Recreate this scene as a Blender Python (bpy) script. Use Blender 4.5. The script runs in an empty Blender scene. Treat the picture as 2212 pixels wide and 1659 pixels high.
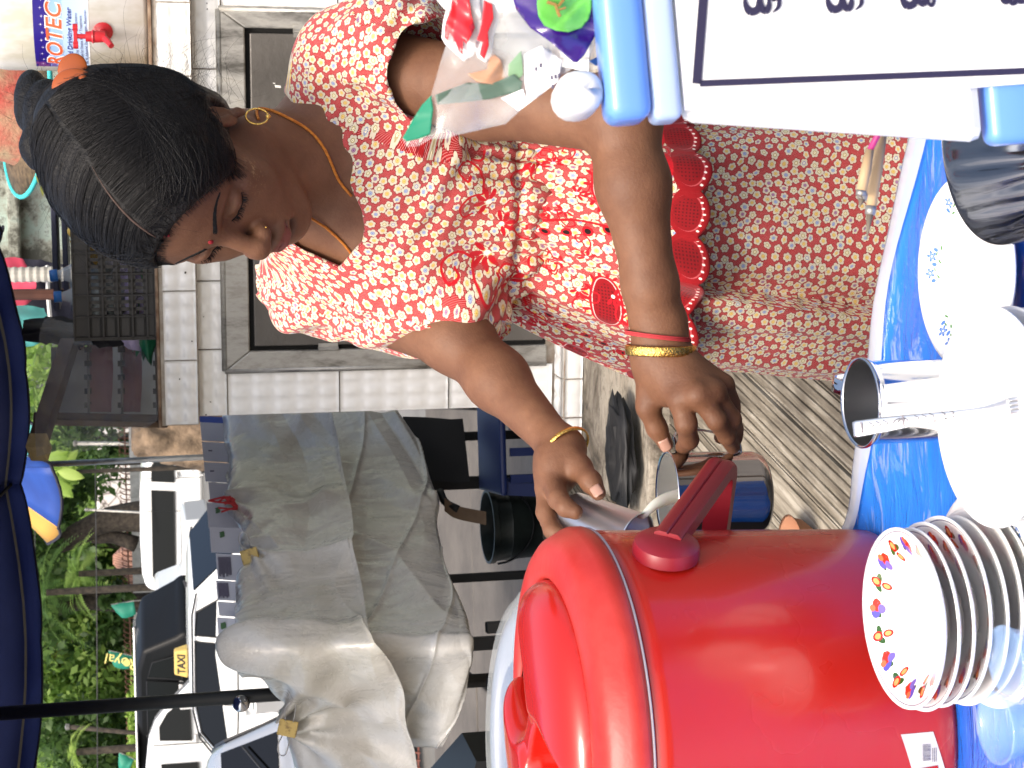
import bpy, bmesh, math, random
import numpy as np
from mathutils import Vector, Matrix

# ------------------------------------------------------------------ camera, world, sun, exposure
SC = bpy.context.scene
FPX = 1650.0                      # focal length in pixels of the 1024 px long side
CAM = np.array([0.0, 0.0, 1.45])
TH = math.radians(12.64); RO = math.radians(1.6)
_X = np.array([1.0, 0, 0]); _UP = np.array([0, math.sin(TH), math.cos(TH)]); FW = np.array([0, math.cos(TH), -math.sin(TH)])
RV = _X*math.cos(RO) - _UP*math.sin(RO)
DV = -_UP*math.cos(RO) - _X*math.sin(RO)

def P(px, py, D):
    """point seen at (px,py) of the 2212x1659 view of the photograph, D metres along the optical axis"""
    V = px*1024/2212; U = 768 - py*768/1659
    return CAM + RV*((U-384)/FPX*D) + DV*((V-512)/FPX*D) + FW*D
def ray(px, py): return P(px, py, 1.0) - CAM
def onz(px, py, z):
    r = ray(px, py); return CAM + r*((z-CAM[2])/r[2])
def ony(px, py, y):
    r = ray(px, py); return CAM + r*((y-CAM[1])/r[1])
def proj(p):
    q = np.asarray(p, float) - CAM; D = q@FW
    return ((q@DV/D*FPX+512)*2212/1024, (768-(q@RV/D*FPX+384))*1659/768, D)

cam_data = bpy.data.cameras.new('camera'); cam = bpy.data.objects.new('camera', cam_data)
SC.collection.objects.link(cam); SC.camera = cam
cam_data.sensor_fit = 'HORIZONTAL'; cam_data.sensor_width = 36.0; cam_data.lens = 36.0*FPX/1024
cam_data.clip_start = 0.05; cam_data.clip_end = 1500
M3 = Matrix((DV, RV, -FW)).transposed()
cam.matrix_world = Matrix.Translation(Vector(CAM)) @ M3.to_4x4()
cam_data.dof.use_dof = True; cam_data.dof.focus_distance = 1.78; cam_data.dof.aperture_fstop = 32.0

W = bpy.data.worlds.new("World"); SC.world = W; W.use_nodes = True
_nt = W.node_tree; _bg = _nt.nodes['Background']
_sky = _nt.nodes.new('ShaderNodeTexSky'); _sky.sky_type = 'NISHITA'; _sky.sun_disc = False
SUN_EL = math.radians(58); SUN_DIR = np.array([-0.28, -1.0, 0]); SUN_DIR /= np.linalg.norm(SUN_DIR)   # horizontal direction towards the sun
_sky.sun_elevation = SUN_EL; _sky.sun_rotation = math.atan2(SUN_DIR[0], SUN_DIR[1]); _sky.air_density = 1.2; _sky.dust_density = 7.0
_nt.links.new(_sky.outputs[0], _bg.inputs[0]); _bg.inputs[1].default_value = 0.15
_sl = bpy.data.lights.new('sun', 'SUN'); _sl.energy = 1.25; _sl.angle = math.radians(20); _sl.color = (1, .955, .88)
sun = bpy.data.objects.new('sun', _sl); SC.collection.objects.link(sun)
_d = Vector((SUN_DIR[0]*math.cos(SUN_EL), SUN_DIR[1]*math.cos(SUN_EL), math.sin(SUN_EL)))
sun.rotation_euler = _d.to_track_quat('Z', 'Y').to_euler(); sun.location = (0, -3, 8)
SC.view_settings.view_transform = 'Standard'; SC.view_settings.look = 'None'
SC.view_settings.exposure = 0.96; SC.view_settings.gamma = 1; SC.view_settings.use_curve_mapping = False
# ------------------------------------------------------------------ helpers
COL = SC.collection
rng = np.random.default_rng(7); random.seed(7)

def link(o, parent=None):
    COL.objects.link(o)
    if parent is not None: o.parent = parent
    return o
def tag(o, label=None, cat=None, group=None, kind=None):
    if label: o['label'] = label
    if cat: o['category'] = cat
    if group: o['group'] = group
    if kind: o['kind'] = kind
    return o
def thing(name, label, cat, group=None, loc=(0, 0, 0)):
    o = bpy.data.objects.new(name, None); o.empty_display_size = .05; o.location = Vector(loc)
    link(o); return tag(o, label, cat, group)
def mk(name, verts, faces, mat=None, parent=None, smooth=False, uv=None):
    """verts are WORLD coordinates; parents are only translated empties"""
    me = bpy.data.meshes.new(name)
    v = np.asarray(verts, float)
    if parent is not None:
        off = Vector((0, 0, 0)); q = parent
        while q is not None: off += q.location; q = q.parent
        v = v - np.array(off)
    if isinstance(faces, np.ndarray):
        nf, k = faces.shape
        me.vertices.add(len(v)); me.vertices.foreach_set('co', v.astype(np.float32).ravel())
        me.loops.add(nf*k); me.loops.foreach_set('vertex_index', faces.astype(np.int32).ravel())
        me.polygons.add(nf); me.polygons.foreach_set('loop_start', np.arange(0, nf*k, k, dtype=np.int32))
        me.update(calc_edges=True)
    else:
        me.from_pydata(v.tolist(), [], [list(f) for f in faces]); me.update()
    if smooth: me.polygons.foreach_set('use_smooth', np.ones(len(me.polygons), bool))
    if uv is not None:      # per-vertex uv
        l = me.uv_layers.new(name='UVMap'); vi = np.zeros(len(me.loops), np.int32); me.loops.foreach_get('vertex_index', vi)
        l.data.foreach_set('uv', np.asarray(uv, np.float32)[vi].ravel())
    if mat:
        for m in (mat if isinstance(mat, (list, tuple)) else [mat]): me.materials.append(m)
    o = bpy.data.objects.new(name, me); link(o, parent); return o
def bevel(o, w, seg=2, ang=40):
    m = o.modifiers.new('b', 'BEVEL'); m.width = w; m.segments = seg; m.limit_method = 'ANGLE'; m.angle_limit = math.radians(ang)
    m.harden_normals = False; return o
def autosmooth(o, ang=35):
    me = o.data; me.polygons.foreach_set('use_smooth', np.ones(len(me.polygons), bool))
    bm = bmesh.new(); bm.from_mesh(me)
    for e in bm.edges:
        if len(e.link_faces) == 2 and e.calc_face_angle(0) > math.radians(ang): e.smooth = False
    bm.to_mesh(me); bm.free(); return o

class MB:
    """collects shapes into one mesh"""
    def __init__(s): s.v = []; s.f = []
    def add(s, v, f):
        n = len(s.v); s.v += [tuple(map(float, p)) for p in v]; s.f += [tuple(i+n for i in q) for q in f]; return s
    def box(s, c, size, R=None):
        c = np.array(c, float); h = np.array(size, float)/2
        q = np.array([[x, y, z] for x in (-1, 1) for y in (-1, 1) for z in (-1, 1)])*h
        if R is not None: q = q @ np.asarray(R).T
        return s.add(q+c, [(0, 1, 3, 2), (4, 6, 7, 5), (0, 4, 5, 1), (2, 3, 7, 6), (0, 2, 6, 4), (1, 5, 7, 3)])
    def hexa(s, q):   # 8 points: bottom 4 ccw then top 4
        return s.add(q, [(3, 2, 1, 0), (4, 5, 6, 7), (0, 1, 5, 4), (1, 2, 6, 5), (2, 3, 7, 6), (3, 0, 4, 7)])
    def slab(s, quad, t):  # quad of 4 points, thickened by vector t
        q = [np.array(p, float) for p in quad]; t = np.array(t, float)
        return s.hexa(q + [p+t for p in q])
    def tube(s, pts, r, seg=8, caps=True, closed=False):
        pts = [np.array(p, float) for p in pts]; n = len(pts)
        rs = r if hasattr(r, '__len__') else [r]*n
        rings = []; up = None
        for i, p in enumerate(pts):
            a = pts[(i-1) % n] if (closed or i > 0) else p; b = pts[(i+1) % n] if (closed or i < n-1) else p
            t = b-a; t /= (np.linalg.norm(t)+1e-12)
            if up is None:
                up = np.array([0, 0, 1.]) if abs(t[2]) < .9 else np.array([1., 0, 0])
            x = np.cross(up, t); x /= (np.linalg.norm(x)+1e-12); y = np.cross(t, x); up = y
            rings.append([p + rs[i]*(math.cos(k*2*math.pi/seg)*x + math.sin(k*2*math.pi/seg)*y) for k in range(seg)])
        v = [q for r_ in rings for q in r_]; f = []
        m = n if closed else n-1
        for i in range(m):
            j = (i+1) % n
            for k in range(seg): f.append((i*seg+k, i*seg+(k+1) % seg, j*seg+(k+1) % seg, j*seg+k))
        if caps and not closed: f.append(tuple(range(seg))[::-1]); f.append(tuple((n-1)*seg+k for k in range(seg)))
        return s.add(v, f)
    def lathe(s, prof, c=(0, 0, 0), seg=48, axis=None, cap0=False, cap1=False, a0=0, a1=2*math.pi):
        """prof: list of (r, h); axis: 3x3 with columns x,y,axis"""
        R = np.eye(3) if axis is None else np.asarray(axis); c = np.array(c, float); full = abs(a1-a0-2*math.pi) < 1e-6
        m = seg if full else seg+1; v = []
        for r, h in prof:
            for k in range(m):
                a = a0 + (a1-a0)*k/seg; v.append(c + R @ np.array([r*math.cos(a), r*math.sin(a), h]))
        f = []
        for i in range(len(prof)-1):
            for k in range(seg):
                k2 = (k+1) % m; f.append((i*m+k, i*m+k2, (i+1)*m+k2, (i+1)*m+k))
        if cap0: f.append(tuple(range(m))[::-1])
        if cap1: f.append(tuple((len(prof)-1)*m+k for k in range(m)))
        return s.add(v, f)
    def build(s, name, mat=None, parent=None, smooth=False, auto=None, bev=None):
        o = mk(name, s.v, s.f, mat, parent, smooth)
        if auto: autosmooth(o, auto)
        if bev: bevel(o, bev)
        return o
def frame(z, x=None):
    z = np.array(z, float); z /= np.linalg.norm(z)
    if x is None: x = np.array([1., 0, 0]) if abs(z[0]) < .9 else np.array([0, 1., 0])
    x = np.array(x, float); x = x - z*(x@z); x /= np.linalg.norm(x); y = np.cross(z, x)
    return np.stack([x, y, z], 1)
def grid_faces(nu, nv, wrap=False):
    i, j = np.meshgrid(np.arange(nu-1), np.arange(nv if wrap else nv-1), indexing='ij'); i = i.ravel(); j = j.ravel(); j2 = (j+1) % nv
    return np.stack([i*nv+j, i*nv+j2, (i+1)*nv+j2, (i+1)*nv+j], 1)
def spline(pts, n):
    pts = np.asarray(pts, float); m = len(pts); d = np.r_[0, np.cumsum(np.linalg.norm(np.diff(pts, axis=0), axis=1)**.5)]
    t = np.linspace(0, d[-1], n); out = np.zeros((n, pts.shape[1]))
    ext = np.vstack([2*pts[0]-pts[1], pts, 2*pts[-1]-pts[-2]]); de = np.r_[d[0]-(d[1]-d[0]), d, d[-1]+(d[-1]-d[-2])]
    for k, tt in enumerate(t):
        i = min(max(np.searchsorted(d, tt, side='right')-1, 0), m-2)
        p0, p1, p2, p3 = ext[i:i+4]; t0, t1, t2, t3 = de[i:i+4]
        m1 = (p2-p0)/(t2-t0); m2 = (p3-p1)/(t3-t1); h = t2-t1; s = (tt-t1)/h
        out[k] = (2*s**3-3*s**2+1)*p1 + (s**3-2*s**2+s)*h*m1 + (-2*s**3+3*s**2)*p2 + (s**3-s**2)*h*m2
    return out
def smoothnoise(shape, cell, seed=0):
    """tileable value noise, 2-D"""
    r = np.random.default_rng(seed); gy, gx = max(1, shape[0]//cell), max(1, shape[1]//cell); g = r.random((gy, gx))
    y = np.arange(shape[0])*gy/shape[0]; x = np.arange(shape[1])*gx/shape[1]
    yi = y.astype(int); xi = x.astype(int); fy = y-yi; fx = x-xi; fy = fy*fy*(3-2*fy); fx = fx*fx*(3-2*fx)
    a = g[yi % gy][:, xi % gx]; b = g[yi % gy][:, (xi+1) % gx]; c = g[(yi+1) % gy][:, xi % gx]; d = g[(yi+1) % gy][:, (xi+1) % gx]
    return (a*(1-fx)+b*fx)*(1-fy)[:, None] + (c*(1-fx)+d*fx)*fy[:, None]
def image(name, arr):
    """arr HxWx3/4, row 0 = top, sRGB values"""
    h, w = arr.shape[:2]; a = np.ones((h, w, 4), np.float32); a[..., :arr.shape[2]] = arr
    im = bpy.data.images.new(name, w, h, alpha=True); im.pixels.foreach_set(a[::-1].ravel()); im.pack(); return im

# ---- materials
def lin(c): return tuple(((x/12.92) if x <= .04045 else ((x+.055)/1.055)**2.4) for x in c)
class NT:
    def __init__(s, m): s.t = m.node_tree; s.b = s.t.nodes['Principled BSDF']
    def n(s, typ, ins=None, **kw):
        nd = s.t.nodes.new(typ)
        for k, v in kw.items(): setattr(nd, k, v)
        for k, v in (ins or {}).items():
            if isinstance(v, bpy.types.NodeSocket): s.t.links.new(v, nd.inputs[k])
            else: nd.inputs[k].default_value = v
        return nd
    def l(s, a, b): s.t.links.new(a, b)
    def ramp(s, fac, stops, interp='LINEAR'):
        r = s.n('ShaderNodeValToRGB'); r.color_ramp.interpolation = interp; e = r.color_ramp.elements
        while len(e) < len(stops): e.new(.5)
        for q, (p, c) in zip(e, stops): q.position = p; q.color = tuple(c) + ((1,) if len(c) == 3 else ())
        s.l(fac, r.inputs[0]); return r.outputs[0]
    def mix(s, f, a, b, mode='MIX'):
        m = s.n('ShaderNodeMix'); m.data_type = 'RGBA'; m.blend_type = mode
        for sock, v in ((m.inputs[0], f), (m.inputs[6], a), (m.inputs[7], b)):
            if isinstance(v, bpy.types.NodeSocket): s.l(v, sock)
            else: sock.default_value = v if not isinstance(v, (tuple, list)) else (tuple(v)+(1,))[:4]
        return m.outputs[2]
    def math(s, op, a, b=0.):
        m = s.n('ShaderNodeMath'); m.operation = op
        for i, v in enumerate((a, b)):
            if isinstance(v, bpy.types.NodeSocket): s.l(v, m.inputs[i])
            else: m.inputs[i].default_value = v
        return m.outputs[0]
    def coord(s, which='Object', scale=None, rot=None):
        c = s.n('ShaderNodeTexCoord').outputs[which]
        if scale is None and rot is None: return c
        mp = s.n('ShaderNodeMapping'); s.l(c, mp.inputs[0])
        if scale is not None: mp.inputs['Scale'].default_value = scale if hasattr(scale, '__len__') else (scale,)*3
        if rot is not None: mp.inputs['Rotation'].default_value = rot
        return mp.outputs[0]
    def noise(s, scale, detail=4, rough=.55, vec=None, dist=0):
        n = s.n('ShaderNodeTexNoise', {'Scale': scale, 'Detail': detail, 'Roughness': rough, 'Distortion': dist})
        s.l(vec if vec is not None else s.coord(), n.inputs['Vector']); return n.outputs['Fac']
    def bump(s, h, strength=.3, dist=.01, prev=None):
        b = s.n('ShaderNodeBump', {'Strength': strength, 'Distance': dist, 'Height': h})
        if prev is not None: s.l(prev, b.inputs['Normal'])
        s.l(b.outputs[0], s.b.inputs['Normal']); return b.outputs[0]
def mat(name, col=(.5, .5, .5), rough=.5, metal=0, spec=.5, **kw):
    m = bpy.data.materials.new(name); m.use_nodes = True; b = m.node_tree.nodes['Principled BSDF']
    b.inputs['Base Color'].default_value = tuple(col[:3])+(1,); b.inputs['Roughness'].default_value = rough
    b.inputs['Metallic'].default_value = metal; b.inputs['Specular IOR Level'].default_value = spec
    for k, v in kw.items(): b.inputs[k.replace('_', ' ')].default_value = v
    return m
def noisy(name, c1, c2, scale=8, rough=.6, metal=0, bump=0, bscale=None, detail=5, lo=.35, hi=.65, spec=.5, vscale=None, bdist=.01, **kw):
    m = mat(name, c1, rough, metal, spec, **kw); t = NT(m); v = t.coord('Object', vscale) if vscale else t.coord()
    f = t.noise(scale, detail, .6, v); t.l(t.ramp(f, [(lo, c1), (hi, c2)]), t.b.inputs['Base Color'])
    if bump: t.bump(t.noise(bscale or scale*3, 5, .6, v), bump, bdist)
    return m

# ---- signed distance modelling
class Field:
    def __init__(s, lo, hi, vox=.002, big=.08):
        s.lo = np.array(lo, np.float32); s.vox = vox; s.n = tuple(int(math.ceil(x)) for x in (np.array(hi)-np.array(lo))/vox)
        s.a = np.full(s.n, big, np.float32)
    def _reg(s, lo, hi, pad):
        i0 = np.maximum(0, np.floor((np.array(lo)-pad-s.lo)/s.vox).astype(int)); i1 = np.minimum(s.n, np.ceil((np.array(hi)+pad-s.lo)/s.vox).astype(int)+1)
        if (i1 <= i0).any(): return None, None
        ax = [s.lo[k]+s.vox*np.arange(i0[k], i1[k], dtype=np.float32) for k in range(3)]
        return tuple(slice(a, b) for a, b in zip(i0, i1)), ax
    def op(s, fn, lo, hi, k=.01, mode='u'):
        sl, ax = s._reg(lo, hi, k*1.2+.006)
        if sl is None: return
        X, Y, Z = ax[0][:, None, None], ax[1][None, :, None], ax[2][None, None, :]
        d = fn(X, Y, Z).astype(np.float32); a = s.a[sl]
        if mode == 'u':
            h = np.maximum(k-np.abs(a-d), 0)/max(k, 1e-6); s.a[sl] = np.minimum(a, d) - h*h*k*.25
        elif mode == 's':
            d = -d; h = np.maximum(k-np.abs(a-d), 0)/max(k, 1e-6); s.a[sl] = np.maximum(a, d) + h*h*k*.25
    def cone(s, a, b, r1, r2=None, k=.01, mode='u'):
        a = np.array(a, float); b = np.array(b, float); r2 = r1 if r2 is None else r2; ab = b-a; L2 = ab@ab+1e-12; R = max(r1, r2)
        def fn(X, Y, Z):
            px, py, pz = X-a[0], Y-a[1], Z-a[2]; h = np.clip((px*ab[0]+py*ab[1]+pz*ab[2])/L2, 0, 1)
            return np.sqrt((px-h*ab[0])**2+(py-h*ab[1])**2+(pz-h*ab[2])**2) - (r1+(r2-r1)*h)
        s.op(fn, np.minimum(a, b)-R, np.maximum(a, b)+R, k, mode)
    def ell(s, c, r, R=None, k=.01, mode='u'):
        c = np.array(c, float); r = np.array(r, float); R = np.eye(3) if R is None else np.asarray(R)
        e = np.sqrt(((R*r)**2).sum(1))
        def fn(X, Y, Z):
            px, py, pz = X-c[0], Y-c[1], Z-c[2]
            q = [(px*R[0, i]+py*R[1, i]+pz*R[2, i]) for i in range(3)]
            k0 = np.sqrt(sum((q[i]/r[i])**2 for i in range(3))); k1 = np.sqrt(sum((q[i]/r[i]**2)**2 for i in range(3)))+1e-9
            return k0*(k0-1)/k1
        s.op(fn, c-e, c+e, k, mode)
    def mesh(s):
        import openvdb
        g = openvdb.FloatGrid(.05); a = s.a
        g.copyFromArray(np.clip(a, -.05, .05))
        v, q = g.convertToQuads(0.0)
        return v.astype(np.float64)*s.vox + s.lo, q[:, ::-1].astype(np.int64)
    def sample(s, p):
        i = np.clip(((p-s.lo)/s.vox), 0, np.array(s.n)-1.001); i0 = i.astype(int); f = i-i0; o = 0
        for dx in (0, 1):
            for dy in (0, 1):
                for dz in (0, 1):
                    w = (f[:, 0] if dx else 1-f[:, 0])*(f[:, 1] if dy else 1-f[:, 1])*(f[:, 2] if dz else 1-f[:, 2])
                    o = o + w*s.a[i0[:, 0]+dx, i0[:, 1]+dy, i0[:, 2]+dz]
        return o
# ------------------------------------------------------------------ the woman
def flower_tile(N=1024, size=.13, seed=3, base=(.64, .065, .08), petal=(.82, .785, .69), dia=.0118):
    r = np.random.default_rng(seed); s = N/size
    im = np.ones((N, N, 3), np.float32)*np.array(base, np.float32)
    yy, xx = np.mgrid[0:N, 0:N]
    p = int(.00125*s); q = ((xx % p)-p/2)**2 + (((yy+(xx//p % 2)*p//2) % p)-p/2)**2      # pin dots
    im[q < (p*.22)**2] = (.95, .74, .72)
    pts = []
    for t in range(6000):
        c = r.random(2)*N; ok = True
        for d in pts:
            e = np.abs(c-d); e = np.minimum(e, N-e)
            if (e*e).sum() < (dia*.86*s)**2: ok = False; break
        if ok: pts.append(c)
    kinds = [((.80, .62, .20), .5), ((.62, .55, .25), .18), ((.38, .48, .72), .22), ((.45, .16, .42), .10)]
    for c in pts:
        R = dia*.5*s*r.uniform(.88, 1.08); m = int(R*1.25); ix = int(c[0]); iy = int(c[1])
        gy, gx = np.mgrid[-m:m+1, -m:m+1].astype(float); th0 = r.uniform(0, 6.28); sq = r.uniform(.62, 1) if r.random() < .25 else 1
        x2 = gx*math.cos(th0)+gy*math.sin(th0); y2 = (-gx*math.sin(th0)+gy*math.cos(th0))/sq
        rr = np.hypot(x2, y2); an = np.arctan2(y2, x2); npet = 5 if r.random() < .7 else 6
        edge = R*(.72+.30*np.abs(np.cos(an*npet/2))**.7); I = (iy+gy.astype(int)) % N; J = (ix+gx.astype(int)) % N
        tgt = im[I, J]
        u = r.random(); acc = 0
        for kc, w in kinds:
            acc += w
            if u <= acc: break
        kc = np.array(kc)
        rim = (rr > edge) & (rr < edge+R*.16) & (np.sin(an*26) > .1); tgt[rim] = np.array((.35, .12, .14))
        tgt[rr < edge] = petal
        ring = np.abs(rr-R*.34) < R*.13; dash = np.sin(an*11) > -.35; tgt[ring & dash] = kc
        if u > .72: tgt[rr < R*.27] = kc*.6+.38
        else: tgt[rr < R*.24] = np.array((.93, .80, .42)) if u < .5 else np.array((.96, .93, .80))
        tgt[rr < R*.09] = kc*.7
        im[I, J] = tgt
    return im
IM_FLOWER = image('flower_print', flower_tile())
def cloth_mat(name, img, size=.108, tint=(1, 1, 1), overlay=None, fine=True):
    m = mat(name, (.8, .8, .8), .85, 0, .25); t = NT(m)
    uv = t.n('ShaderNodeUVMap').outputs[0]; mp = t.n('ShaderNodeMapping'); t.l(uv, mp.inputs[0]); mp.inputs['Scale'].default_value = (1/size, 1/size, 1)
    tx = t.n('ShaderNodeTexImage'); tx.image = img; tx.extension = 'REPEAT'; t.l(mp.outputs[0], tx.inputs[0]); col = tx.outputs[0]
    if overlay is not None:
        im2, (u0, v0, u1, v1) = overlay
        m2 = t.n('ShaderNodeMapping'); t.l(uv, m2.inputs[0]); m2.inputs['Location'].default_value = (-u0/(u1-u0), -v0/(v1-v0), 0); m2.inputs['Scale'].default_value = (1/(u1-u0), 1/(v1-v0), 1)
        t2 = t.n('ShaderNodeTexImage'); t2.image = im2; t2.extension = 'CLIP'; t.l(m2.outputs[0], t2.inputs[0])
        col = t.mix(t2.outputs[1], col, t2.outputs[0])
    col = t.mix(1.0, col, tuple(tint), 'MULTIPLY')
    t.l(col, t.b.inputs['Base Color'])
    n1 = t.noise(26, 4, .6, t.coord('Object', (1, 1, .45))); n2 = t.noise(900, 2, .5)
    t.bump(t.math('ADD', t.math('MULTIPLY', n1, 1.0), t.math('MULTIPLY', n2, .06)), .55, .009)
    t.b.inputs['Sheen Weight'].default_value = .15
    return m

# --- embroidered overlay (red thread on the print) painted in metres on the cloth's own uv
class Paint:
    def __init__(s, u0, v0, u1, v1, px=2600):
        s.b = (u0, v0, u1, v1); s.px = px; s.W = int((u1-u0)*px); s.H = int((v1-v0)*px); s.a = np.zeros((s.H, s.W, 4), np.float32)
    def _patch(s, x, y, R):
        cx = int((x-s.b[0])*s.px); cy = int((s.b[3]-y)*s.px); m = int(R*s.px)+2
        x0, x1, y0, y1 = max(0, cx-m), min(s.W, cx+m), max(0, cy-m), min(s.H, cy+m)
        if x0 >= x1 or y0 >= y1: return None
        gy, gx = np.mgrid[y0:y1, x0:x1]; return (slice(y0, y1), slice(x0, x1)), (gx+.5)/s.px+s.b[0]-x, s.b[3]-(gy+.5)/s.px-y
    def ell(s, x, y, a, b, rot=0, col=(.72, .06, .12), alpha=1, lattice=None):
        q = s._patch(x, y, max(a, b)*1.05)
        if q is None: return
        sl, X, Y = q; c, n = math.cos(rot), math.sin(rot); u = X*c+Y*n; v = -X*n+Y*c; m = (u/a)**2+(v/b)**2 < 1
        t = s.a[sl]; t[m] = (*col, alpha)
        if lattice: 
            h = (np.cos(u/lattice*2*math.pi) > .0) & (np.cos(v/lattice*2*math.pi) > .0) & ((u/a)**2+(v/b)**2 < .62); t[h] = (.36, .02, .05, 1)
    def line(s, pts, w, col=(.76, .07, .13)):
        pts = spline(pts, max(8, int(40))); 
        for i in range(len(pts)-1):
            for k in range(4):
                p = pts[i]*(1-k/4)+pts[i+1]*k/4; s.ell(p[0], p[1], w*(.85+.15*math.sin(i*2.1+k)), w, 0, col)
    def motif(s, x, y, sc, rot, r):
        R = lambda p: (x+sc*(p[0]*math.cos(rot)-p[1]*math.sin(rot)), y+sc*(p[0]*math.sin(rot)+p[1]*math.cos(rot)))
        s.line([R(p) for p in [(0, 0), (.012, .014), (.008, .03), (-.006, .03), (-.006, .018), (.001, .019)]], .0013*sc)
        s.line([R(p) for p in [(0, 0), (-.014, .006), (-.028, .002), (-.03, -.01), (-.02, -.013)]], .0012*sc)
        for k in range(5):
            a = .5+k*.75; s.ell(*R((.010*math.cos(a), -.012+.010*math.sin(a))), .0062*sc, .0026*sc, rot+a)
        s.ell(*R((0, -.012)), .003*sc, .003*sc, 0, (.95, .9, .85))
class _H: pass
Hd = _H(); Hd.R = np.array([[-.737, .666, -.117], [-.433, -.597, -.676], [-.52, -.447, .728]]); Hd.c = np.array([.2240, 1.7300, 1.4060])
Hd.R, _ = np.linalg.qr(Hd.R); Hd.R *= np.sign(np.diag(Hd.R.T @ np.array([[-.737, .666, -.117], [-.433, -.597, -.676], [-.52, -.447, .728]])))
def HL(*p): return Hd.c + Hd.R @ (np.array(p if len(p) == 3 else p[0], float)*.965)
def lrot(ax, deg):
    a = math.radians(deg); c, s = math.cos(a), math.sin(a)
    M = {'x': [[1, 0, 0], [0, c, -s], [0, s, c]], 'y': [[c, 0, s], [0, 1, 0], [-s, 0, c]], 'z': [[c, -s, 0], [s, c, 0], [0, 0, 1]]}[ax]
    return Hd.R @ np.array(M)
TF = np.array([-.42, -.905, 0]); TF /= np.linalg.norm(TF); TL = np.array([-TF[1], TF[0], 0]); TFR = np.stack([TL, -TF, np.array([0, 0, 1.])], 1)
SH_L = P(772, 140, 1.83); SH_R = P(668, 612, 1.99); EL_L = P(1338, 252, 1.655); WR_L = P(1424, 742, 1.665)
EL_R = P(985, 728, 1.86); WR_R = P(1209, 966, 1.72)
NB = P(672, 352, 1.865); CHC = P(835, 410, 1.925); BUL = P(905, 330, 1.845); BUR = P(893, 570, 1.885); WAC = P(1088, 452, 1.94); HIC = P(1300, 480, 1.96)

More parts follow.
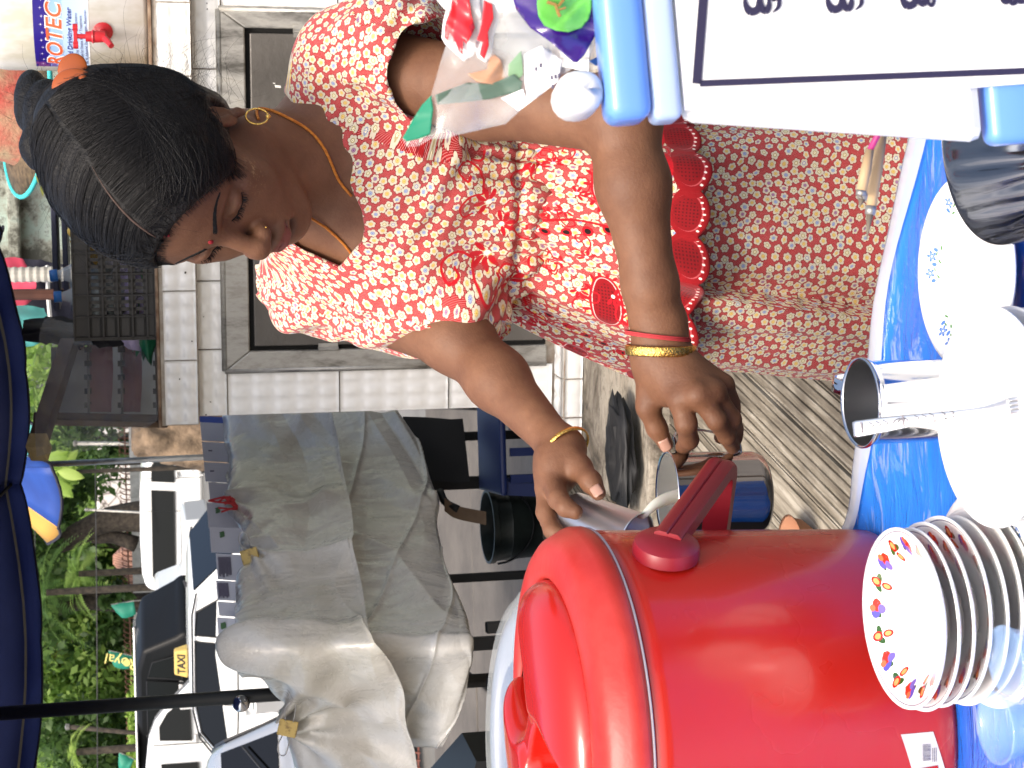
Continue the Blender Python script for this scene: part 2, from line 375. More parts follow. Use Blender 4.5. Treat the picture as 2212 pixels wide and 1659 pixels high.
def skin_field():
    F = Field((-.22, 1.50, .86), (.48, 2.12, 1.62), .002); A, B = F.cone, F.ell; hr = Hd.R
    # --- torso and neck (mostly under the dress)
    B(CHC, (.140, .092, .15), TFR, .03); B(P(760, 390, 1.90), (.115, .08, .085), TFR, .04)
    for s in (SH_L, SH_R): A(NB+np.array([0, .01, -.015]), s, .048, .047, .05)
    A(HL(-.022, 0, -.045), NB + np.array([.0, .015, -.01]), .054, .058, .02); A(HL(.0, 0, -.075), NB+np.array([-.005, -.02, -.03]), .045, .05, .04)
    B(BUL, (.06, .06, .062), None, .04); B(BUR, (.06, .06, .062), None, .04); A(CHC, WAC, .10, .09, .05)
    A(P(742, 420, 1.835), P(690, 250, 1.815), .011, .010, .03)                                     # collar bones
    # --- head
    B(HL(-.014, 0, .036), (.095, .075, .088), hr, .01); B(HL(.040, 0, .045), (.052, .062, .056), hr, .02)
    B(HL(.034, 0, -.030), (.058, .058, .072), hr, .02)
    for s in (1, -1):
        B(HL(.057, s*.036, -.034), (.026, .025, .032), hr, .022)
        A(HL(.0, s*.053, -.062), HL(.072, s*.016, -.106), .018, .017, .024)
        A(HL(.084, s*.010, .031), HL(.066, s*.047, .030), .010, .009, .016)
        B(HL(.050, s*.052, -.008), (.022, .012, .012), hr, .02)
    B(HL(.080, 0, -.107), (.019, .022, .017), hr, .018)
    B(HL(.078, 0, -.066), (.026, .031, .026), hr, .02)
    for s in (1, -1): B(HL(.102, s*.033, .010), (.018, .019, .013), hr, .014, 's')
    for s in (1, -1):
        B(HL(.0735, s*.033, .0085), (.0150, .0170, .0125), hr, .003)                                # closed lids
        A(HL(.0865, s*.020, .0150), HL(.0835, s*.046, .0150), .0022, .002, .003, 's')               # lid crease
    A(HL(.087, 0, .020), HL(.112, 0, -.020), .0080, .0095, .012); B(HL(.114, 0, -.028), (.0125, .0125, .0115), hr, .008)
    for s in (1, -1):
        B(HL(.103, s*.0135, -.032), (.0125, .0075, .0085), hr, .006)
        B(HL(.1085, s*.0072, -.0415), (.006, .0036, .004), hr, .003, 's')
    A(HL(.104, 0, -.044), HL(.102, 0, -.053), .0022, .003, .006, 's')
    up = [(.1065, 0, -.0590), (.1075, .006, -.0572), (.1035, .014, -.0600), (.0950, .0235, -.0655)]
    lo = [(.1065, 0, -.0715), (.1045, .009, -.0708), (.0935, .0230, -.0672)]
    for s in (1, -1):
        for i in range(3): A(HL(up[i][0], s*up[i][1], up[i][2]), HL(up[i+1][0], s*up[i+1][1], up[i+1][2]), (.0052, .0050, .0042)[i], (.0050, .0042, .0018)[i], .006)
        for i in range(2): A(HL(lo[i][0], s*lo[i][1], lo[i][2]), HL(lo[i+1][0], s*lo[i+1][1], lo[i+1][2]), (.0068, .0060)[i], (.0060, .0018)[i], .006)
        A(HL(.1125, 0, -.0650), HL(.0985, s*.0240, -.0668), .0016, .0014, .003, 's')
        B(HL(.100, 0, -.083), (.012, .014, .004), hr, .010, 's')
        # ears
        ec = HL(-.004, s*.076, -.008); er = hr @ np.array([[.94, -s*.30, 0.1], [s*.30, .95, 0], [-.1, 0, 1.]])
        B(ec, (.0165, .0060, .0300), er, .006)
        hel = [(.010, .002, .012), (.006, .004, .027), (-.008, .005, .030), (-.017, .005, .018), (-.0155, .005, -.002), (-.008, .004, -.018), (.001, .002, -.029)]
        for i in range(len(hel)-1):
            a = ec+er @ (np.array(hel[i])*np.array([1, s, 1])); b = ec+er @ (np.array(hel[i+1])*np.array([1, s, 1])); A(a, b, .0032, .0032, .003)
        B(ec+er @ np.array([.002, s*.0065, -.031]), (.0068, .0042, .0082), er, .004)
        B(ec+er @ np.array([.000, s*.0085, -.004]), (.0070, .0060, .0110), er, .003, 's')
        B(ec+er @ np.array([-.005, s*.0085, .013]), (.0060, .0040, .0090), er, .003, 's')
        B(ec+er @ np.array([.0085, s*.004, -.008]), (.0035, .004, .006), er, .003)
    # --- arms
    A(SH_L, P(1050, 205, 1.745), .046, .044, .02); A(P(1050, 205, 1.745), EL_L, .044, .037, .02)
    B(EL_L+np.array([.008, 0, -.006]), (.038, .036, .034), None, .02)
    A(EL_L, P(1368, 400, 1.645), .034, .0345, .02); A(P(1368, 400, 1.645), P(1405, 620, 1.655), .0340, .0250, .02); A(P(1405, 620, 1.655), WR_L, .0250, .0190, .02)
    A(P(1408, 700, 1.665), P(1412, 770, 1.665), .0190, .018, .02); A(P(1442, 700, 1.665), P(1448, 770, 1.665), .0190, .018, .02)
    A(SH_R, EL_R, .043, .037, .02); B(EL_R, (.036, .036, .036), None, .02); A(EL_R, P(1075, 820, 1.81), .035, .0325, .02); A(P(1075, 820, 1.81), WR_R, .0320, .0195, .02)
    # --- left hand (holds the mug's handle)
    kn = [(1470, 862, 1.640), (1508, 853, 1.628), (1541, 848, 1.636), (1562, 832, 1.655)]
    for (x, y, d), w in zip(kn, ((1408, 775), (1425, 770), (1440, 768), (1452, 768))):
        A(P(w[0], w[1], 1.665), P(x, y, d), .0168, .0118, .012)
    A(P(1405, 775, 1.672), P(1403, 862, 1.675), .0160, .0120, .016); A(P(1425, 800, 1.67), P(1445, 850, 1.66), .016, .012, .018)
    def chain(pts, k=.004):
        for i in range(len(pts)-1):
            a, b = pts[i], pts[i+1]; A(P(*a[:3]), P(*b[:3]), a[3]*.92, b[3]*.92, k)
    chain([(1402, 850, 1.675, .0135), (1400, 880, 1.676, .0125), (1419, 925, 1.682, .0110), (1438, 960, 1.688, .0085)], .006)
    chain([(1470, 862, 1.640, .0130), (1482, 915, 1.636, .0118), (1488, 950, 1.655, .0105), (1476, 966, 1.680, .0090)])
    chain([(1508, 853, 1.628, .0125), (1548, 908, 1.628, .0108), (1570, 942, 1.648, .0095), (1583, 966, 1.668, .0080)])
    chain([(1541, 848, 1.636, .0120), (1580, 905, 1.648, .0105), (1592, 938, 1.672, .0093), (1588, 960, 1.692, .0080)])
    chain([(1562, 832, 1.655, .0110), (1588, 885, 1.676, .0092), (1578, 920, 1.700, .0085), (1556, 945, 1.708, .0075)])
    for (x, y, d) in kn[:3]: B(P(x, y, d-.006), (.009, .009, .009), None, .012)
    # --- right hand (tips the small tumbler)
    A(WR_R, P(1202, 1008, 1.705), .0195, .0215, .018); A(P(1226, 975, 1.715), P(1222, 1010, 1.705), .0165, .0170, .018)
    for p in ((1196, 1042, 1.690), (1183, 1056, 1.700), (1186, 1068, 1.718), (1196, 1075, 1.735)): A(P(1205, 1000, 1.71), P(*p), .0180, .0122, .013)
    chain([(1232, 990, 1.70, .0160), (1252, 1012, 1.69, .0135), (1276, 1040, 1.665, .0110), (1292, 1064, 1.655, .0088)], .008)
    chain([(1196, 1042, 1.690, .0135), (1206, 1078, 1.662, .0115), (1222, 1096, 1.650, .0102), (1243, 1106, 1.646, .0085)])
    chain([(1183, 1056, 1.700, .0130), (1180, 1106, 1.684, .0112), (1194, 1145, 1.668, .0100), (1220, 1162, 1.655, .0085)])
    chain([(1186, 1068, 1.718, .0125), (1188, 1125, 1.712, .0108), (1202, 1160, 1.70, .0096), (1228, 1178, 1.69, .0082)])
    chain([(1196, 1075, 1.735, .0115), (1205, 1128, 1.735, .0095), (1220, 1158, 1.728, .0085), (1240, 1170, 1.72, .0075)])
    return F
M_SKIN = mat('skin', (.2, .1, .06), .56, 0, .32); _t = NT(M_SKIN)
_n1 = _t.noise(14, 6, .68); _n2 = _t.noise(70, 4, .65)
_c = _t.ramp(_n1, [(.35, (.120, .052, .027)), (.65, (.20, .095, .050))]); _c = _t.mix(_t.math('MULTIPLY', _n2, .35), _c, (.15, .066, .036))
_at = _t.n('ShaderNodeAttribute'); _at.attribute_name = 'lipmask'; _c = _t.mix(_at.outputs['Fac'], _c, (.19, .058, .045))
_at2 = _t.n('ShaderNodeAttribute'); _at2.attribute_name = 'paste'; _c = _t.mix(_t.math('MULTIPLY', _at2.outputs['Fac'], _t.math('GREATER_THAN', _t.noise(220, 3, .7), .56)), _c, (.50, .34, .17))
_t.l(_c, _t.b.inputs['Base Color']); _t.bump(_t.math('ADD', _t.noise(320, 3, .6), _t.math('MULTIPLY', _n2, .8)), .16, .004)
_t.b.inputs['Subsurface Weight'].default_value = .08; _t.b.inputs['Subsurface Radius'].default_value = (.012, .004, .002); _t.b.inputs['Subsurface Scale'].default_value = .6

woman = thing('person', 'woman in red floral dress bending her head, pouring milk into a steel mug', 'person', None, (.24, 1.9, 0))
_F = skin_field(); _v, _q = _F.mesh(); SKF = _F
body = mk('body', _v, _q, M_SKIN, woman, True)
def local_head(v): return (np.asarray(v)-Hd.c) @ Hd.R/.965
_lv = local_head(_v); _a = body.data.attributes.new('lipmask', 'FLOAT', 'POINT')
def _lip(l):
    y = np.abs(l[:, 1]); up = -.0545-.45*np.clip(y-.006, 0, 1); lo = -.0800+.0190*(y/.025)**2
    m = np.clip((up-l[:, 2])/.0015, 0, 1)*np.clip((l[:, 2]-lo)/.0015, 0, 1)*np.clip((.0245-y)/.002, 0, 1)*(l[:, 0] > .085)
    return m
_a.data.foreach_set('value', _lip(_lv).astype(np.float32))
_a = body.data.attributes.new('paste', 'FLOAT', 'POINT')
_a.data.foreach_set('value', (np.exp(-(((_lv[:, 0]-.062)/.014)**2+((_lv[:, 1]-.052)/.02)**2+((_lv[:, 2]+.018)/.010)**2))*.8*(_lv[:, 1] > 0)).astype(np.float32))

# --- hair
M_HAIR = mat('hair', (.008, .008, .009), .42, 0, .5); _t = NT(M_HAIR)
_t.l(_t.ramp(_t.noise(45, 4, .7), [(.3, (.004, .004, .004)), (.75, (.011, .010, .010))]), _t.b.inputs['Base Color']); _t.bump(_t.noise(260, 3, .6, _t.coord('Object', (1, .3, 1))), .6, .004)
_t.b.inputs['Roughness'].default_value = .55; _t.b.inputs['Specular IOR Level'].default_value = .22
def hair_field():
    F = Field((.02, 1.55, 1.25), (.46, 1.95, 1.66), .002); A, B = F.cone, F.ell; hr = Hd.R
    B(HL(-.020, 0, .046), (.106, .089, .098), hr, .01); B(HL(.030, .012, .058), (.064, .074, .062), hr, .03)
    B(HL(-.055, 0, -.01), (.065, .070, .075), hr, .03); A(HL(.030, .066, .02), HL(.006, .073, .02), .016, .018, .02)
    A(HL(-.01, .070, .01), HL(-.04, .055, -.045), .022, .016, .02)
    B(HL(.134, 0, -.022), (.100, .093, .122), hr, .006, 's')
    B(HL(.03, 0, -.115), (.12, .10, .07), hr, .01, 's')
    B(HL(.004, .088, -.016), (.024, .024, .034), hr, .006, 's')
    # bun in two twisted rolls
    A(HL(-.07, .01, .085), P(165, 250, 1.70), .045, .034, .03)
    B(P(105, 262, 1.71), (.044, .036, .026), None, .008); B(P(72, 225, 1.735), (.036, .034, .020), None, .004); B(P(98, 318, 1.705), (.026, .030, .026), None, .006)
    return F
_HF = hair_field(); _hv, _hq = _HF.mesh()
_l = local_head(_hv); _an = np.arctan2(_l[:, 1], _l[:, 2]+.02)
_hn = (np.sin(_l[:, 0]*520+_l[:, 1]*40*np.sign(_l[:, 1])+3*np.sin(_l[:, 2]*60))*.0002 + np.sin(_l[:, 0]*230+5*np.sin(_l[:, 2]*35))*.0004)
_nr = np.zeros_like(_hv)
_e = .003
for _k in range(3):
    _dd = np.zeros(3); _dd[_k] = _e; _nr[:, _k] = _HF.sample(_hv+_dd)-_HF.sample(_hv-_dd)
_nr /= np.linalg.norm(_nr, axis=1)[:, None]+1e-9
hair = mk('hair', _hv+_nr*_hn[:, None], _hq, M_HAIR, body, True)
def strands(n, r, seed, mode='cap'):
    R = np.random.default_rng(seed); mb_v = []; mb_f = []; cnt = 0
    bun = P(150, 250, 1.69)
    for i in range(n):
        sd = 1 if R.random() < .68 else -1
        if mode == 'cap':
            f0 = R.uniform(-.09, .092); z0 = .15 if f0 > -.02 else .14
            s = HL(f0, .030*min(1, max(0, (.085-f0)/.09))+sd*.003, .145-max(0, f0-.02)*.8)
            th = R.uniform(.25, 1.0); mid = HL(f0*.55+.02-.05*th, sd*(.055+.055*th), .10-.10*th); e = bun+R.normal(size=3)*.018 if R.random() < .6 else HL(-.10+R.uniform(-.02, .02), sd*R.uniform(.01, .06), R.uniform(-.02, .08))
            if R.random() < .35: s = HL(R.uniform(.02, .085), sd*(R.uniform(.03, .085)), R.uniform(.02, .11)); mid = HL(-.03, sd*.09, .06+R.uniform(-.03, .05))
            pts = spline([s, mid, e], 16)
        else:
            a = R.random()
            if a < .45: b = HL(-.075+R.uniform(-.02, .05), .07+R.uniform(-.04, .03), -.02+R.uniform(-.04, .10)); d = Hd.R @ np.array([R.uniform(-1, -.2), R.uniform(.2, 1), R.uniform(-.8, .6)])
            elif a < .75: b = HL(.0+R.uniform(-.03, .09), R.uniform(-.08, .08), .12); d = Hd.R @ np.array([R.uniform(-.6, 1), R.uniform(-1, 1), R.uniform(.2, .8)])
            else: b = P(R.uniform(50, 170), R.uniform(170, 340), 1.69); d = R.normal(size=3)
            d = d/np.linalg.norm(d); L = R.uniform(.008, .034); w = R.normal(size=3)*.6; pts = spline([b-d*.02, b+d*L*.4+w*.006, b+d*L*.75+w*.018, b+d*L+w*.03+np.array([0, 0, -.006])], 9)
        if mode == 'cap':
            off = .0004+R.random()*.0022
            for it in range(5):
                d = _HF.sample(pts); g = np.stack([_HF.sample(pts+np.eye(3)[k]*.003)-_HF.sample(pts-np.eye(3)[k]*.003) for k in range(3)], 1); g /= np.linalg.norm(g, axis=1)[:, None]+1e-9
                pts = pts-g*np.clip(d-off, -.02, .02)[:, None]
            if (_HF.sample(pts) > .006).any() or np.linalg.norm(np.diff(pts, axis=0), axis=1).max() > .03: continue
            lh = local_head(pts)
            if (((lh[:, 0]-.134)/.100)**2+(lh[:, 1]/.093)**2+((lh[:, 2]+.022)/.122)**2 < .97).any(): continue
        t = np.gradient(pts, axis=0); t /= np.linalg.norm(t, axis=1)[:, None]+1e-9
        x = np.cross(t, np.array([.3, .5, .81])); x /= np.linalg.norm(x, axis=1)[:, None]+1e-9; y = np.cross(t, x)
        rr = r*np.linspace(1, .35, len(pts))[:, None]; m = len(pts)
        ring = np.stack([pts+rr*(x*math.cos(a)+y*math.sin(a)) for a in (0, 2.09, 4.19)], 1).reshape(-1, 3)
        f = grid_faces(m, 3, True)+cnt; mb_v.append(ring); mb_f.append(f); cnt += len(ring)
    return np.vstack(mb_v), np.vstack(mb_f)
M_STR = mat('hair_strand', (.0065, .006, .0065), .5, 0, .28)
_sv, _sf = strands(5200, .00034, 5); tag(mk('hair_strand', _sv, _sf, M_STR, hair, True), kind='stuff')
_sv, _sf = strands(520, .00016, 9, 'fly'); tag(mk('loose_hair', _sv, _sf, M_STR, hair, True), kind='stuff')
_R = np.random.default_rng(31); _bv = []; _bf = []; _c = 0
for _i in range(1500):       # fine hairs growing across the hairline
    _th = _R.uniform(-1.7, 1.7); _sc = _R.uniform(.90, 1.0); _s = [HL(.134-.100*_sc*math.cos(_a)*1.0, .093*_sc*math.sin(_th)*math.sin(_a), -.022+.122*_sc*math.cos(_th)*math.sin(_a)) for _a in (_R.uniform(.62, 1.15),)][0]
    _l0 = local_head(_s[None])[0]; _d = Hd.R @ np.array([-.9, .9*np.sign(_l0[1])*(.3 if _l0[2] > .06 else .15), .55-6*max(0, .09-_l0[2])*0]); _d /= np.linalg.norm(_d)
    _p = np.array([_s+_d*t for t in np.linspace(0, .032, 7)])
    for _k in range(5):
        _a1, _a2 = SKF.sample(_p), _HF.sample(_p); _u = _a2 < _a1; _dd = np.minimum(_a1, _a2)
        _g = np.stack([np.where(_u, _HF.sample(_p+np.eye(3)[k]*.003)-_HF.sample(_p-np.eye(3)[k]*.003), SKF.sample(_p+np.eye(3)[k]*.003)-SKF.sample(_p-np.eye(3)[k]*.003)) for k in range(3)], 1); _g /= np.linalg.norm(_g, axis=1)[:, None]+1e-9; _p = _p-_g*np.clip(_dd-.0006, -.01, .01)[:, None]
    if _HF.sample(_p[-1:])[0] > .004 or _HF.sample(_p[:1])[0] > .012: continue
    _t3 = np.gradient(_p, axis=0); _t3 /= np.linalg.norm(_t3, axis=1)[:, None]+1e-9; _x = np.cross(_t3, np.array([.3, .5, .81])); _x /= np.linalg.norm(_x, axis=1)[:, None]+1e-9; _y = np.cross(_t3, _x); _r = .00032*np.linspace(.3, 1, 7)[:, None]
    _bv.append(np.stack([_p+_r*(_x*math.cos(a)+_y*math.sin(a)) for a in (0, 2.09, 4.19)], 1).reshape(-1, 3)); _bf.append(grid_faces(7, 3, True)+_c); _c += 21
tag(mk('hairline_hair', np.vstack(_bv), np.vstack(_bf), M_STR, hair, True), kind='stuff'); print('hairline', _c//21)
def onsurf(F, p, off):
    p = np.array(p, float).reshape(-1, 3)
    for it in range(6):
        d = F.sample(p); g = np.stack([F.sample(p+np.eye(3)[k]*.002)-F.sample(p-np.eye(3)[k]*.002) for k in range(3)], 1); g /= np.linalg.norm(g, axis=1)[:, None]+1e-9
        p = p-g*(d-off)[:, None]
    return p
# parting, vermilion, bindi, brows, lashes
M_SCALP = mat('scalp', (.065, .038, .028), .7); _b = MB()
_pp = onsurf(_HF, spline([HL(.083, .000, .098), HL(.062, .007, .122), HL(.035, .017, .14), HL(.008, .026, .145)], 14), .0002)
_b.tube(_pp, [.0003+.0010*math.sin(math.pi*min(1, (i+2)/13)) for i in range(13)]+[.0003], 6); _b.build('hair_parting', M_SCALP, hair, True)
M_VERM = mat('vermilion', (.26, .008, .015), .8)
for nm, a, b, r in (('parting_mark', (.082, -.002, .096), (.089, -.001, .082), .0028), ('forehead_mark', (.0985, 0, .036), (.0985, 0, .0295), .0022)):
    q = onsurf(_F, [HL(*a), HL(*b)], .0002); _b = MB(); _b.tube(spline([q[0], q.mean(0), q[1]], 5), [r*.5, r, r*1.1, r, r*.4], 8); _b.build(nm, M_VERM, body, True)
_b = MB()
for s in (1, -1):
    for i in range(300):
        u = random.random(); y = .010+.040*u; z = .0325+.0085*math.sin(u*2.4)+random.uniform(-.0024, .0024)*(1.15-u*.8); q = onsurf(_F, [HL(.10-.3*y, s*y, z), HL(.10-.3*y, s*(y+.006), z+.0022*(1-u*1.6))], .0003)
        _b.tube([q[0], (q[0]+q[1])/2, q[1]], [.0004, .00035, .0001], 3, False)
tag(_b.build('eyebrow', M_HAIR, body), kind='stuff')
_b = MB()
for s in (1, -1):
    lid = onsurf(_F, spline([HL(.088, s*.0165, .0035), HL(.092, s*.026, -.0015), HL(.090, s*.037, -.0020), HL(.080, s*.050, .0030)], 12), .0002)
    _b.tube(lid, [.0003]+[.0008]*10+[.0004], 5)
    for i in range(46):
        u = random.uniform(.05, 1); p = lid[int(u*11)]+(lid[min(11, int(u*11)+1)]-lid[int(u*11)])*random.random()
        d = Hd.R @ np.array([.55, s*(.5*u-.1), -.62]); L = random.uniform(.005, .0085); _b.tube([p, p+d*L*.6, p+d*L+Hd.R @ np.array([.001, 0, .002])], [.00035, .00028, .0001], 3, False)
tag(_b.build('eyelashes', M_HAIR, body), kind='stuff')

# --- dress: bodice with sleeves
DS = Field((-.06, 1.60, .95), (.50, 2.16, 1.50), .0025)
DS.ell(CHC, (.152, .104, .155), TFR, .03); DS.ell(P(765, 400, 1.91), (.128, .090, .09), TFR, .04)
for s in (SH_L, SH_R): DS.cone(NB+np.array([0, .01, -.018]), s+np.array([0, 0, -.002]), .053, .057, .04)
DS.ell(BUL+np.array([0, 0, -.004]), (.070, .068, .068), None, .045); DS.ell(BUR+np.array([0, 0, -.004]), (.070, .068, .068), None, .045)
DS.cone(CHC, WAC, .112, .098, .06); DS.ell(WAC, (.128, .096, .055), TFR, .05)
DS.cone(P(758, 140, 1.83), P(860, 118, 1.80), .062, .068, .03); DS.cone(P(860, 118, 1.80), P(935, 158, 1.775), .068, .062, .02)
DS.cone(P(672, 612, 1.985), P(850, 640, 1.92), .056, .060, .03); DS.cone(P(850, 640, 1.92), P(985, 672, 1.885), .060, .062, .03); DS.ell(P(990, 690, 1.87), (.045, .045, .035), None, .02)
# left sleeve opening, then the neckline
DS.cone(P(945, 155, 1.755), P(1050, 205, 1.70), .056, .10, .004, 's'); DS.cone(P(880, 140, 1.79), P(1000, 185, 1.755), .0535, .0535, .003, 's')
NECK = [(614, 195), (653, 246), (695, 297), (732, 356), (763, 417), (785, 457), (791, 488), (785, 522), (751, 561), (735, 578), (695, 558), (628, 520), (560, 505), (470, 480), (440, 300), (520, 215)]
def _neck(X, Y, Z):
    px = X-CAM[0]; py = Y-CAM[1]; pz = Z-CAM[2]; D = px*FW[0]+py*FW[1]+pz*FW[2]
    u = ((px*DV[0]+py*DV[1]+pz*DV[2])/D*FPX+512)*2212/1024; v = (384-(px*RV[0]+py*RV[1]+pz*RV[2])/D*FPX)*1659/768
    n = len(NECK); best = np.full(u.shape, 1e9); ins = np.zeros(u.shape, bool)
    for i in range(n):
        x1, y1 = NECK[i]; x2, y2 = NECK[(i+1) % n]; ex, ey = x2-x1, y2-y1; h = np.clip(((u-x1)*ex+(v-y1)*ey)/(ex*ex+ey*ey), 0, 1)
        best = np.minimum(best, (u-x1-h*ex)**2+(v-y1-h*ey)**2); c = ((y1 > v) != (y2 > v)) & (u < (x2-x1)*(v-y1)/(y2-y1+1e-9)+x1); ins ^= c
    d = np.sqrt(best)/2.16/FPX*D; d = np.where(ins, -d, d); return np.maximum(d, D-1.90)
_lo = np.array([P(x, y, d) for x, y in ((600, 180), (800, 600), (440, 300)) for d in (1.6, 1.95)])
DS.op(_neck, _lo.min(0), _lo.max(0), .003, 's')
_v, _q = DS.mesh(); _n = np.zeros_like(_v)
for _k in range(3):
    _dd = np.zeros(3); _dd[_k] = .004; _n[:, _k] = DS.sample(_v+_dd)-DS.sample(_v-_dd)
_n /= np.linalg.norm(_n, axis=1)[:, None]+1e-9
# uv and fold displacement
def axis_uv(v, a, b, ref):
    a = np.array(a); ax = np.array(b)-a; L = np.linalg.norm(ax); ax /= L; x = np.array(ref)-ax*(np.array(ref)@ax); x /= np.linalg.norm(x); y = np.cross(ax, x); d = v-a
    t = d@ax; r = np.hypot(d@x, d@y); return np.stack([np.arctan2(d@y, d@x)*.072, t], 1), t/L, r
_uvL, _tL, _rL = axis_uv(_v, SH_L, P(1050, 205, 1.745), -TF); _uvR, _tR, _rR = axis_uv(_v, SH_R, P(985, 672, 1.885), -TF)
_d = _v-WAC; _uvT = np.stack([np.arctan2(_d@TL, _d@TF)*.125, _d[:, 2]], 1); _ll = _d@TL
_wL = (_tL > -.25) & (_rL < .082) & (_ll > .088); _wR = (_tR > -.2) & (_rR < .085) & (_ll < -.088)
_uv = np.where(_wL[:, None], _uvL+(.3, .2), np.where(_wR[:, None], _uvR+(.1, .7), _uvT))
_ang = np.arctan2(_d@TL, _d@TF); _z = _d[:, 2]
_g = np.exp(-((_z+.0)/.055)**2)                                           # gathers at the waist seam
_disp = _g*(.0045*np.sin(_ang*30+2*np.sin(_ang*7))+.002*np.sin(_ang*67)) - .008*np.exp(-((_z-.004)/.007)**2)
_disp += .0035*np.sin(_ang*11+_z*26+1.5*np.sin(_ang*3))*np.clip((.20-_z)/.16, 0, 1)*np.clip(_z/.05, 0, 1)
_disp += np.where(_wL, .0022*np.sin(_uvL[:, 0]*110+_tL*3+2*np.sin(_uvL[:, 1]*40))*np.clip(_tL*3+.6, .2, 1.1), 0) + np.where(_wR, .0040*np.sin(_uvR[:, 0]*95+_tR*5+1.6*np.sin(_uvR[:, 1]*36)), 0)
_disp += .0018*np.sin(_v[:, 0]*70+_v[:, 2]*110+2*np.sin(_v[:, 2]*40+_v[:, 0]*25))
# bodice embroidery
EP = Paint(-.30, -.06, .30, .16); _r = np.random.default_rng(4)
for x, y, sc, ro in ((-.02, .055, 1.25, .3), (.06, .05, 1.1, -.9), (-.085, .06, 1.1, 1.6), (.12, .07, 1.0, 2.4), (-.14, .04, 1.0, .2), (.02, .015, 1.0, 2.9), (-.05, .0, 1.0, 4), (.09, -.005, .9, 1.0), (-.11, -.01, .9, 5.2), (.19, .03, 1, .4), (-.2, .03, 1, 1.1)): EP.motif(x, y, sc, ro, _r)
IM_EB = image('bodice_embroidery', EP.a)
M_BOD = cloth_mat('floral_cotton_bodice', IM_FLOWER, overlay=(IM_EB, EP.b))
dress = mk('dress_bodice', _v+_n*_disp[:, None], _q, M_BOD, body, True)
_cl = np.where(_wL, 1, np.where(_wR, 2, 0)); _fc = np.median(_cl[_q], axis=1).round().astype(int)          # each face belongs to one pattern piece
_all = np.stack([_uvT, _uvL+(.3, .2), _uvR+(.1, .7)]); _lu = np.stack([_all[_fc, _q[:, k]] for k in range(4)], 1)
_w = (_lu[:, :, 0].max(1)-_lu[:, :, 0].min(1)) > .2; _t2 = _lu[_w]; _m2 = _t2[..., 0].max(1, keepdims=True)-.2; _per = np.where(_fc[_w] == 0, 2*math.pi*.125, 2*math.pi*.072)[:, None]; _t2[..., 0] = np.where(_t2[..., 0] < _m2, _t2[..., 0]+_per, _t2[..., 0]); _lu[_w] = _t2
_ul = dress.data.uv_layers.new(name='UVMap'); _ul.data.foreach_set('uv', _lu.reshape(-1, 2).astype(np.float32).ravel())
tag(dress, 'red cotton bodice printed with small white flowers, short puffed sleeves and scooped neckline')

# --- peplum with scalloped red lace hem
HEM = P(1410, 508, 1.935)
def ringpt(c, rl, rf, phi): return c[None, :] + np.outer(np.sin(phi)*rl, TL) + np.outer(np.cos(phi)*rf, TF)
nu, nv = 560, 60; phi = np.linspace(-math.pi, math.pi, nu, endpoint=False); V_ = []; U_ = []
for j in range(nv):
    s = j/(nv-1); c = WAC*(1-s)+HEM*s + np.array([0, 0, -.004]); sm = s**.8
    rl = .122+(.172-.122)*sm; rf = .090+(.150-.090)*sm; L = .155
    fold = (.0045+.006*s)*np.sin(phi*9+1.2*np.sin(phi*3)+s) + .0035*(1-s)**2*np.sin(phi*34+2*np.sin(5*phi)) + .003*s*np.sin(phi*17+2)
    scal = np.abs(np.sin(phi*11))**.6*.014 if True else 0
    r_l = rl+fold; r_f = rf+fold; p = c[None, :] + (np.sin(phi)*r_l)[:, None]*TL + (np.cos(phi)*r_f)[:, None]*TF
    e = np.clip((s-.75)/.25, 0, 1); p[:, 2] -= e*scal; V_.append(p); U_.append(np.stack([phi*.155, -s*L-e*scal*1.0], 1))
V_ = np.array(V_); U_ = np.array(U_)
PP = Paint(-.49, -.175, .49, 0.0); _w = 2*math.pi*.155/22
for i in range(-11, 12):
    x = (i+.5)*_w
    q = PP._patch(x, -.150, .05)
    PP.ell(x, -.150, _w*.66, .0200, 0, (.56, .04, .08)); PP.ell(x, -.166, _w*.54, .012, 0, (.56, .04, .08)); PP.ell(x, -.1475, _w*.43, .0150, 0, (.72, .30, .32)); PP.ell(x, -.1465, _w*.415, .0142, 0, (.52, .03, .07), 1, .0034)
    PP.ell(x, -.128, _w*.33, .0042)
    for k in range(-3, 4): PP.ell(x+k*_w*.13, -.163+.0014*abs(k)**1.3, .0011, .0016, 0, (.95, .9, .86))
for x, y in ((-.20, -.075), (-.055, -.08), (.085, -.075), (.23, -.08), (-.34, -.075)):
    PP.ell(x, y, .029, .016, .12); PP.ell(x, y, .0262, .0138, .12, (.88, .72, .70)); PP.ell(x, y, .0250, .0127, .12, (.55, .03, .08), 1, .0032)
    for k in range(16):
        a = k/16*6.283; PP.ell(x+.031*math.cos(a)*1.02, y+.019*math.sin(a), .0040, .0018, math.atan2(.019*math.sin(a), .031*math.cos(a)))
for x0, dx in ((-.27, 1), (-.125, -1), (.015, 1), (.155, -1), (.30, 1)):
    for k in range(6):
        x = x0+dx*.006*k; y = -.018-.019*k; PP.ell(x, y, .0052, .0052); PP.ell(x, y, .0027, .0030, 0, (.10, .03, .03))
    PP.line([(x0+.012*dx, -.01), (x0+.022*dx, -.05), (x0+.02*dx, -.09)], .0015)
for i in range(64): PP.motif(-.45+.9*(i+.5)/64+_r.uniform(-.01, .01), [-.03, -.112, -.055, -.09, -.015][i % 5], .62, _r.uniform(0, 6.28), _r)
IM_PP = image('lace_embroidery', PP.a); M_PEP = cloth_mat('floral_cotton_lace', IM_FLOWER, overlay=(IM_PP, PP.b))
_f = grid_faces(nv, nu, True)
_vv = V_.reshape(-1, 3); _uu = U_.reshape(-1, 2)
o = bpy.data.meshes.new('peplum')
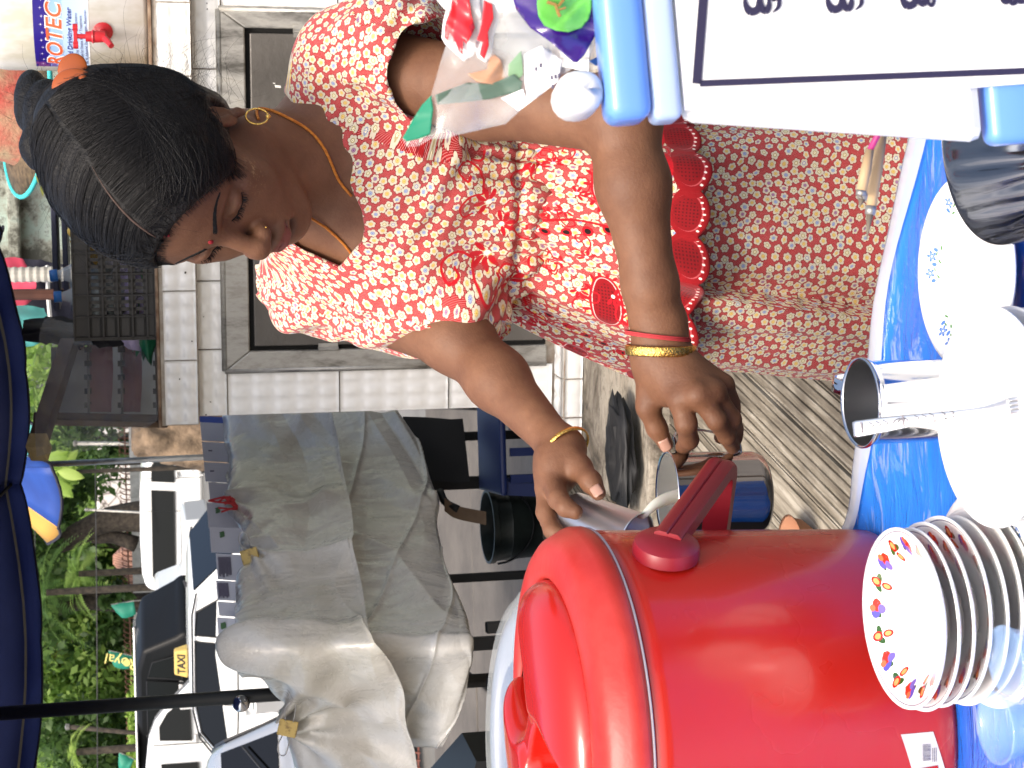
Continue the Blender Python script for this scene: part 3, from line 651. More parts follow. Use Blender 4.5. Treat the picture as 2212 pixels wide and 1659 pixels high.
pep = mk('peplum', _vv, _f, M_PEP, body, True)
_ul = pep.data.uv_layers.new(name='UVMap'); _vi = np.zeros(len(pep.data.loops), np.int32); pep.data.loops.foreach_get('vertex_index', _vi)
_uvl = _uu[_vi].reshape(-1, 4, 2).copy(); _m = (_uvl[:, :, 0].max(1)-_uvl[:, :, 0].min(1)) > .4
_t2 = _uvl[_m]; _t2[..., 0] = np.where(_t2[..., 0] < 0, _t2[..., 0]+2*math.pi*.155, _t2[..., 0]); _uvl[_m] = _t2; _ul.data.foreach_set('uv', _uvl.reshape(-1, 2).astype(np.float32).ravel())
md = pep.modifiers.new('s', 'SOLIDIFY'); md.thickness = .0014
tag(pep, 'flared peplum with red eyelet embroidery and scalloped lace hem')

# --- skirt
SK0 = P(1340, 505, 1.955); SK1 = np.array([SK0[0]-.005, SK0[1]+.015, .02]); nv = 90; nu = 400; V_ = []; U_ = []; phi = np.linspace(-math.pi, math.pi, nu)
for j in range(nv):
    s = j/(nv-1); c = SK0*(1-s)+SK1*s; rl = .150+.030*min(1, s*2.2)+.03*s; rf = .130+.022*min(1, s*2)+.03*s
    pf = -.10 - .42*s                                     # edge of the wrap, drifting to the side
    d = (phi-pf); flap = .020*np.exp(-np.clip(-d, 0, 9)/.6)*(d < 0) - .009*np.exp(-np.abs(d-.03)/.035)*(d >= 0)
    fold = .0035*np.sin(phi*7+.5+s*2)+.0025*np.sin(phi*15+2*s)+.0015*np.sin(phi*31)*(1-s)
    rl_ = rl+fold+flap; rf_ = rf+fold+flap; V_.append(c[None, :]+(np.sin(phi)*rl_)[:, None]*TL+(np.cos(phi)*rf_)[:, None]*TF); U_.append(np.stack([phi*.165+(d < 0)*.05, np.full(nu, -s*(SK0[2]-SK1[2]))+(d < 0)*.03], 1))
M_SKI = cloth_mat('floral_cotton_skirt', IM_FLOWER)
sk = mk('skirt', np.array(V_).reshape(-1, 3), grid_faces(nv, nu), M_SKI, body, True, np.array(U_).reshape(-1, 2))
tag(sk, 'long wrapped skirt in the same red and white flower print')

# --- jewellery and threads
M_GOLD = mat('gold', (.78, .50, .13), .25, 1); _t = NT(M_GOLD); _t.bump(_t.noise(420, 3, .6), .5, .003)
M_CORD = noisy('orange_cord', (.55, .16, .02), (.75, .27, .03), 300, .8, bump=.6, bscale=700)
_b = MB(); _cp = onsurf(_F, spline([P(536, 300, 1.75), P(560, 262, 1.78), P(620, 278, 1.78), P(680, 330, 1.79), P(735, 395, 1.79), P(800, 480, 1.80)], 30)[:26], .0016)
_b.tube(_cp, .0016, 6); _cp = onsurf(_F, spline([P(632, 505, 1.78), P(670, 518, 1.79), P(700, 538, 1.80), P(745, 572, 1.82)], 16), .0016); _b.tube(_cp, .0015, 6)
_b.build('neck_cord', M_CORD, body, True)
def bangle(cpt, axis, r, rx, w, th, name, m, seg=72, wob=0):
    R = frame(axis, DV); b = MB(); prof = [(-w/2, 0), (-w/2*.8, th), (0, th*1.25), (w/2*.8, th), (w/2, 0), (0, -th*.2)]; v = []
    for i in range(seg):
        a = i/seg*2*math.pi
        for h, t in prof:
            tt = t*(1+wob*math.sin(a*34)); v.append(cpt+R @ np.array([(r+tt)*math.cos(a), (rx+tt)*math.sin(a), h+wob*.0006*math.sin(a*46)]))
    m_ = len(prof); f = [(i*m_+k, i*m_+(k+1) % m_, ((i+1) % seg)*m_+(k+1) % m_, ((i+1) % seg)*m_+k) for i in range(seg) for k in range(m_)]
    b.add(v, f); return b.build(name, m, body, True)
_ax = WR_L-EL_L+.10*DV; tag(bangle(P(1427, 756, 1.664), P(1446, 790, 1.665)-P(1414, 660, 1.66)-.016*DV, .0345, .0300, .0105, .0012, 'bangle', M_GOLD, wob=.35), 'broad chased gold bangle on the hand holding the mug')
M_THR = mat('red_thread', (.40, .03, .035), .8)
for k, off in enumerate((0, 5, 9)):
    bangle(P(1420+off*.2, 722+off*.7, 1.664), P(1446, 790, 1.665)-P(1414, 660, 1.66)-.022*DV, .0325, .0290, .0018, .0010, 'wrist_thread', M_THR, 60)
tag(bangle(P(1222, 968, 1.716), WR_R-EL_R-.02*RV, .0262, .0262, .0055, .0012, 'bangle', M_GOLD, wob=.25), 'slim gold bangle on the pouring hand')
_lobe = HL(.000, .083, -.046); _b = MB(); _R = frame(TF+np.array([.6, 0, 0])); _b.tube([_lobe+_R @ np.array([.0085*math.cos(a), .0115*math.sin(a), 0])+np.array([0, 0, -.011]) for a in np.linspace(0, 2*math.pi, 25)[:-1]], .0011, 7, closed=True)
_b.lathe([(0, -.003), (.0026, -.001), (.003, .001), (0, .003)], _lobe+np.array([0, 0, -.0225]), 10); _b.build('earring', M_GOLD, body, True)
_q = onsurf(_F, [HL(.105, .019, -.031)], .0006); _b = MB(); _b.lathe([(0, -.0012), (.0012, 0), (0, .0012)], _q[0], 8); _b.build('nose_stud', M_GOLD, body, True)
M_NAIL = mat('nail', (.42, .24, .18), .3)
for p, d in (((1437, 962, 1.678), (1420, 925, 1.672)), ((1289, 1060, 1.647), (1276, 1040, 1.655))):
    a = P(*p); ax = a-P(*d); ax /= np.linalg.norm(ax); out = (CAM-a); out -= ax*(out@ax); out /= np.linalg.norm(out); y = np.cross(out, ax); c = onsurf(_F, [a], 0)[0]
    v = [c+ax*(-.006+.013*i/6)+y*(.0062*math.sin(t))+out*(.0012+.0035*(math.cos(t)-1)) for i in range(7) for t in np.linspace(-1, 1, 7)*(1 if i < 6 else .7)]
    nl = mk('fingernail', v, grid_faces(7, 7), M_NAIL, body, True); nl.modifiers.new('s', 'SOLIDIFY').thickness = .0008

# --- orange bow clip in the bun
M_CLIP = mat('orange_plastic', (.30, .065, .010), .32, 0, .5)
CF = Field(P(180, 190, 1.64)-.06, P(180, 190, 1.64)+.07, .001)
def disc(cx, cy, d, nrm, a, b, t, up, k=.003):
    R = frame(nrm, up); CF.ell(P(cx, cy, d), (a, b, t), R, k)
disc(157, 150, 1.632, -FW+RV*.15, .015, .017, .003, DV); disc(166, 197, 1.618, -FW+RV*.1, .026, .022, .006, DV*.8-RV*.5); disc(206, 182, 1.618, -FW, .022, .009, .004, DV-RV*.3); disc(200, 205, 1.618, -FW, .018, .008, .004, DV+RV*.6)
CF.cone(P(180, 176, 1.612), P(190, 186, 1.612), .0065, .006, .003); CF.ell(P(185, 205, 1.608), (.017, .0042, .014), frame(-FW, DV*.7-RV*.6), .002, 's'); CF.ell(P(212, 180, 1.608), (.011, .0030, .014), frame(-FW, DV), .002, 's')
_v, _q = CF.mesh(); clip = mk('hair_clip', _v, _q, M_CLIP, None, True); tag(clip, 'orange plastic bow clip fastened in the black hair bun', 'hair clip')
# ------------------------------------------------------------------ setting: ground, wall, street, trees
M_GRD = noisy('street_asphalt', (.10, .10, .095), (.17, .165, .155), 1.5, .9, bump=.3, bscale=30)
g = MB(); g.add([(-400, -60, -.45), (400, -60, -.45), (400, 900, -.45), (-400, 900, -.45)], [(0, 1, 2, 3)])
tag(g.build('street', M_GRD), kind='structure')
M_PAV = mat('pavement_concrete', (.3, .28, .26), .85); t = NT(M_PAV); c = t.coord()
n1 = t.noise(2.2, 8, .72, c); n2 = t.noise(40, 4, .7, c); col = t.ramp(n1, [(.3, (.05, .044, .038)), (.5, (.105, .092, .078)), (.7, (.15, .132, .112))]); col = t.mix(t.math('MULTIPLY', n2, .5), col, (.09, .08, .07))
t.l(col, t.b.inputs['Base Color']); t.bump(n2, .5, .004)
pav = MB(); GAP = .012      # slabs with dark recessed joints
r_ = random.Random(5); ys = [-3, -.5, 2.0, 4.6, 6.1, 7.4, 8.6]; xs = [-7, -4.6, -2.9, -1.35, -.1, 1.6, 3.4, 6]
pv = MB(); pv.box((-.5, 2.9, -.26), (13.2, 11.9, .30)); pv_o = pv.build('pavement', mat('joint_dirt', (.03, .027, .024), .95)); tag(pv_o, kind='structure')
for i in range(len(xs)-1):
    for j in range(len(ys)-1):
        def jit(k): return r_.uniform(-.03, .03)
        x0, x1, y0, y1 = xs[i]+GAP, xs[i+1]-GAP, ys[j]+GAP, ys[j+1]-GAP; b = MB()
        b.slab([(x0, y0, -.10), (x1, y0, -.10), (x1, y1, -.10), (x0, y1, -.10)], (0, 0, .10+r_.uniform(-.004, .004))); o = b.build('concrete_slab', M_PAV, pv_o, bev=.008)

# --- tiled counter and wall
WA = ony(355, 920, 4.25); WB = ony(322, 0, 4.06); ZT = (WA[2]+WB[2])/2; WA[2] = WB[2] = ZT
WU = WB-WA; WL = np.linalg.norm(WU); WU /= WL; WN = np.array([WU[1], -WU[0], 0])                # along the wall (to the right) and out of the wall
def onw(px, py, off=0.0):
    """point of the wall plane (pushed off metres towards the camera) seen at a place of the photograph"""
    r = ray(px, py); a = WA+WN*off; return CAM + r*(((a-CAM)@WN)/(r@WN))
def wuv(p): return (p-WA)@WU, p[2]
ZL = onw(431, 900)[2]; ZB = onw(1200, 800, -.05)[2]
M_TILE = mat('white_tile', (.74, .74, .71), .16, 0, .5); t = NT(M_TILE); c = t.coord(); f = t.noise(5, 5, .6, c); f2 = t.noise(38, 3, .65, c)
col = t.ramp(f, [(.3, (.82, .81, .78)), (.6, (.92, .92, .90))]); col = t.mix(t.math('GREATER_THAN', f2, .745), col, (.10, .08, .06)); t.l(col, t.b.inputs['Base Color'])
M_GROUT = noisy('grout', (.22, .15, .10), (.50, .46, .40), 12, .9)
def tile_mesh(U, Wd, nu, nw, name):
    """cushioned tile lying in local x,y with its relief along z"""
    q = 5; NU, NW = nu*q+1, nw*q+1; v = []
    for i in range(NU):
        for j in range(NW):
            a, b = (i/q) % 1, (j/q) % 1; h = .0075*(math.sin(math.pi*a)*math.sin(math.pi*b))**.55 if 0 < a < 1 and 0 < b < 1 else 0
            v.append((i/(NU-1)*U, j/(NW-1)*Wd, h+.005))
    f = grid_faces(NU, NW).tolist(); n = len(v)
    per = [i*NW for i in range(NU)]+[(NU-1)*NW+j for j in range(1, NW)]+[i*NW+NW-1 for i in range(NU-2, -1, -1)]+[j for j in range(NW-2, 0, -1)]
    v += [(v[k][0], v[k][1], -.004) for k in per]; m = len(per)
    f += [(per[k], n+k, n+(k+1) % m, per[(k+1) % m]) for k in range(m)]
    me = bpy.data.meshes.new(name); me.from_pydata(v, [], f); me.polygons.foreach_set('use_smooth', np.ones(len(f), bool)); me.update(); me.materials.append(M_TILE); return me
_tc = {}
def tile(parent, o3, U, Wd, nu, nw, R=None, nm='tile'):
    key = (round(U, 3), round(Wd, 3), nu, nw)
    if key not in _tc: _tc[key] = tile_mesh(U, Wd, nu, nw, 'tile')
    o = bpy.data.objects.new(nm, _tc[key]); link(o, parent)
    R = np.stack([WU, np.array([0, 0, 1.]), WN], 1) if R is None else R
    # a degree of unevenness, as laid by hand
    e = Matrix([list(map(float, R[i])) for i in range(3)]); e = Matrix.Rotation(random.uniform(-.006, .006), 3, Vector(WU)) @ Matrix.Rotation(random.uniform(-.006, .006), 3, (0, 0, 1)) @ e
    off = Vector(parent.location) if parent else Vector((0, 0, 0)); o.matrix_basis = Matrix.Translation(Vector(o3)-off) @ e.to_4x4(); return o
counter = thing('tiled_counter', 'white tiled counter with projecting slab and metal cupboard door, behind the woman', 'counter', None, (WA[0], WA[1], 0))
UR = WL+.7
def wp(u, off, z): p = WA+WU*u+WN*off; return (p[0], p[1], z)
b = MB(); b.hexa([wp(0, -.60, ZL), wp(0, 0, ZL), wp(UR, 0, ZL), wp(UR, -.60, ZL), wp(0, -.60, ZT), wp(0, 0, ZT), wp(UR, 0, ZT), wp(UR, -.60, ZT)]); b.build('counter_slab', M_GROUT, counter)
b = MB(); b.hexa([wp(.012, -.58, ZB-.5), wp(.012, -.05, ZB-.5), wp(UR, -.05, ZB-.5), wp(UR, -.58, ZB-.5), wp(.012, -.58, ZL-.001), wp(.012, -.05, ZL-.001), wp(UR, -.05, ZL-.001), wp(UR, -.58, ZL-.001)]); b.build('counter_wall', M_GROUT, counter)
seams = [wuv(onw(390, y))[0] for y in (922, 778, 628)]; tw = seams[2]-seams[1]; u = .002; us = [0.002, seams[1]]
while us[-1] < UR: us.append(us[-1]+tw)
for k in range(len(us)-1): tile(counter, wp(us[k]+.0015, .001, ZL+.003), us[k+1]-us[k]-.003, ZT-ZL-.012, 4, 2)
b = MB(); b.hexa([wp(-.004, -.60, ZT+.001), wp(-.004, .006, ZT+.001), wp(UR, .006, ZT+.001), wp(UR, -.60, ZT+.001), wp(-.004, -.60, ZT+.009), wp(-.004, .004, ZT+.009), wp(UR, .004, ZT+.009), wp(UR, -.60, ZT+.009)]); b.build('brown_edge_strip', noisy('brown_edge', (.12, .06, .03), (.30, .22, .15), 25, .8), counter, bev=.002)
z1 = onw(492, 880, -.05)[2]
us2 = [.012, wuv(onw(460, 754, -.05))[0]]
while us2[-1] < UR: us2.append(us2[-1]+tw)
for k in range(len(us2)-1): tile(counter, wp(us2[k]+.0015, -.049, z1+.002), us2[k+1]-us2[k]-.003, ZL-z1-.004, 4, 2)
dL = wuv(onw(700, 794, -.05))[0]; dR = wuv(onw(700, 25, -.05))[0]; zs = [z1]+[onw(x, 850, -.05)[2] for x in (733, 968)]+[ZB]
zs[3] = zs[2]-(zs[1]-zs[2])*.98; zz = zs+[zs[3]-(zs[1]-zs[2])]
for k in range(4):
    if zz[k+1] < ZB-.02: zz[k+1] = ZB
    if zz[k]-zz[k+1] > .02:
        for (ua, ub) in ((.012, dL-.002), (dR+.002, dR+.18), (dR+.183, dR+.36)): tile(counter, wp(ua+.0015, -.049, zz[k+1]+.0015), ub-ua-.003, zz[k]-zz[k+1]-.003, 3 if ub-ua < .12 else 4, 5)
# end face of the counter and wall (turned towards the street)
# door frame and door
M_ALU = mat('weathered_metal', (.3, .29, .27), .5, .75); t = NT(M_ALU); c = t.coord('Object', (1.6, 1.6, .5)); f = t.noise(9, 8, .75, c)
col = t.ramp(f, [(.36, (.16, .155, .14)), (.44, (.30, .29, .27)), (.55, (.44, .43, .40)), (.7, (.34, .32, .28))]); t.l(col, t.b.inputs['Base Color']); t.bump(f, .5, .004)
t.l(t.ramp(f, [(.4, (.35,)*3), (.6, (.75,)*3)]), t.b.inputs['Roughness'])
zf = onw(478, 400, -.05)[2]; zi = onw(533, 400, -.05)[2]; iL = wuv(onw(700, 753, -.05))[0]; iR = wuv(onw(700, 64, -.05))[0]; zb = ZB+.03
fr = MB()
def fpoly(pts, t0=-.049, t1=-.030): n = len(pts); return [wp(u, t0, z) for u, z in pts]+[wp(u, t1, z) for u, z in pts]
for nm, pts in (('a', [(dL, zf), (dR, zf), (iR, zi), (iL, zi)]), ('b', [(dL, zf), (iL, zi), (iL, zb), (dL, zb)]), ('c', [(dR, zf), (dR, zb), (iR, zb), (iR, zi)])):
    b = MB(); b.hexa(fpoly([(u+(0.0012 if False else 0), z) for u, z in pts])); b.build('door_frame', M_ALU, counter, bev=.004)
for (a, c2) in (((dL, zf), (dR, zf)), ((dL, zf), (dL, zb)), ((dR, zf), (dR, zb))):
    b = MB(); b.tube([wp(a[0], -.036, a[1]), wp(c2[0], -.036, c2[1])], .009, 6); b.build('frame_edge', M_ALU, counter, True)
b = MB(); b.hexa(fpoly([(iL, zi), (iR, zi), (iR, zb), (iL, zb)], -.0487, -.047)); b.build('door_gap', mat('gap_black', (.004, .004, .004), .9), counter)
M_DOOR = noisy('grey_door', (.085, .078, .070), (.125, .115, .105), 6, .42, .25, .15, 60)
b = MB(); b.hexa(fpoly([(iL+.012, zi-.012), (iR-.012, zi-.012), (iR-.012, zb+.01), (iL+.012, zb+.01)], -.044, -.034)); dr = b.build('cupboard_door', M_DOOR, counter, bev=.003)
for px, py in ((655, 68), (708, 752)):
    u, z = wuv(onw(px, py, -.04)); b = MB(); b.box(wp(u, -.031, z), (.05, .03, .006), np.stack([np.array([0, 0, 1.]), WU, WN], 1)); b.tube([wp(u, -.028, z-.026), wp(u, -.028, z+.026)], .005, 8); h = b.build('hinge', M_ALU, dr)
M_FLK = mat('paint_fleck', (.75, .74, .7), .8)
for px, py, s in ((600, 187, .008), (592, 180, .003), (598, 672, .003), (640, 700, .0035), (700, 690, .003), (560, 600, .003), (770, 700, .003)):
    u, z = wuv(onw(px, py, -.034)); b = MB(); b.hexa(fpoly([(u-s*.4, z-s), (u+s*.3, z-s*.8), (u+s*.5, z+s), (u-s*.3, z+s*.7)], -.034, -.0325)); b.build('paint_fleck', M_FLK, dr)
b = MB(); random.seed(3)
for k in range(70):       # scuffs and dirt spots stuck on the tiles
    u = random.uniform(.01, UR*.95); z = random.choice([random.uniform(ZL+.01, ZT-.01), random.uniform(z1, ZL-.01), random.uniform(ZB, z1)]); s = random.uniform(.0012, .005)
    if z < z1 and not (u < dL or u > dR): continue
    o_ = .0092 if z > ZL else -.0408; n = 5; p = [(u+s*random.uniform(.4, 1)*math.cos(a), z+s*random.uniform(.4, 1)*math.sin(a)) for a in np.arange(n)/n*6.28]
    b.add([wp(x, o_, y) for x, y in p], [tuple(range(n))])
tag(b.build('dirt_speck', mat('dirt', (.05, .04, .03), .9), counter), kind='stuff')

# --- concrete plinth the counter stands on, with narrow tiled kerb
ZP = ZB-.055
plat = thing('concrete_plinth', 'stained grey concrete plinth below the tiled counter', 'plinth', None, (WA[0], WA[1], 0))
M_PL = mat('dirty_concrete', (.2, .18, .15), .85); t = NT(M_PL); c = t.coord(); n1 = t.noise(4.5, 7, .7, c, .6); n2 = t.noise(24, 6, .75, t.coord('Object', (1, 2.6, 1)), .5)
col = t.ramp(n1, [(.33, (.02, .016, .012)), (.43, (.15, .125, .095)), (.55, (.36, .32, .26)), (.72, (.24, .20, .15))]); col = t.mix(t.ramp(n2, [(.52, (0, 0, 0)), (.66, (.8, .8, .8))]), col, (.06, .045, .032)); t.l(col, t.b.inputs['Base Color']); t.bump(n2, .6, .006)
pA = onz(1300, 1045, ZP); pB = onz(1420, 1015, ZP)
u0 = min(wuv(pA)[0], 0)-.02
def wq(u, off, z): return wp(u, off, z)
b = MB(); b.hexa([wq(u0, -.6, 0), wq(u0, .62, 0), wq(UR, .62, 0), wq(UR, -.6, 0), wq(u0, -.6, ZP), wq(u0, .62, ZP), wq(UR, .62, ZP), wq(UR, -.6, ZP)]); b.build('plinth_block', M_PL, plat, bev=.01)
b = MB(); b.hexa([wq(u0+.05, -.05, ZP+.001), wq(u0+.05, .03, ZP+.001), wq(UR, .03, ZP+.001), wq(UR, -.05, ZP+.001), wq(u0+.05, -.05, ZB-.002), wq(u0+.05, .03, ZB-.002), wq(UR, .03, ZB-.002), wq(UR, -.05, ZB-.002)]); b.build('kerb', M_GROUT, plat)
k = u0+.052; Rk = np.stack([WU, np.array([0, 0, 1.]), WN], 1)
while k < UR-.1: tile(plat, wq(k, .031, ZP+.003), .10, ZB-ZP-.008, 2, 1, Rk); tile(plat, wq(k, .029, ZB-.001), .10, .072, 2, 1, np.stack([WU, -WN, np.array([0, 0, 1.])], 1)); k += .1035
# ribbed timber deck in front
ZD = ZP-.045
deck = thing('ribbed_timber_deck', 'weathered grey timber deck of grooved boards beside the skirt', 'deck', None, (float(u0), 3.2, 0))
M_WOOD = mat('grey_timber', (.3, .26, .2), .85); t = NT(M_WOOD); d0 = onz(1500, 780, ZD); d1 = onz(1800, 1085, ZD); dd = (d1-d0); dd /= np.linalg.norm(dd); dn = np.array([-dd[1], dd[0], 0])
ang = math.atan2(dd[1], dd[0]); vv = t.coord('Object', None, (0, 0, -ang)); mp = t.n('ShaderNodeMapping'); t.l(vv, mp.inputs[0]); mp.inputs['Scale'].default_value = (1.2, 14, 6)
n1 = t.noise(4, 7, .7, mp.outputs[0], .4); n2 = t.noise(2.2, 5, .6); col = t.ramp(n1, [(.3, (.06, .050, .036)), (.48, (.20, .17, .125)), (.66, (.40, .36, .29))]); col = t.mix(t.ramp(n2, [(.46, (0, 0, 0)), (.62, (.85,)*3)]), col, (.05, .038, .026)); t.l(col, t.b.inputs['Base Color']); t.bump(n1, .6, .004)
o2 = onz(1640, 900, ZD); R = np.stack([dd, dn, np.array([0, 0, 1.])], 1); bw = .105; random.seed(11)
for i in range(-9, 10):       # boards, each with routed ribs
    b = MB(); c0 = o2+dn*(bw*i); nr = 5; flat = i in (-1, 2, 5, -5); x0, x1 = -1.6, 2.2
    prof = [(-bw/2+.002, -.03), (-bw/2+.002, 0)]
    for j in range(nr):
        a = -bw/2+.002+(bw-.004)*j/nr; w = (bw-.004)/nr
        if flat and 0 < j < 4: prof += [(a+w*.1, 0)]
        else: prof += [(a+w*.16, 0), (a+w*.20, -.0045), (a+w*.36, -.0045), (a+w*.40, 0)]
    prof += [(bw/2-.002, 0), (bw/2-.002, -.03)]
    dz = random.uniform(-.003, .003); v = [c0+R @ np.array([x, y, z+dz]) for x in (x0, x1) for y, z in prof]; m = len(prof)
    b.add(v, [(k, k+1, m+k+1, m+k) for k in range(m-1)]+[tuple(range(m))[::-1], tuple(range(m, 2*m))]); b.build('board', M_WOOD, deck)
b = MB(); 
for s in (-.9, .2, 1.4): b.box(o2+R @ np.array([s, 0, -.06-ZD/2+.02]), (.09, 2.2, ZD-.02), R)
b.build('bearer', M_WOOD, deck)

# --- street beyond: kerb wall with curled iron railing
M_WHW = noisy('limewashed_wall', (.42, .42, .40), (.62, .62, .60), 3, .9)
def far(px, py, D): return P(px, py, D)
rail = thing('garden_wall', 'low white boundary wall with curled brown iron railing behind the vehicles', 'wall', None, (-6, 66, -.45))
y0 = 66; zt = ony(287, 1250, y0)[2]; X0, X1 = -26, 3
for i in range(29):
    b = MB(); b.box((X0+i+.5, y0, (zt-.45)/2), (.985, .3, zt+.45)); b.build('wall_panel', M_WHW, rail)
M_IRON = mat('rust_brown_iron', (.16, .07, .045), .7)
for i in range(145):
    x = X0+.1+i*.2; b = MB(); b.tube([(x, y0, zt), (x+.02, y0, zt+.22), (x+.09, y0-.03, zt+.36), (x+.17, y0-.04, zt+.40), (x+.2, y0-.04, zt+.34)], .022, 4); b.build('railing_bar', M_IRON, rail)
b = MB(); b.tube([(X0, y0, zt+.16), (X1, y0, zt+.16)], .03, 5); b.build('railing_rail', M_IRON, rail)
# --- foliage helpers
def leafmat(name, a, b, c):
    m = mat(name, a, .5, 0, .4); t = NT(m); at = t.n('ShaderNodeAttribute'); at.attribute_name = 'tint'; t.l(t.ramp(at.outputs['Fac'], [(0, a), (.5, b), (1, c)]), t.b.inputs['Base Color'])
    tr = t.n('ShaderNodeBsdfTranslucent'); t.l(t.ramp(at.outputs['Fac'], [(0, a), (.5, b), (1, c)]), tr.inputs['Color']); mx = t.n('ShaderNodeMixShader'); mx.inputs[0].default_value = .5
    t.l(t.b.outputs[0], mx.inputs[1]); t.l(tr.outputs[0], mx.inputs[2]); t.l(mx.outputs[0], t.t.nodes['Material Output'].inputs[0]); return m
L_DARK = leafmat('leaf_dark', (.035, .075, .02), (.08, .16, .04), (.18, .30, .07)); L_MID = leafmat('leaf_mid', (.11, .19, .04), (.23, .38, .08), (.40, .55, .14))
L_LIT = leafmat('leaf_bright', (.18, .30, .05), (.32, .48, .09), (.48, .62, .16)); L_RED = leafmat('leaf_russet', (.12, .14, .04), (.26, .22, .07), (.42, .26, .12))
M_BARK = noisy('bark', (.018, .014, .011), (.06, .048, .035), 8, .95, bump=.8, bscale=20)
def leaves(name, blobs, n, size, m, parent, seed, flat=.35, asp=.5):
    """blobs: list of (centre, radii); leaf-sized faces through clumps inside them"""
    R = np.random.default_rng(seed); C_ = []; T_ = []
    w = np.array([b[1][0]*b[1][2] for b in blobs]); w /= w.sum()
    for (c, r), k in zip(blobs, (w*n).astype(int)):
        nc = max(4, k//40); cd = R.normal(size=(nc, 3)); cd /= np.linalg.norm(cd, axis=1)[:, None]; cr = R.random(nc)**.45; cc = np.array(c)+cd*cr[:, None]*np.array(r)
        idx = R.integers(0, nc, k); p = cc[idx]+R.normal(size=(k, 3))*np.array(r)*.16; C_.append(p); T_.append(np.clip(.5+.22*R.normal(size=nc)[idx]+.12*R.normal(size=k), 0, 1))
    p = np.vstack(C_); tt = np.concatenate(T_); k = len(p)
    a = R.normal(size=(k, 3)); a /= np.linalg.norm(a, axis=1)[:, None]; nn = R.normal(size=(k, 3))+np.array([0, -.6, .9]); b_ = np.cross(nn, a); b_ /= np.linalg.norm(b_, axis=1)[:, None]
    s = size*R.uniform(.6, 1.3, k)[:, None]; v = np.stack([p-a*s, p+b_*s*asp, p+a*s, p-b_*s*asp], 1).reshape(-1, 3); f = np.arange(4*k).reshape(-1, 4)
    o = mk(name, v, f, m, parent); at = o.data.attributes.new('tint', 'FLOAT', 'POINT'); at.data.foreach_set('value', np.repeat(tt, 4).astype(np.float32)); return o
def tree(label, trunk, rad, limbs, blobs, n, size, m, seed, group='trees across the street', cat='tree', nm='tree'):
    b0 = np.array(trunk[0]); T = thing(nm, label, cat, group, (float(b0[0]), float(b0[1]), -.45))
    b = MB(); b.tube(spline(trunk, 14), np.interp(np.linspace(0, 1, 14), np.linspace(0, 1, len(rad)), rad), 9); b.build('trunk', M_BARK, T, True)
    for l in limbs: b = MB(); b.tube(spline(l[0], 9), np.linspace(l[1], l[1]*.35, 9), 7); b.build('limb', M_BARK, T, True)
    leaves('crown', blobs, n, size, m, T, seed); return T
Q = lambda px, py, D: tuple(P(px, py, D))
def blob(px, py, D, rx, rz, ry=None): return (P(px, py, D), (rx, ry or rx, rz))
def gnd(px, py, D): p = P(px, py, D); return (float(p[0]), float(p[1]), -.45)
s_ = lambda D: D/FPX/2.16
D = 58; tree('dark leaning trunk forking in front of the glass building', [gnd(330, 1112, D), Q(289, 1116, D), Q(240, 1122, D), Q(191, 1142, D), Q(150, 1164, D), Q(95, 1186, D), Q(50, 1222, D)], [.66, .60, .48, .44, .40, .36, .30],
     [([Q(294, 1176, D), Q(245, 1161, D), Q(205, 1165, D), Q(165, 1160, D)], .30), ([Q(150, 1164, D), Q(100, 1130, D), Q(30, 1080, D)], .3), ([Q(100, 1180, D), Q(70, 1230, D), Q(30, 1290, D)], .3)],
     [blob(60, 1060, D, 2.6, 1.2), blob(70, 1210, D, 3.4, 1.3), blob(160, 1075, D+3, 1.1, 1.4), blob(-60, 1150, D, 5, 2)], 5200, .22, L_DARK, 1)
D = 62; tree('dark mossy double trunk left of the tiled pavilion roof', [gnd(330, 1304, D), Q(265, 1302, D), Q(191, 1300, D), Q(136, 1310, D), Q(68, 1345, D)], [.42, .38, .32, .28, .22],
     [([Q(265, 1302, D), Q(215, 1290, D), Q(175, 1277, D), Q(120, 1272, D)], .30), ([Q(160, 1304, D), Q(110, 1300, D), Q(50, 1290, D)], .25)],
     [blob(90, 1330, D, 2.0, .9), blob(235, 1290, D-1, .7, .7), blob(60, 1430, D, 3, 1.0), blob(-50, 1400, D, 5, 2)], 4600, .2, L_DARK, 2)
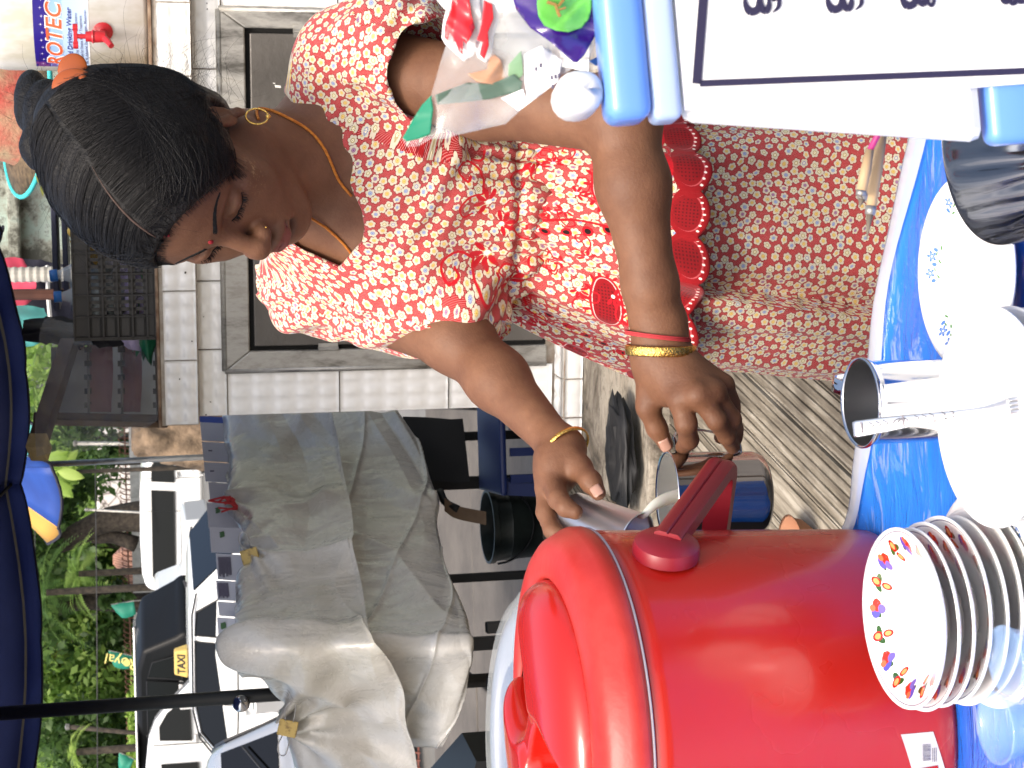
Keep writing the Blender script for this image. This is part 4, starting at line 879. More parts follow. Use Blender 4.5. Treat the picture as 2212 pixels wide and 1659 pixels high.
for k, (px, py, D, rx, rz, n, sz, m, lab) in enumerate([
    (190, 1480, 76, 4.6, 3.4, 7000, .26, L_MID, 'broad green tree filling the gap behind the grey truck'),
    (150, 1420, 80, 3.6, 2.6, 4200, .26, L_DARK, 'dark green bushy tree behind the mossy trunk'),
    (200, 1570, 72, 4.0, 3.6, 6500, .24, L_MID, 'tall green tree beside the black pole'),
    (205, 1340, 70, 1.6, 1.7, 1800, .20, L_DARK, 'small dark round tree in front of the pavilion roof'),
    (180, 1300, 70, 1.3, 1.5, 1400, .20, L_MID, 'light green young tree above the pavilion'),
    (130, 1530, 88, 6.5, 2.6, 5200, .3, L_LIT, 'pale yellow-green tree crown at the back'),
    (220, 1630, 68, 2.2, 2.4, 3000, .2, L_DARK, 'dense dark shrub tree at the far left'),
    (170, 1180, 90, 5, 2.8, 3000, .3, L_DARK, 'dark tree beside the glass building'),
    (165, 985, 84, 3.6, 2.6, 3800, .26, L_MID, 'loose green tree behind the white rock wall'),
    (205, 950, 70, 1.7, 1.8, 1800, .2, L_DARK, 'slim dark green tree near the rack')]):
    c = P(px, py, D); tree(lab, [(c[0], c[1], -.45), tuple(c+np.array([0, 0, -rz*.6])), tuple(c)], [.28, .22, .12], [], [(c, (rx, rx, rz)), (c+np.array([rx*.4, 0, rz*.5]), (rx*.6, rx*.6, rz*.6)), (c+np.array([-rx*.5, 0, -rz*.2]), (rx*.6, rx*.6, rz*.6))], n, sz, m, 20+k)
D = 74; c = P(165, 1455, D); T = thing('tree', 'russet flowering crown among the green trees', 'tree', 'trees across the street', (float(c[0]), float(c[1]), -.45)); leaves('crown', [blob(140, 1450, D, 1.3, 2.2), blob(180, 1480, D, .9, 1.8), blob(120, 1500, D, 1.0, .9)], 1500, .17, L_RED, T, 41)
b = MB(); b.tube([(c[0], c[1], -.45), tuple(c)], [.2, .1], 7); b.build('trunk', M_BARK, T)
# plants with large or feathery leaves
def frond(o3, d, L, m, parent, n=26, w=.5, drop=.5, nm='frond'):
    d = np.array(d, float); d /= np.linalg.norm(d); v = []; f = []; rib = [np.array(o3)+d*L*t-np.array([0, 0, drop*L*t*t]) for t in np.linspace(0, 1, n)]
    for i in range(2, n):
        t = i/(n-1); s = np.cross(d, [0, 0, 1.]); s /= np.linalg.norm(s)+1e-9; l = w*L*math.sin(math.pi*min(1, t*.9+.08))*.5
        for sg in (1, -1):
            a = rib[i]; q = a+s*sg*l+d*l*.55-np.array([0, 0, l*.35]); e = (rib[i]-rib[i-1])*.32; k = len(v); v += [a-e, a+e, q]; f.append((k, k+1, k+2))
    o = mk(nm, v, f, m, parent); at = o.data.attributes.new('tint', 'FLOAT', 'POINT'); at.data.foreach_set('value', np.full(len(v), .25+.6*random.random(), np.float32)); return o
random.seed(8)
_fb = thing('tree_belt', 'x', 'x'); bpy.data.objects.remove(_fb)
tag(leaves('far_trees', [blob(120+40*(i % 3), 900+i*75, 96, 7, 4.2) for i in range(14)], 26000, .34, L_MID, None, 55), 'mass of sunlit green trees closing the view across the street', 'trees', kind='stuff')
for (px, py, D, L, m, lab) in ((170, 1240, 52, 2.6, L_MID, 'feathery palm above the leaning trunk'), (215, 1130, 66, 1.6, L_DARK, 'small palm in front of the glass building'), (165, 1625, 46, 1.5, L_LIT, 'bright yellow-green palm beside the white van'), (235, 1000, 60, 1.8, L_DARK, 'dark spiky palm against the white rock wall'), (100, 1280, 50, 3.0, L_DARK, 'large palm crown hanging below the umbrella')):
    c = P(px, py, D); T = thing('palm', lab, 'palm', 'palms across the street', (float(c[0]), float(c[1]), -.45)); b = MB(); b.tube([(c[0], c[1], -.45), tuple(c)], [.14, .10], 7); b.build('trunk', M_BARK, T, True)
    for i in range(15): a = i/15*6.28+random.random()*.3; frond(c, (math.cos(a), .5*math.sin(a), random.uniform(.0, .8)), L*.62*random.uniform(.8, 1.1), m, T, 22, .45, random.uniform(.4, .9))
c = P(140, 1020, 24); T = thing('broadleaf_plant', 'bright green large-leaved plant hanging near the blue umbrella', 'plant', None, (float(c[0]), float(c[1]), -.45))
b = MB(); b.tube([(c[0], c[1], -.45), tuple(c)], [.05, .03], 6); b.build('stem', M_BARK, T, True)
for i in range(26):
    px, py = random.uniform(108, 165), random.uniform(975, 1062)
    if px > 150 and random.random() < .6: px -= 30
    c = P(px, py, 24+random.uniform(-.4, .4)); L = random.uniform(.12, .2); a = random.uniform(-2.6, -.4); d = np.array([math.cos(a), -.3, math.sin(a)]); s = np.cross(d, [.1, 1, .2]); s /= np.linalg.norm(s)
    v = [c+d*L*(t-.5)*2+s*sg*L*.45*math.sin(math.pi*t)**.8+np.array([0, .03*abs(sg), -.2*L*t*t]) for t in np.linspace(0, 1, 7) for sg in (-1, 0, 1)]
    o = mk('leaf', v, grid_faces(7, 3), L_LIT, T, True); at = o.data.attributes.new('tint', 'FLOAT', 'POINT'); at.data.foreach_set('value', np.full(21, random.random(), np.float32))
c = P(293, 1535, 60); hedge = thing('hedge', 'clipped bright green hedge above the curled railing', 'hedge', None, (float(c[0]), float(c[1]), -.45)); leaves('foliage', [(P(293, 1500+i*45, 62), (1.4, .6, .30)) for i in range(4)], 2600, .10, L_LIT, hedge, 77)
# --- far buildings
def bldg_quad(px0, py0, px1, py1, D): # screen rectangle -> world box extents at distance D
    a = ony(px0, py0, D); c = ony(px1, py1, D); return min(a[0], c[0]), max(a[0], c[0]), min(a[2], c[2]), max(a[2], c[2])
M_CONC = noisy('pale_render', (.30, .31, .31), (.40, .41, .41), .6, .9); M_GL = mat('green_glass', (.05, .14, .13), .12, 0, .8); M_GL2 = mat('dark_glass', (.012, .018, .022), .1, 0, .8)
x0, x1, z0, z1_ = bldg_quad(330, 1330, 40, 960, 100); B = thing('office_building', 'grey office block with green and dark glass windows behind the leaning tree', 'building', None, (float(x0), 100, -.45))
b = MB(); b.box(((x0+x1)/2, 104, (z1_-.45)/2+2), (x1-x0, 8, z1_+.45+4)); b.build('facade', M_CONC, B)
nx = 12; dz = 1.3; k = 0
for i in range(nx):
    for j in range(int((z1_+4+.45)/dz)):
        xx = x0+(i+.5)*(x1-x0)/nx; zz_ = -.1+(j+.5)*dz; g = M_GL if (i+j*3) % 4 == 0 else M_GL2
        if (i+2*j) % 5 == 4: g = M_CONC
        b = MB(); b.box((xx, 99.97, zz_), ((x1-x0)/nx*.9, .1, dz*.84)); b.build('window', g, B)
x0, x1, z0, z1_ = bldg_quad(250, 1000, 205, 905, 78); B = thing('rock_wall', 'white mottled boundary wall with painted branch shadows behind the van', 'wall', None, (float(x0), 78, -.45)); M_MOT = mat('mottled_white', (.6, .58, .55), .9); t = NT(M_MOT); vv = t.n('ShaderNodeTexVoronoi', {'Scale': 2.2}, feature='DISTANCE_TO_EDGE'); t.l(t.coord(), vv.inputs['Vector']); t.l(t.ramp(vv.outputs[0], [(.0, (.16, .13, .12)), (.06, (.66, .62, .60)), (.3, (.8, .78, .76))]), t.b.inputs['Base Color'])  # dark network in the wall colour imitates branch shadows
for (a0, b0, a1, b1) in ((248, 1150, 208, 1040), (243, 1035, 208, 985), (245, 975, 206, 925)):
    x0, x1, z0, z1_ = bldg_quad(a0, b0, a1, b1, 78); b = MB(); b.box(((x0+x1)/2, 78.3, (z1_-.45)/2), (x1-x0, .6, z1_+.45)); b.build('wall_panel', M_MOT, B, bev=.1)
M_ROOF = mat('orange_roof_tiles', (.42, .22, .15), .8); t = NT(M_ROOF); wv = t.n('ShaderNodeTexWave', {'Scale': 3.0, 'Distortion': .3}, bands_direction='X'); t.l(t.coord(), wv.inputs['Vector']); t.l(t.ramp(wv.outputs[1], [(0, (.30, .13, .08)), (1, (.50, .28, .20))]), t.b.inputs['Base Color']); t.bump(wv.outputs[1], .6, .05)
for lab, (a0, b0, a1, b1), px in (('small pavilion with salmon pink tiled roof right of the mossy trunk', (287, 1265, 240, 1185), 1225), ('long low building with salmon tiled roof behind the green banner', (290, 1530, 250, 1400), 1460)):
    x0, x1, z0, z1_ = bldg_quad(a0, b0, a1, b1, 72 if px < 1300 else 86); y = 72 if px < 1300 else 86; B = thing('pavilion', lab, 'building', None, (float(x0), y, -.45)); e = (z1_-z0)*.12
    b = MB(); b.add([(x0, y, z0), (x1, y, z0), (x0*.6+x1*.4, y+3, z1_), (x0*.35+x1*.65, y+3, z1_), (x0, y+6, z0), (x1, y+6, z0)], [(0, 1, 3, 2), (0, 2, 4), (1, 5, 3), (2, 3, 5, 4)]); o = b.build('roof', M_ROOF, B); o.modifiers.new('s', 'SOLIDIFY').thickness = .15
    b = MB(); b.box(((x0+x1)/2, y+3, (z0-.45)/2), ((x1-x0)*.85, 5, z0+.45)); b.build('wall', M_CONC, B)
x0, x1, z0, z1_ = bldg_quad(60, 1500, 20, 1330, 130); B = thing('white_apartment_block', 'white apartment block glimpsed through the treetops', 'building', None, (float(x0), 130, -.45)); b = MB(); b.box(((x0+x1)/2, 134, z1_/2+3), (x1-x0, 8, z1_+7)); b.build('facade', noisy('white_render', (.55, .56, .57), (.7, .7, .7), .5, .9), B)
for i in range(8): b = MB(); b.box((x0+(x1-x0)*(i+.5)/8, 129.95, z0+1+.4*(i % 2)), ((x1-x0)/14, .1, 1.5)); b.build('window', M_GL2, B)
# teardrop banners
M_BAN = mat('green_banner', (.01, .20, .13), .6)
def text_obj(name, s, size, o3, R, m, parent=None, ext=.0005, bold=0, shear=0, align='CENTER', font=None):
    cu = bpy.data.curves.new(name, 'FONT'); cu.body = s; cu.size = size; cu.extrude = ext; cu.offset = bold; cu.shear = shear; cu.align_x = align; cu.align_y = 'CENTER'; cu.resolution_u = 3
    if font: cu.font = font
    tmp = bpy.data.objects.new('tmp', cu); COL.objects.link(tmp); dg = bpy.context.evaluated_depsgraph_get(); me = bpy.data.meshes.new_from_object(tmp.evaluated_get(dg)); bpy.data.objects.remove(tmp); me.name = name
    v = np.zeros(len(me.vertices)*3, np.float32); me.vertices.foreach_get('co', v); v = v.reshape(-1, 3).astype(float); 
    v = R(v) if callable(R) else v @ np.asarray(R).T + np.array(o3)
    if parent is not None: v = v-np.array(parent.location)
    me.vertices.foreach_set('co', v.astype(np.float32).ravel()); me.materials.clear(); me.materials.append(m); me.update(); o = bpy.data.objects.new(name, me); link(o, parent); return o
M_YEL = mat('yellow_print', (.75, .66, .20), .6)
for (a, c2, D, lab, txt) in (((286, 1417), (235, 1405), 60, 'green teardrop banner with yellow lettering in front of the trees', 'Royal'), ((289, 1298), (240, 1306), 58, 'green teardrop banner leaning on the mossy trunk', ''), ((290, 1640), (258, 1625), 60, 'small green teardrop banner at the left edge', '')):
    A_ = P(a[0], a[1], D); C_ = P(c2[0], c2[1], D); T = thing('teardrop_banner', lab, 'banner', None, (float(A_[0]), float(A_[1]), -.45)); b = MB(); b.tube([(A_[0], A_[1]+.03, -.45), tuple(A_), tuple(C_)], .02, 5); b.build('banner_pole', M_ALU, T)
    ax = C_-A_; L = np.linalg.norm(ax); ax /= L; s = np.array([1., 0, 0]); s -= ax*(s@ax); s /= np.linalg.norm(s); w = .55
    v = [A_+ax*L*t-s*w*(.5+.5*math.sin(math.pi*min(1, .25+t*.6)))*(1-max(0, t-.6)**1.5*3.4)*u + np.array([0, .02*math.sin(9*t), 0]) for t in np.linspace(0, 1, 9) for u in (0, .5, 1)]
    o = mk('banner_cloth', v, grid_faces(9, 3), M_BAN, T, True); o.modifiers.new('s', 'SOLIDIFY').thickness = .01
    if txt: text_obj('lettering', txt, .55, A_+ax*L*.40-s*w*.5+np.array([0, -.06, 0]), np.stack([ax, -s*1, np.array([0, -1., 0])], 1), M_YEL, T, .004); b = MB(); b.lathe([(0, 0), (.13, 0), (.13, .01), (0, .01)], A_+ax*L*.16-s*w*.5+np.array([0, -.06, 0]), 12, frame((0, -1, 0))); b.build('emblem', M_YEL, T)
# poles and wires
for lab, pts, D, r in (('thin grey lamp post behind the white van', [(330, 962), (165, 958)], 68, .09), ('slender white pole before the leaning tree', [(330, 1120), (192, 1101)], 52, .04), ('short wooden post among the palms', [(255, 1615), (150, 1570)], 50, .07)):
    p = P(*pts[0], D); q = P(*pts[1], D); T = thing('post', lab, 'post', None, (float(p[0]), float(p[1]), -.45)); b = MB(); b.tube([(p[0], p[1], -.45), tuple(q)], r, 8); b.build('shaft', M_ALU if 'wood' not in lab else M_BARK, T, True); b = MB(); b.lathe([(r*1.3, 0), (r*1.5, .1), (0, .14)], q, 8); b.build('cap', M_ALU, T)
for k, (px, D) in enumerate(((208, 40), (76, 44), (67, 48))):
    b = MB(); b.tube([P(px-2, 1000, D), P(px+1, 1300, D-1), P(px+3, 1700, D-2)], .012, 4); tag(b.build('overhead_wire', mat('wire', (.03, .03, .03), .6)), ['lowest overhead wire crossing the trees', 'middle overhead wire just under the umbrella', 'topmost overhead wire near the umbrella edge'][k], 'wire', 'overhead wires')
# old peeling wall behind the counter
M_PEEL = mat('peeling_paint', (.4, .45, .4), .9); t = NT(M_PEEL); n1 = t.noise(3.5, 8, .7); n2 = t.noise(14, 6, .7)
col = t.ramp(n1, [(.42, (.10, .10, .08)), (.47, (.30, .31, .26)), (.52, (.36, .44, .38)), (.7, (.46, .54, .50))]); col = t.mix(t.ramp(n2, [(.58, (0, 0, 0)), (.64, (.7,)*3)]), col, (.14, .13, .11)); t.l(col, t.b.inputs['Base Color']); t.bump(n1, .8, .02)
p0 = ony(150, 605, 7.4); p1 = ony(0, 0, 7.4); W2 = thing('peeling_wall', 'old wall with flaking pale green paint above the crate', 'wall', None, (float(p0[0]), 7.4, 0))
b = MB(); b.box((p0[0]+2.0, 7.55, 1.6), (4.0, .3, 3.2)); b.build('wall_body', M_PEEL, W2); 
for zz_ in (ony(30, 400, 7.4)[2],): b = MB(); b.box((p0[0]+2.0, 7.37, zz_), (4.04, .10, .05)); b.build('ledge', M_PEEL, W2, bev=.01)
# ------------------------------------------------------------------ vehicles
M_VW = mat('white_car_paint', (.80, .81, .80), .22, 0, .5, Coat_Weight=.6, Coat_Roughness=.05); M_VG = mat('dark_grey_car_paint', (.006, .0065, .007), .45, 0, .2); M_SIL = mat('silver_car_paint', (.50, .51, .52), .25, .5, .5, Coat_Weight=.5)
M_CG = mat('car_glass', (.0015, .0018, .002), .06, 0, .35); M_CG2 = mat('tinted_glass', (.03, .045, .045), .08, 0, .9); M_RUB = mat('rubber', (.012, .012, .012), .8); M_RIM = mat('alloy', (.5, .5, .51), .3, .9); M_BLK = mat('black_plastic', (.012, .012, .013), .5)
M_RED = mat('red_lamp', (.35, .01, .01), .2); M_LAMP = mat('clear_lamp', (.6, .6, .6), .1)
def vehicle(name, label, cat, prof, W, tum, belt, windows, wheels, paint, pos, yaw, extras=None, group='vehicles parked along the street', seg=.10, front=None, rear=None):
    """side profile prof in x (forward +) and z; windows: side-glass polygons in the same plane"""
    T = thing(name, label, cat, group, pos); c, s = math.cos(yaw), math.sin(yaw); o3 = np.array(pos, float)
    def tw(x, y, z): return o3+np.array([x*c-y*s, x*s+y*c, z])
    hw = lambda z: W/2-tum*max(0, z-belt)
    b = MB(); n = len(prof); b.add([tw(x, hw(z), z) for x, z in prof]+[tw(x, -hw(z), z) for x, z in prof], [tuple(range(n)), tuple(range(2*n-1, n-1, -1))]+[(i, n+i, n+(i+1) % n, (i+1) % n) for i in range(n)])
    body = b.build('body', paint, T); bevel(body, seg, 3, 20); autosmooth(body, 60)
    for sd in (1, -1):
        for w in windows:
            w2 = [(x, z) for x, z in w]; q = len(w2); b = MB(); pts = [tw(x, sd*(hw(z)+.006), z) for x, z in w2]+[tw(x, sd*(hw(z)-.02), z) for x, z in w2]
            b.add(pts, [tuple(range(q)), tuple(range(2*q-1, q-1, -1))]+[(i, q+i, q+(i+1) % q, (i+1) % q) for i in range(q)]); o = b.build('side_window', M_CG, T)
            b = MB(); b.tube([tw(x, sd*(hw(z)+.008), z) for x, z in w2], .014, 4, closed=True); b.build('window_seal', M_BLK, o)
        for wx, r in wheels:
            R = frame(tw(0, sd, 0)-o3); cc = tw(wx, sd*(W/2-.12), r); b = MB(); b.lathe([(r*.62, -.10), (r, -.08), (r, .09), (r*.62, .125)], cc, 24, R, True); wheel = b.build('wheel', M_RUB, T, auto=40)
            b = MB(); b.lathe([(r*.62, .126), (r*.55, .09), (r*.12, .10), (0, .12)], cc, 24, R); b.build('rim', M_RIM, wheel, auto=40)
            for k in range(6): a = k/6*6.28; b = MB(); b.box(cc+R @ np.array([r*.33*math.cos(a), r*.33*math.sin(a), .118]), (r*.5, r*.1, .03), R @ frame((0, 0, 1), (math.cos(a), math.sin(a), 0))); b.build('spoke', M_RIM, wheel)
            b = MB(); b.tube([tw(wx+(r+.05)*math.cos(a), sd*(W/2+.004), r+(r+.05)*math.sin(a)) for a in np.linspace(0, math.pi, 14)], .018, 5); b.build('wheel_arch', paint, T)
    for key, q in (('windscreen', front), ('rear_window', rear)):
        if q:
            (x0, z0), (x1, z1) = q; d = np.array([z1-z0, -(x1-x0)]); d = d/np.linalg.norm(d)*(.012 if x0 > x1 else -.012); b = MB()
            e0, e1 = .10, .08; P4 = [tw(x0+d[0], -hw(z0)+e0, z0+d[1]), tw(x0+d[0], hw(z0)-e0, z0+d[1]), tw(x1+d[0], hw(z1)-e1, z1+d[1]), tw(x1+d[0], -hw(z1)+e1, z1+d[1])]
            b.slab(P4, tw(-d[0]*1.5, 0, -d[1]*1.5)-o3); b.build(key, M_CG, T)
    if extras: extras(T, tw, hw)
    return T
def mirror(T, tw, x, y, z, m=M_BLK, s=1):
    for sd in (1, -1): b = MB(); b.box(tw(x, sd*(y+.12), z), (.10*s, .20*s, .26*s)); b.tube([tw(x-.05, sd*(y-.02), z-.1), tw(x, sd*(y+.1), z-.05)], .02, 5); o = b.build('mirror', m, T, bev=.03)
# white passenger van, front to the right
van_prof = [(2.33, .35), (2.42, .55), (2.44, .80), (2.36, .98), (2.12, 1.22), (1.78, 1.58), (1.50, 1.82), (1.15, 1.96), (.6, 2.03), (-.8, 2.06), (-1.8, 2.03), (-2.15, 1.95), (-2.28, 1.80), (-2.36, 1.2), (-2.38, .8), (-2.33, .35)]
def van_x(T, tw, hw):
    mirror(T, tw, 1.75, hw(1.1), 1.2, M_LAMP)
    for sd in (1, -1):
        b = MB(); b.box(tw(1.10, sd*(hw(.95)+.012), 1.02), (.16, .03, .07)); b.build('door_handle', M_RIM, T, bev=.01)
        b = MB(); b.slab([tw(2.28, sd*.55, .80), tw(2.28, sd*.80, .80), tw(2.12, sd*.82, 1.06), tw(2.16, sd*.55, 1.06)], tw(.16, 0, .02)-tw(0, 0, 0)); b.build('headlight', M_LAMP, T)
        for x in (1.0, .05): b = MB(); b.tube([tw(x, sd*(hw(.4)+.001), .40), tw(x, sd*(hw(1.1)+.001), 1.1), tw(x, sd*(hw(1.88)+.001), 1.88)], .008, 4); b.build('door_seam', M_BLK, T)
    b = MB(); b.box(tw(2.40, 0, .45), (.12, 1.55, .28)); b.build('bumper', M_VW, T, bev=.05)
def at_ground(px, py, D): p = P((142+FPX*1.9/D)*2.16, py, D); return (float(p[0]), float(p[1]), -.45)
vehicle('van', 'white high-roofed passenger van parked sideways with long dark side window', 'van', van_prof, 1.72, .10, 1.05,
    [[(.62, 1.12), (.66, 1.72), (-1.85, 1.74), (-2.0, 1.62), (-2.0, 1.14)], [(1.98, 1.14), (1.62, 1.55), (1.36, 1.70), (.92, 1.72), (.88, 1.12)]], [(1.45, .34), (-1.35, .34)], M_VW, at_ground(360, 1082, 46), math.radians(-16), van_x)
# second white van at the far left
vehicle('van', 'white van at the left edge with tinted rounded side windows', 'van', van_prof, 1.72, .10, 1.05,
    [[(1.95, 1.14), (1.62, 1.58), (1.36, 1.74), (1.10, 1.74), (1.06, 1.12)], [(.62, 1.0), (.62, 1.72), (-.5, 1.72), (-.5, 1.0)], [(-.65, 1.0), (-.65, 1.72), (-1.9, 1.72), (-2.0, 1.0)]], [(1.45, .34), (-1.35, .34)], M_VW, at_ground(430, 1700, 34), math.radians(8), van_x)
# silver people carrier beyond
vehicle('car', 'white people carrier seen from behind between the van and the tree stump', 'car', [(2.0, .3), (2.1, .8), (1.2, 1.1), (.5, 1.65), (-1.7, 1.75), (-2.0, 1.5), (-2.1, .9), (-2.05, .3)], 1.75, .15, .95,
    [[(1.0, 1.05), (.45, 1.5), (-.2, 1.55), (-.2, 1.02)], [(-.3, 1.02), (-.3, 1.55), (-1.6, 1.58), (-1.75, 1.05)]], [(1.3, .32), (-1.3, .32)], M_VW, at_ground(360, 945, 58), math.radians(60), None, rear=((-2.06, 1.02), (-1.9, 1.58)))
# white pickup cab and dark canopy truck
pk = [(2.6, .4), (2.65, .85), (1.6, 1.05), (.9, 1.65), (.3, 1.75), (-.7, 1.74), (-.9, 1.1), (-2.4, 1.1), (-2.45, .45)]
vehicle('pickup', 'white pickup cab with side window, parked between the van and the grey truck', 'pickup', pk, 1.75, .14, 1.05, [[(1.35, 1.10), (.8, 1.56), (.25, 1.62), (.2, 1.08)], [(.1, 1.08), (.12, 1.62), (-.6, 1.60), (-.7, 1.08)]], [(1.7, .36), (-1.5, .36)], M_VW, at_ground(365, 1312, 39), math.radians(168), lambda T, tw, hw: mirror(T, tw, 1.2, hw(1.1), 1.15))
tk = [(2.4, .5), (2.45, 1.2), (2.3, 1.35), (1.9, 2.05), (1.3, 2.18), (-2.3, 2.20), (-2.5, 2.0), (-2.5, .5)]
def tk_x(T, tw, hw):
    b = MB(); b.box(tw(-.4, 0, 2.215), (3.4, 1.3, .05)); b.build('roof_panel', M_SIL, T, bev=.02)
    for x in (-1.5, -.6, .3):
        for sd in (1, -1): b = MB(); b.box(tw(x, sd*(hw(1.6)+.022), 1.62), (.05, .03, .8)); b.build('window_pillar', mat('pillar_grey', (.012, .013, .013), .5) if x < 0 else M_BLK, T)
    for sd in (1, -1): b = MB(); b.box(tw(.9, sd*(hw(1.3)+.02), 1.25), (.5, .05, .10)); b.build('grab_handle', M_LAMP, T, bev=.02)
vehicle('truck', 'dark grey covered truck with reflective side windows above the taxi roof', 'truck', tk, 1.9, .10, 1.2, [[(1.85, 1.25), (1.6, 1.85), (1.15, 1.95), (1.1, 1.22)], [(1.0, 1.22), (1.05, 1.97), (-1.1, 1.98), (-1.1, 1.22)], [(-1.2, 1.22), (-1.2, 1.98), (-2.3, 1.95), (-2.35, 1.22)]], [(1.6, .4), (-1.6, .4)], M_VG, at_ground(365, 1470, 37), math.radians(-36), tk_x)
# taxi: white estate seen from the rear quarter, yellow roof sign
tx = [(2.1, .3), (2.12, .62), (1.95, .80), (1.15, .95), (.55, 1.38), (.2, 1.46), (-1.1, 1.46), (-1.35, 1.42), (-1.95, .95), (-2.1, .88), (-2.12, .3)]
def tx_x(T, tw, hw):
    b = MB(); a = .20; v = [tw(*p) for p in ((.0-a, -.07, 1.465), (.0+a, -.07, 1.465), (.0+a, .07, 1.465), (.0-a, .07, 1.465), (-a*.84, -.04, 1.62), (a*.84, -.04, 1.62), (a*.84, .04, 1.62), (-a*.84, .04, 1.62))]
    b.hexa(v); sg = b.build('roof_sign', mat('taxi_yellow', (.50, .36, .10), .5), T, bev=.02)
    for sd in (1, -1):
        X = tw(-sd, 0, 0)-tw(0, 0, 0); N = tw(0, sd*1, .19)-tw(0, 0, 0); N /= np.linalg.norm(N); Y = np.cross(N, X); text_obj('lettering', 'TAXI', .125, tw(0, sd*.060, 1.535), np.stack([X, Y, N], 1), M_BLK, T, .002, .003)
    for sd in (1, -1):
        b = MB(); b.tube([tw(x, sd*(hw(z)+.012), z) for x, z in ((1.2, .93), (.58, 1.36), (.2, 1.43), (-1.1, 1.43), (-1.4, 1.38))], .012, 5); b.build('rain_gutter', M_BLK, T)
        b = MB(); b.box(tw(.1, sd*(hw(.85)+.02), .86), (.18, .03, .035)); b.build('door_handle', M_VW, T, bev=.008)
        b = MB(); b.box(tw(-2.10, sd*.68, .78), (.06, .22, .14)); b.build('tail_light', M_RED, T, bev=.015)
    mirror(T, tw, .95, hw(.95), 1.0, M_BLK, .8)
    b = MB(); b.tube([tw(-1.05, 0, 1.46), tw(-1.12, 0, 1.50)], [.03, .012], 6); b.build('aerial_base', M_BLK, T)
    b = MB(); b.tube([tw(-1.47, -.1, 1.30), tw(-1.85, .25, 1.02)], .014, 5); b.build('rear_glass_bar', M_LAMP, T)  # pale bar slanting across the rear window
vehicle('taxi', 'white taxi with yellow roof sign, mostly hidden behind the plastic sheet', 'taxi', tx, 1.68, .32, .90, [[(1.02, .95), (.5, 1.34), (.1, 1.40), (.05, .93)], [(-.03, .93), (.02, 1.40), (-.75, 1.40), (-.78, .94)], [(-.86, .95), (-.84, 1.40), (-1.15, 1.38), (-1.5, .98)]], [(1.3, .3), (-1.3, .3)], M_VW, at_ground(600, 1412, 19.6), math.radians(153), tx_x, front=((1.13, .97), (.57, 1.37)), rear=((-1.92, .97), (-1.38, 1.40)))
def blk_x(T, tw, hw):
    mirror(T, tw, .9, hw(.95), 1.0, M_SIL, 1)
    for y in (-.4, .3): b = MB(); b.tube([tw(1.2, y, .99), tw(.85, y+.35, 1.22)], .010, 5); b.build('wiper', M_BLK, T)
vehicle('car', 'silver car with big black windscreen at the left, nearest to the stall', 'car', tx, 1.7, .30, .90, [[(1.02, .95), (.5, 1.34), (.1, 1.40), (.05, .93)], [(-.03, .93), (.02, 1.40), (-.75, 1.40), (-1.3, 1.0)]], [(1.3, .3), (-1.3, .3)], M_SIL, at_ground(600, 1780, 13.5), math.radians(-75), blk_x, front=((1.13, .97), (.57, 1.37)))
# gnarled tree stump by the pavement
M_ST = noisy('stump_wood', (.05, .035, .022), (.24, .17, .11), 3.5, .95, bump=1, bscale=6, bdist=.05)
p = P(300, 950, 16); T = thing('tree_stump', 'gnarled brown tree stump at the corner of the tiled counter', 'tree', None, (float(p[0]), float(p[1]), -.45)); b = MB()
zt = ony(292, 950, p[1])[2]; r_ = random.Random(4)
rr = [(.30+.07*math.sin(z*5)) for z in np.linspace(0, 1, 9)]; b.tube([(p[0]+.04*math.sin(i), p[1], -.45+(zt+.5)*i/8) for i in range(9)], rr, 14); o = b.build('trunk', M_ST, T, True); m = o.modifiers.new('sub', 'SUBSURF'); m.levels = 2; m.render_levels = 2
tx_ = bpy.data.textures.new('stump', 'CLOUDS'); tx_.noise_scale = .16; d_ = o.modifiers.new('d', 'DISPLACE'); d_.texture = tx_; d_.strength = .16; d_.texture_coords = 'GLOBAL'
# ------------------------------------------------------------------ things on the tiled counter
def topc(px, py, off, z=None): 
    """point on top of the counter whose foot is off metres behind the slab's front edge, seen in column py"""
    r = ray(px, py); a = WA-WN*off; return CAM + r*(((a-CAM)@WN)/(r@WN))
ZC = ZT+.009
def oncounter(py, off):
    p = topc(330, py, off); return np.array([p[0], p[1], ZC])
M_JUG = mat('milky_plastic', (.72, .72, .70), .35, 0, .5); t = NT(M_JUG); t.l(t.ramp(t.noise(5, 5, .65, t.coord('Object', (1, 1, .5))), [(.4, (.55, .53, .44)), (.55, (.76, .76, .74))]), t.b.inputs['Base Color']); t.b.inputs['Subsurface Weight'].default_value = .1; t.b.inputs['Subsurface Radius'].default_value = (.05, .05, .05)
jc = oncounter(36, .20); JR = .138
jug = thing('water_jug', 'large milky water container with blue label and red tap, on the counter', 'water jug', None, jc)
b = MB(); b.lathe([(0, 0), (JR-.012, 0), (JR, .012), (JR, .34), (JR-.004, .37), (JR-.02, .40), (JR-.06, .425), (.035, .44), (.03, .48), (0, .48)], jc, 64); jb = b.build('bottle_body', M_JUG, jug, True)
jx = (CAM-jc)*np.array([1, 1, 0]); jx /= np.linalg.norm(jx); ja = math.atan2(jx[1], jx[0])
zt_, zb_ = ony(72, 100, jc[1]-JR)[2], ony(193, 100, jc[1]-JR)[2]
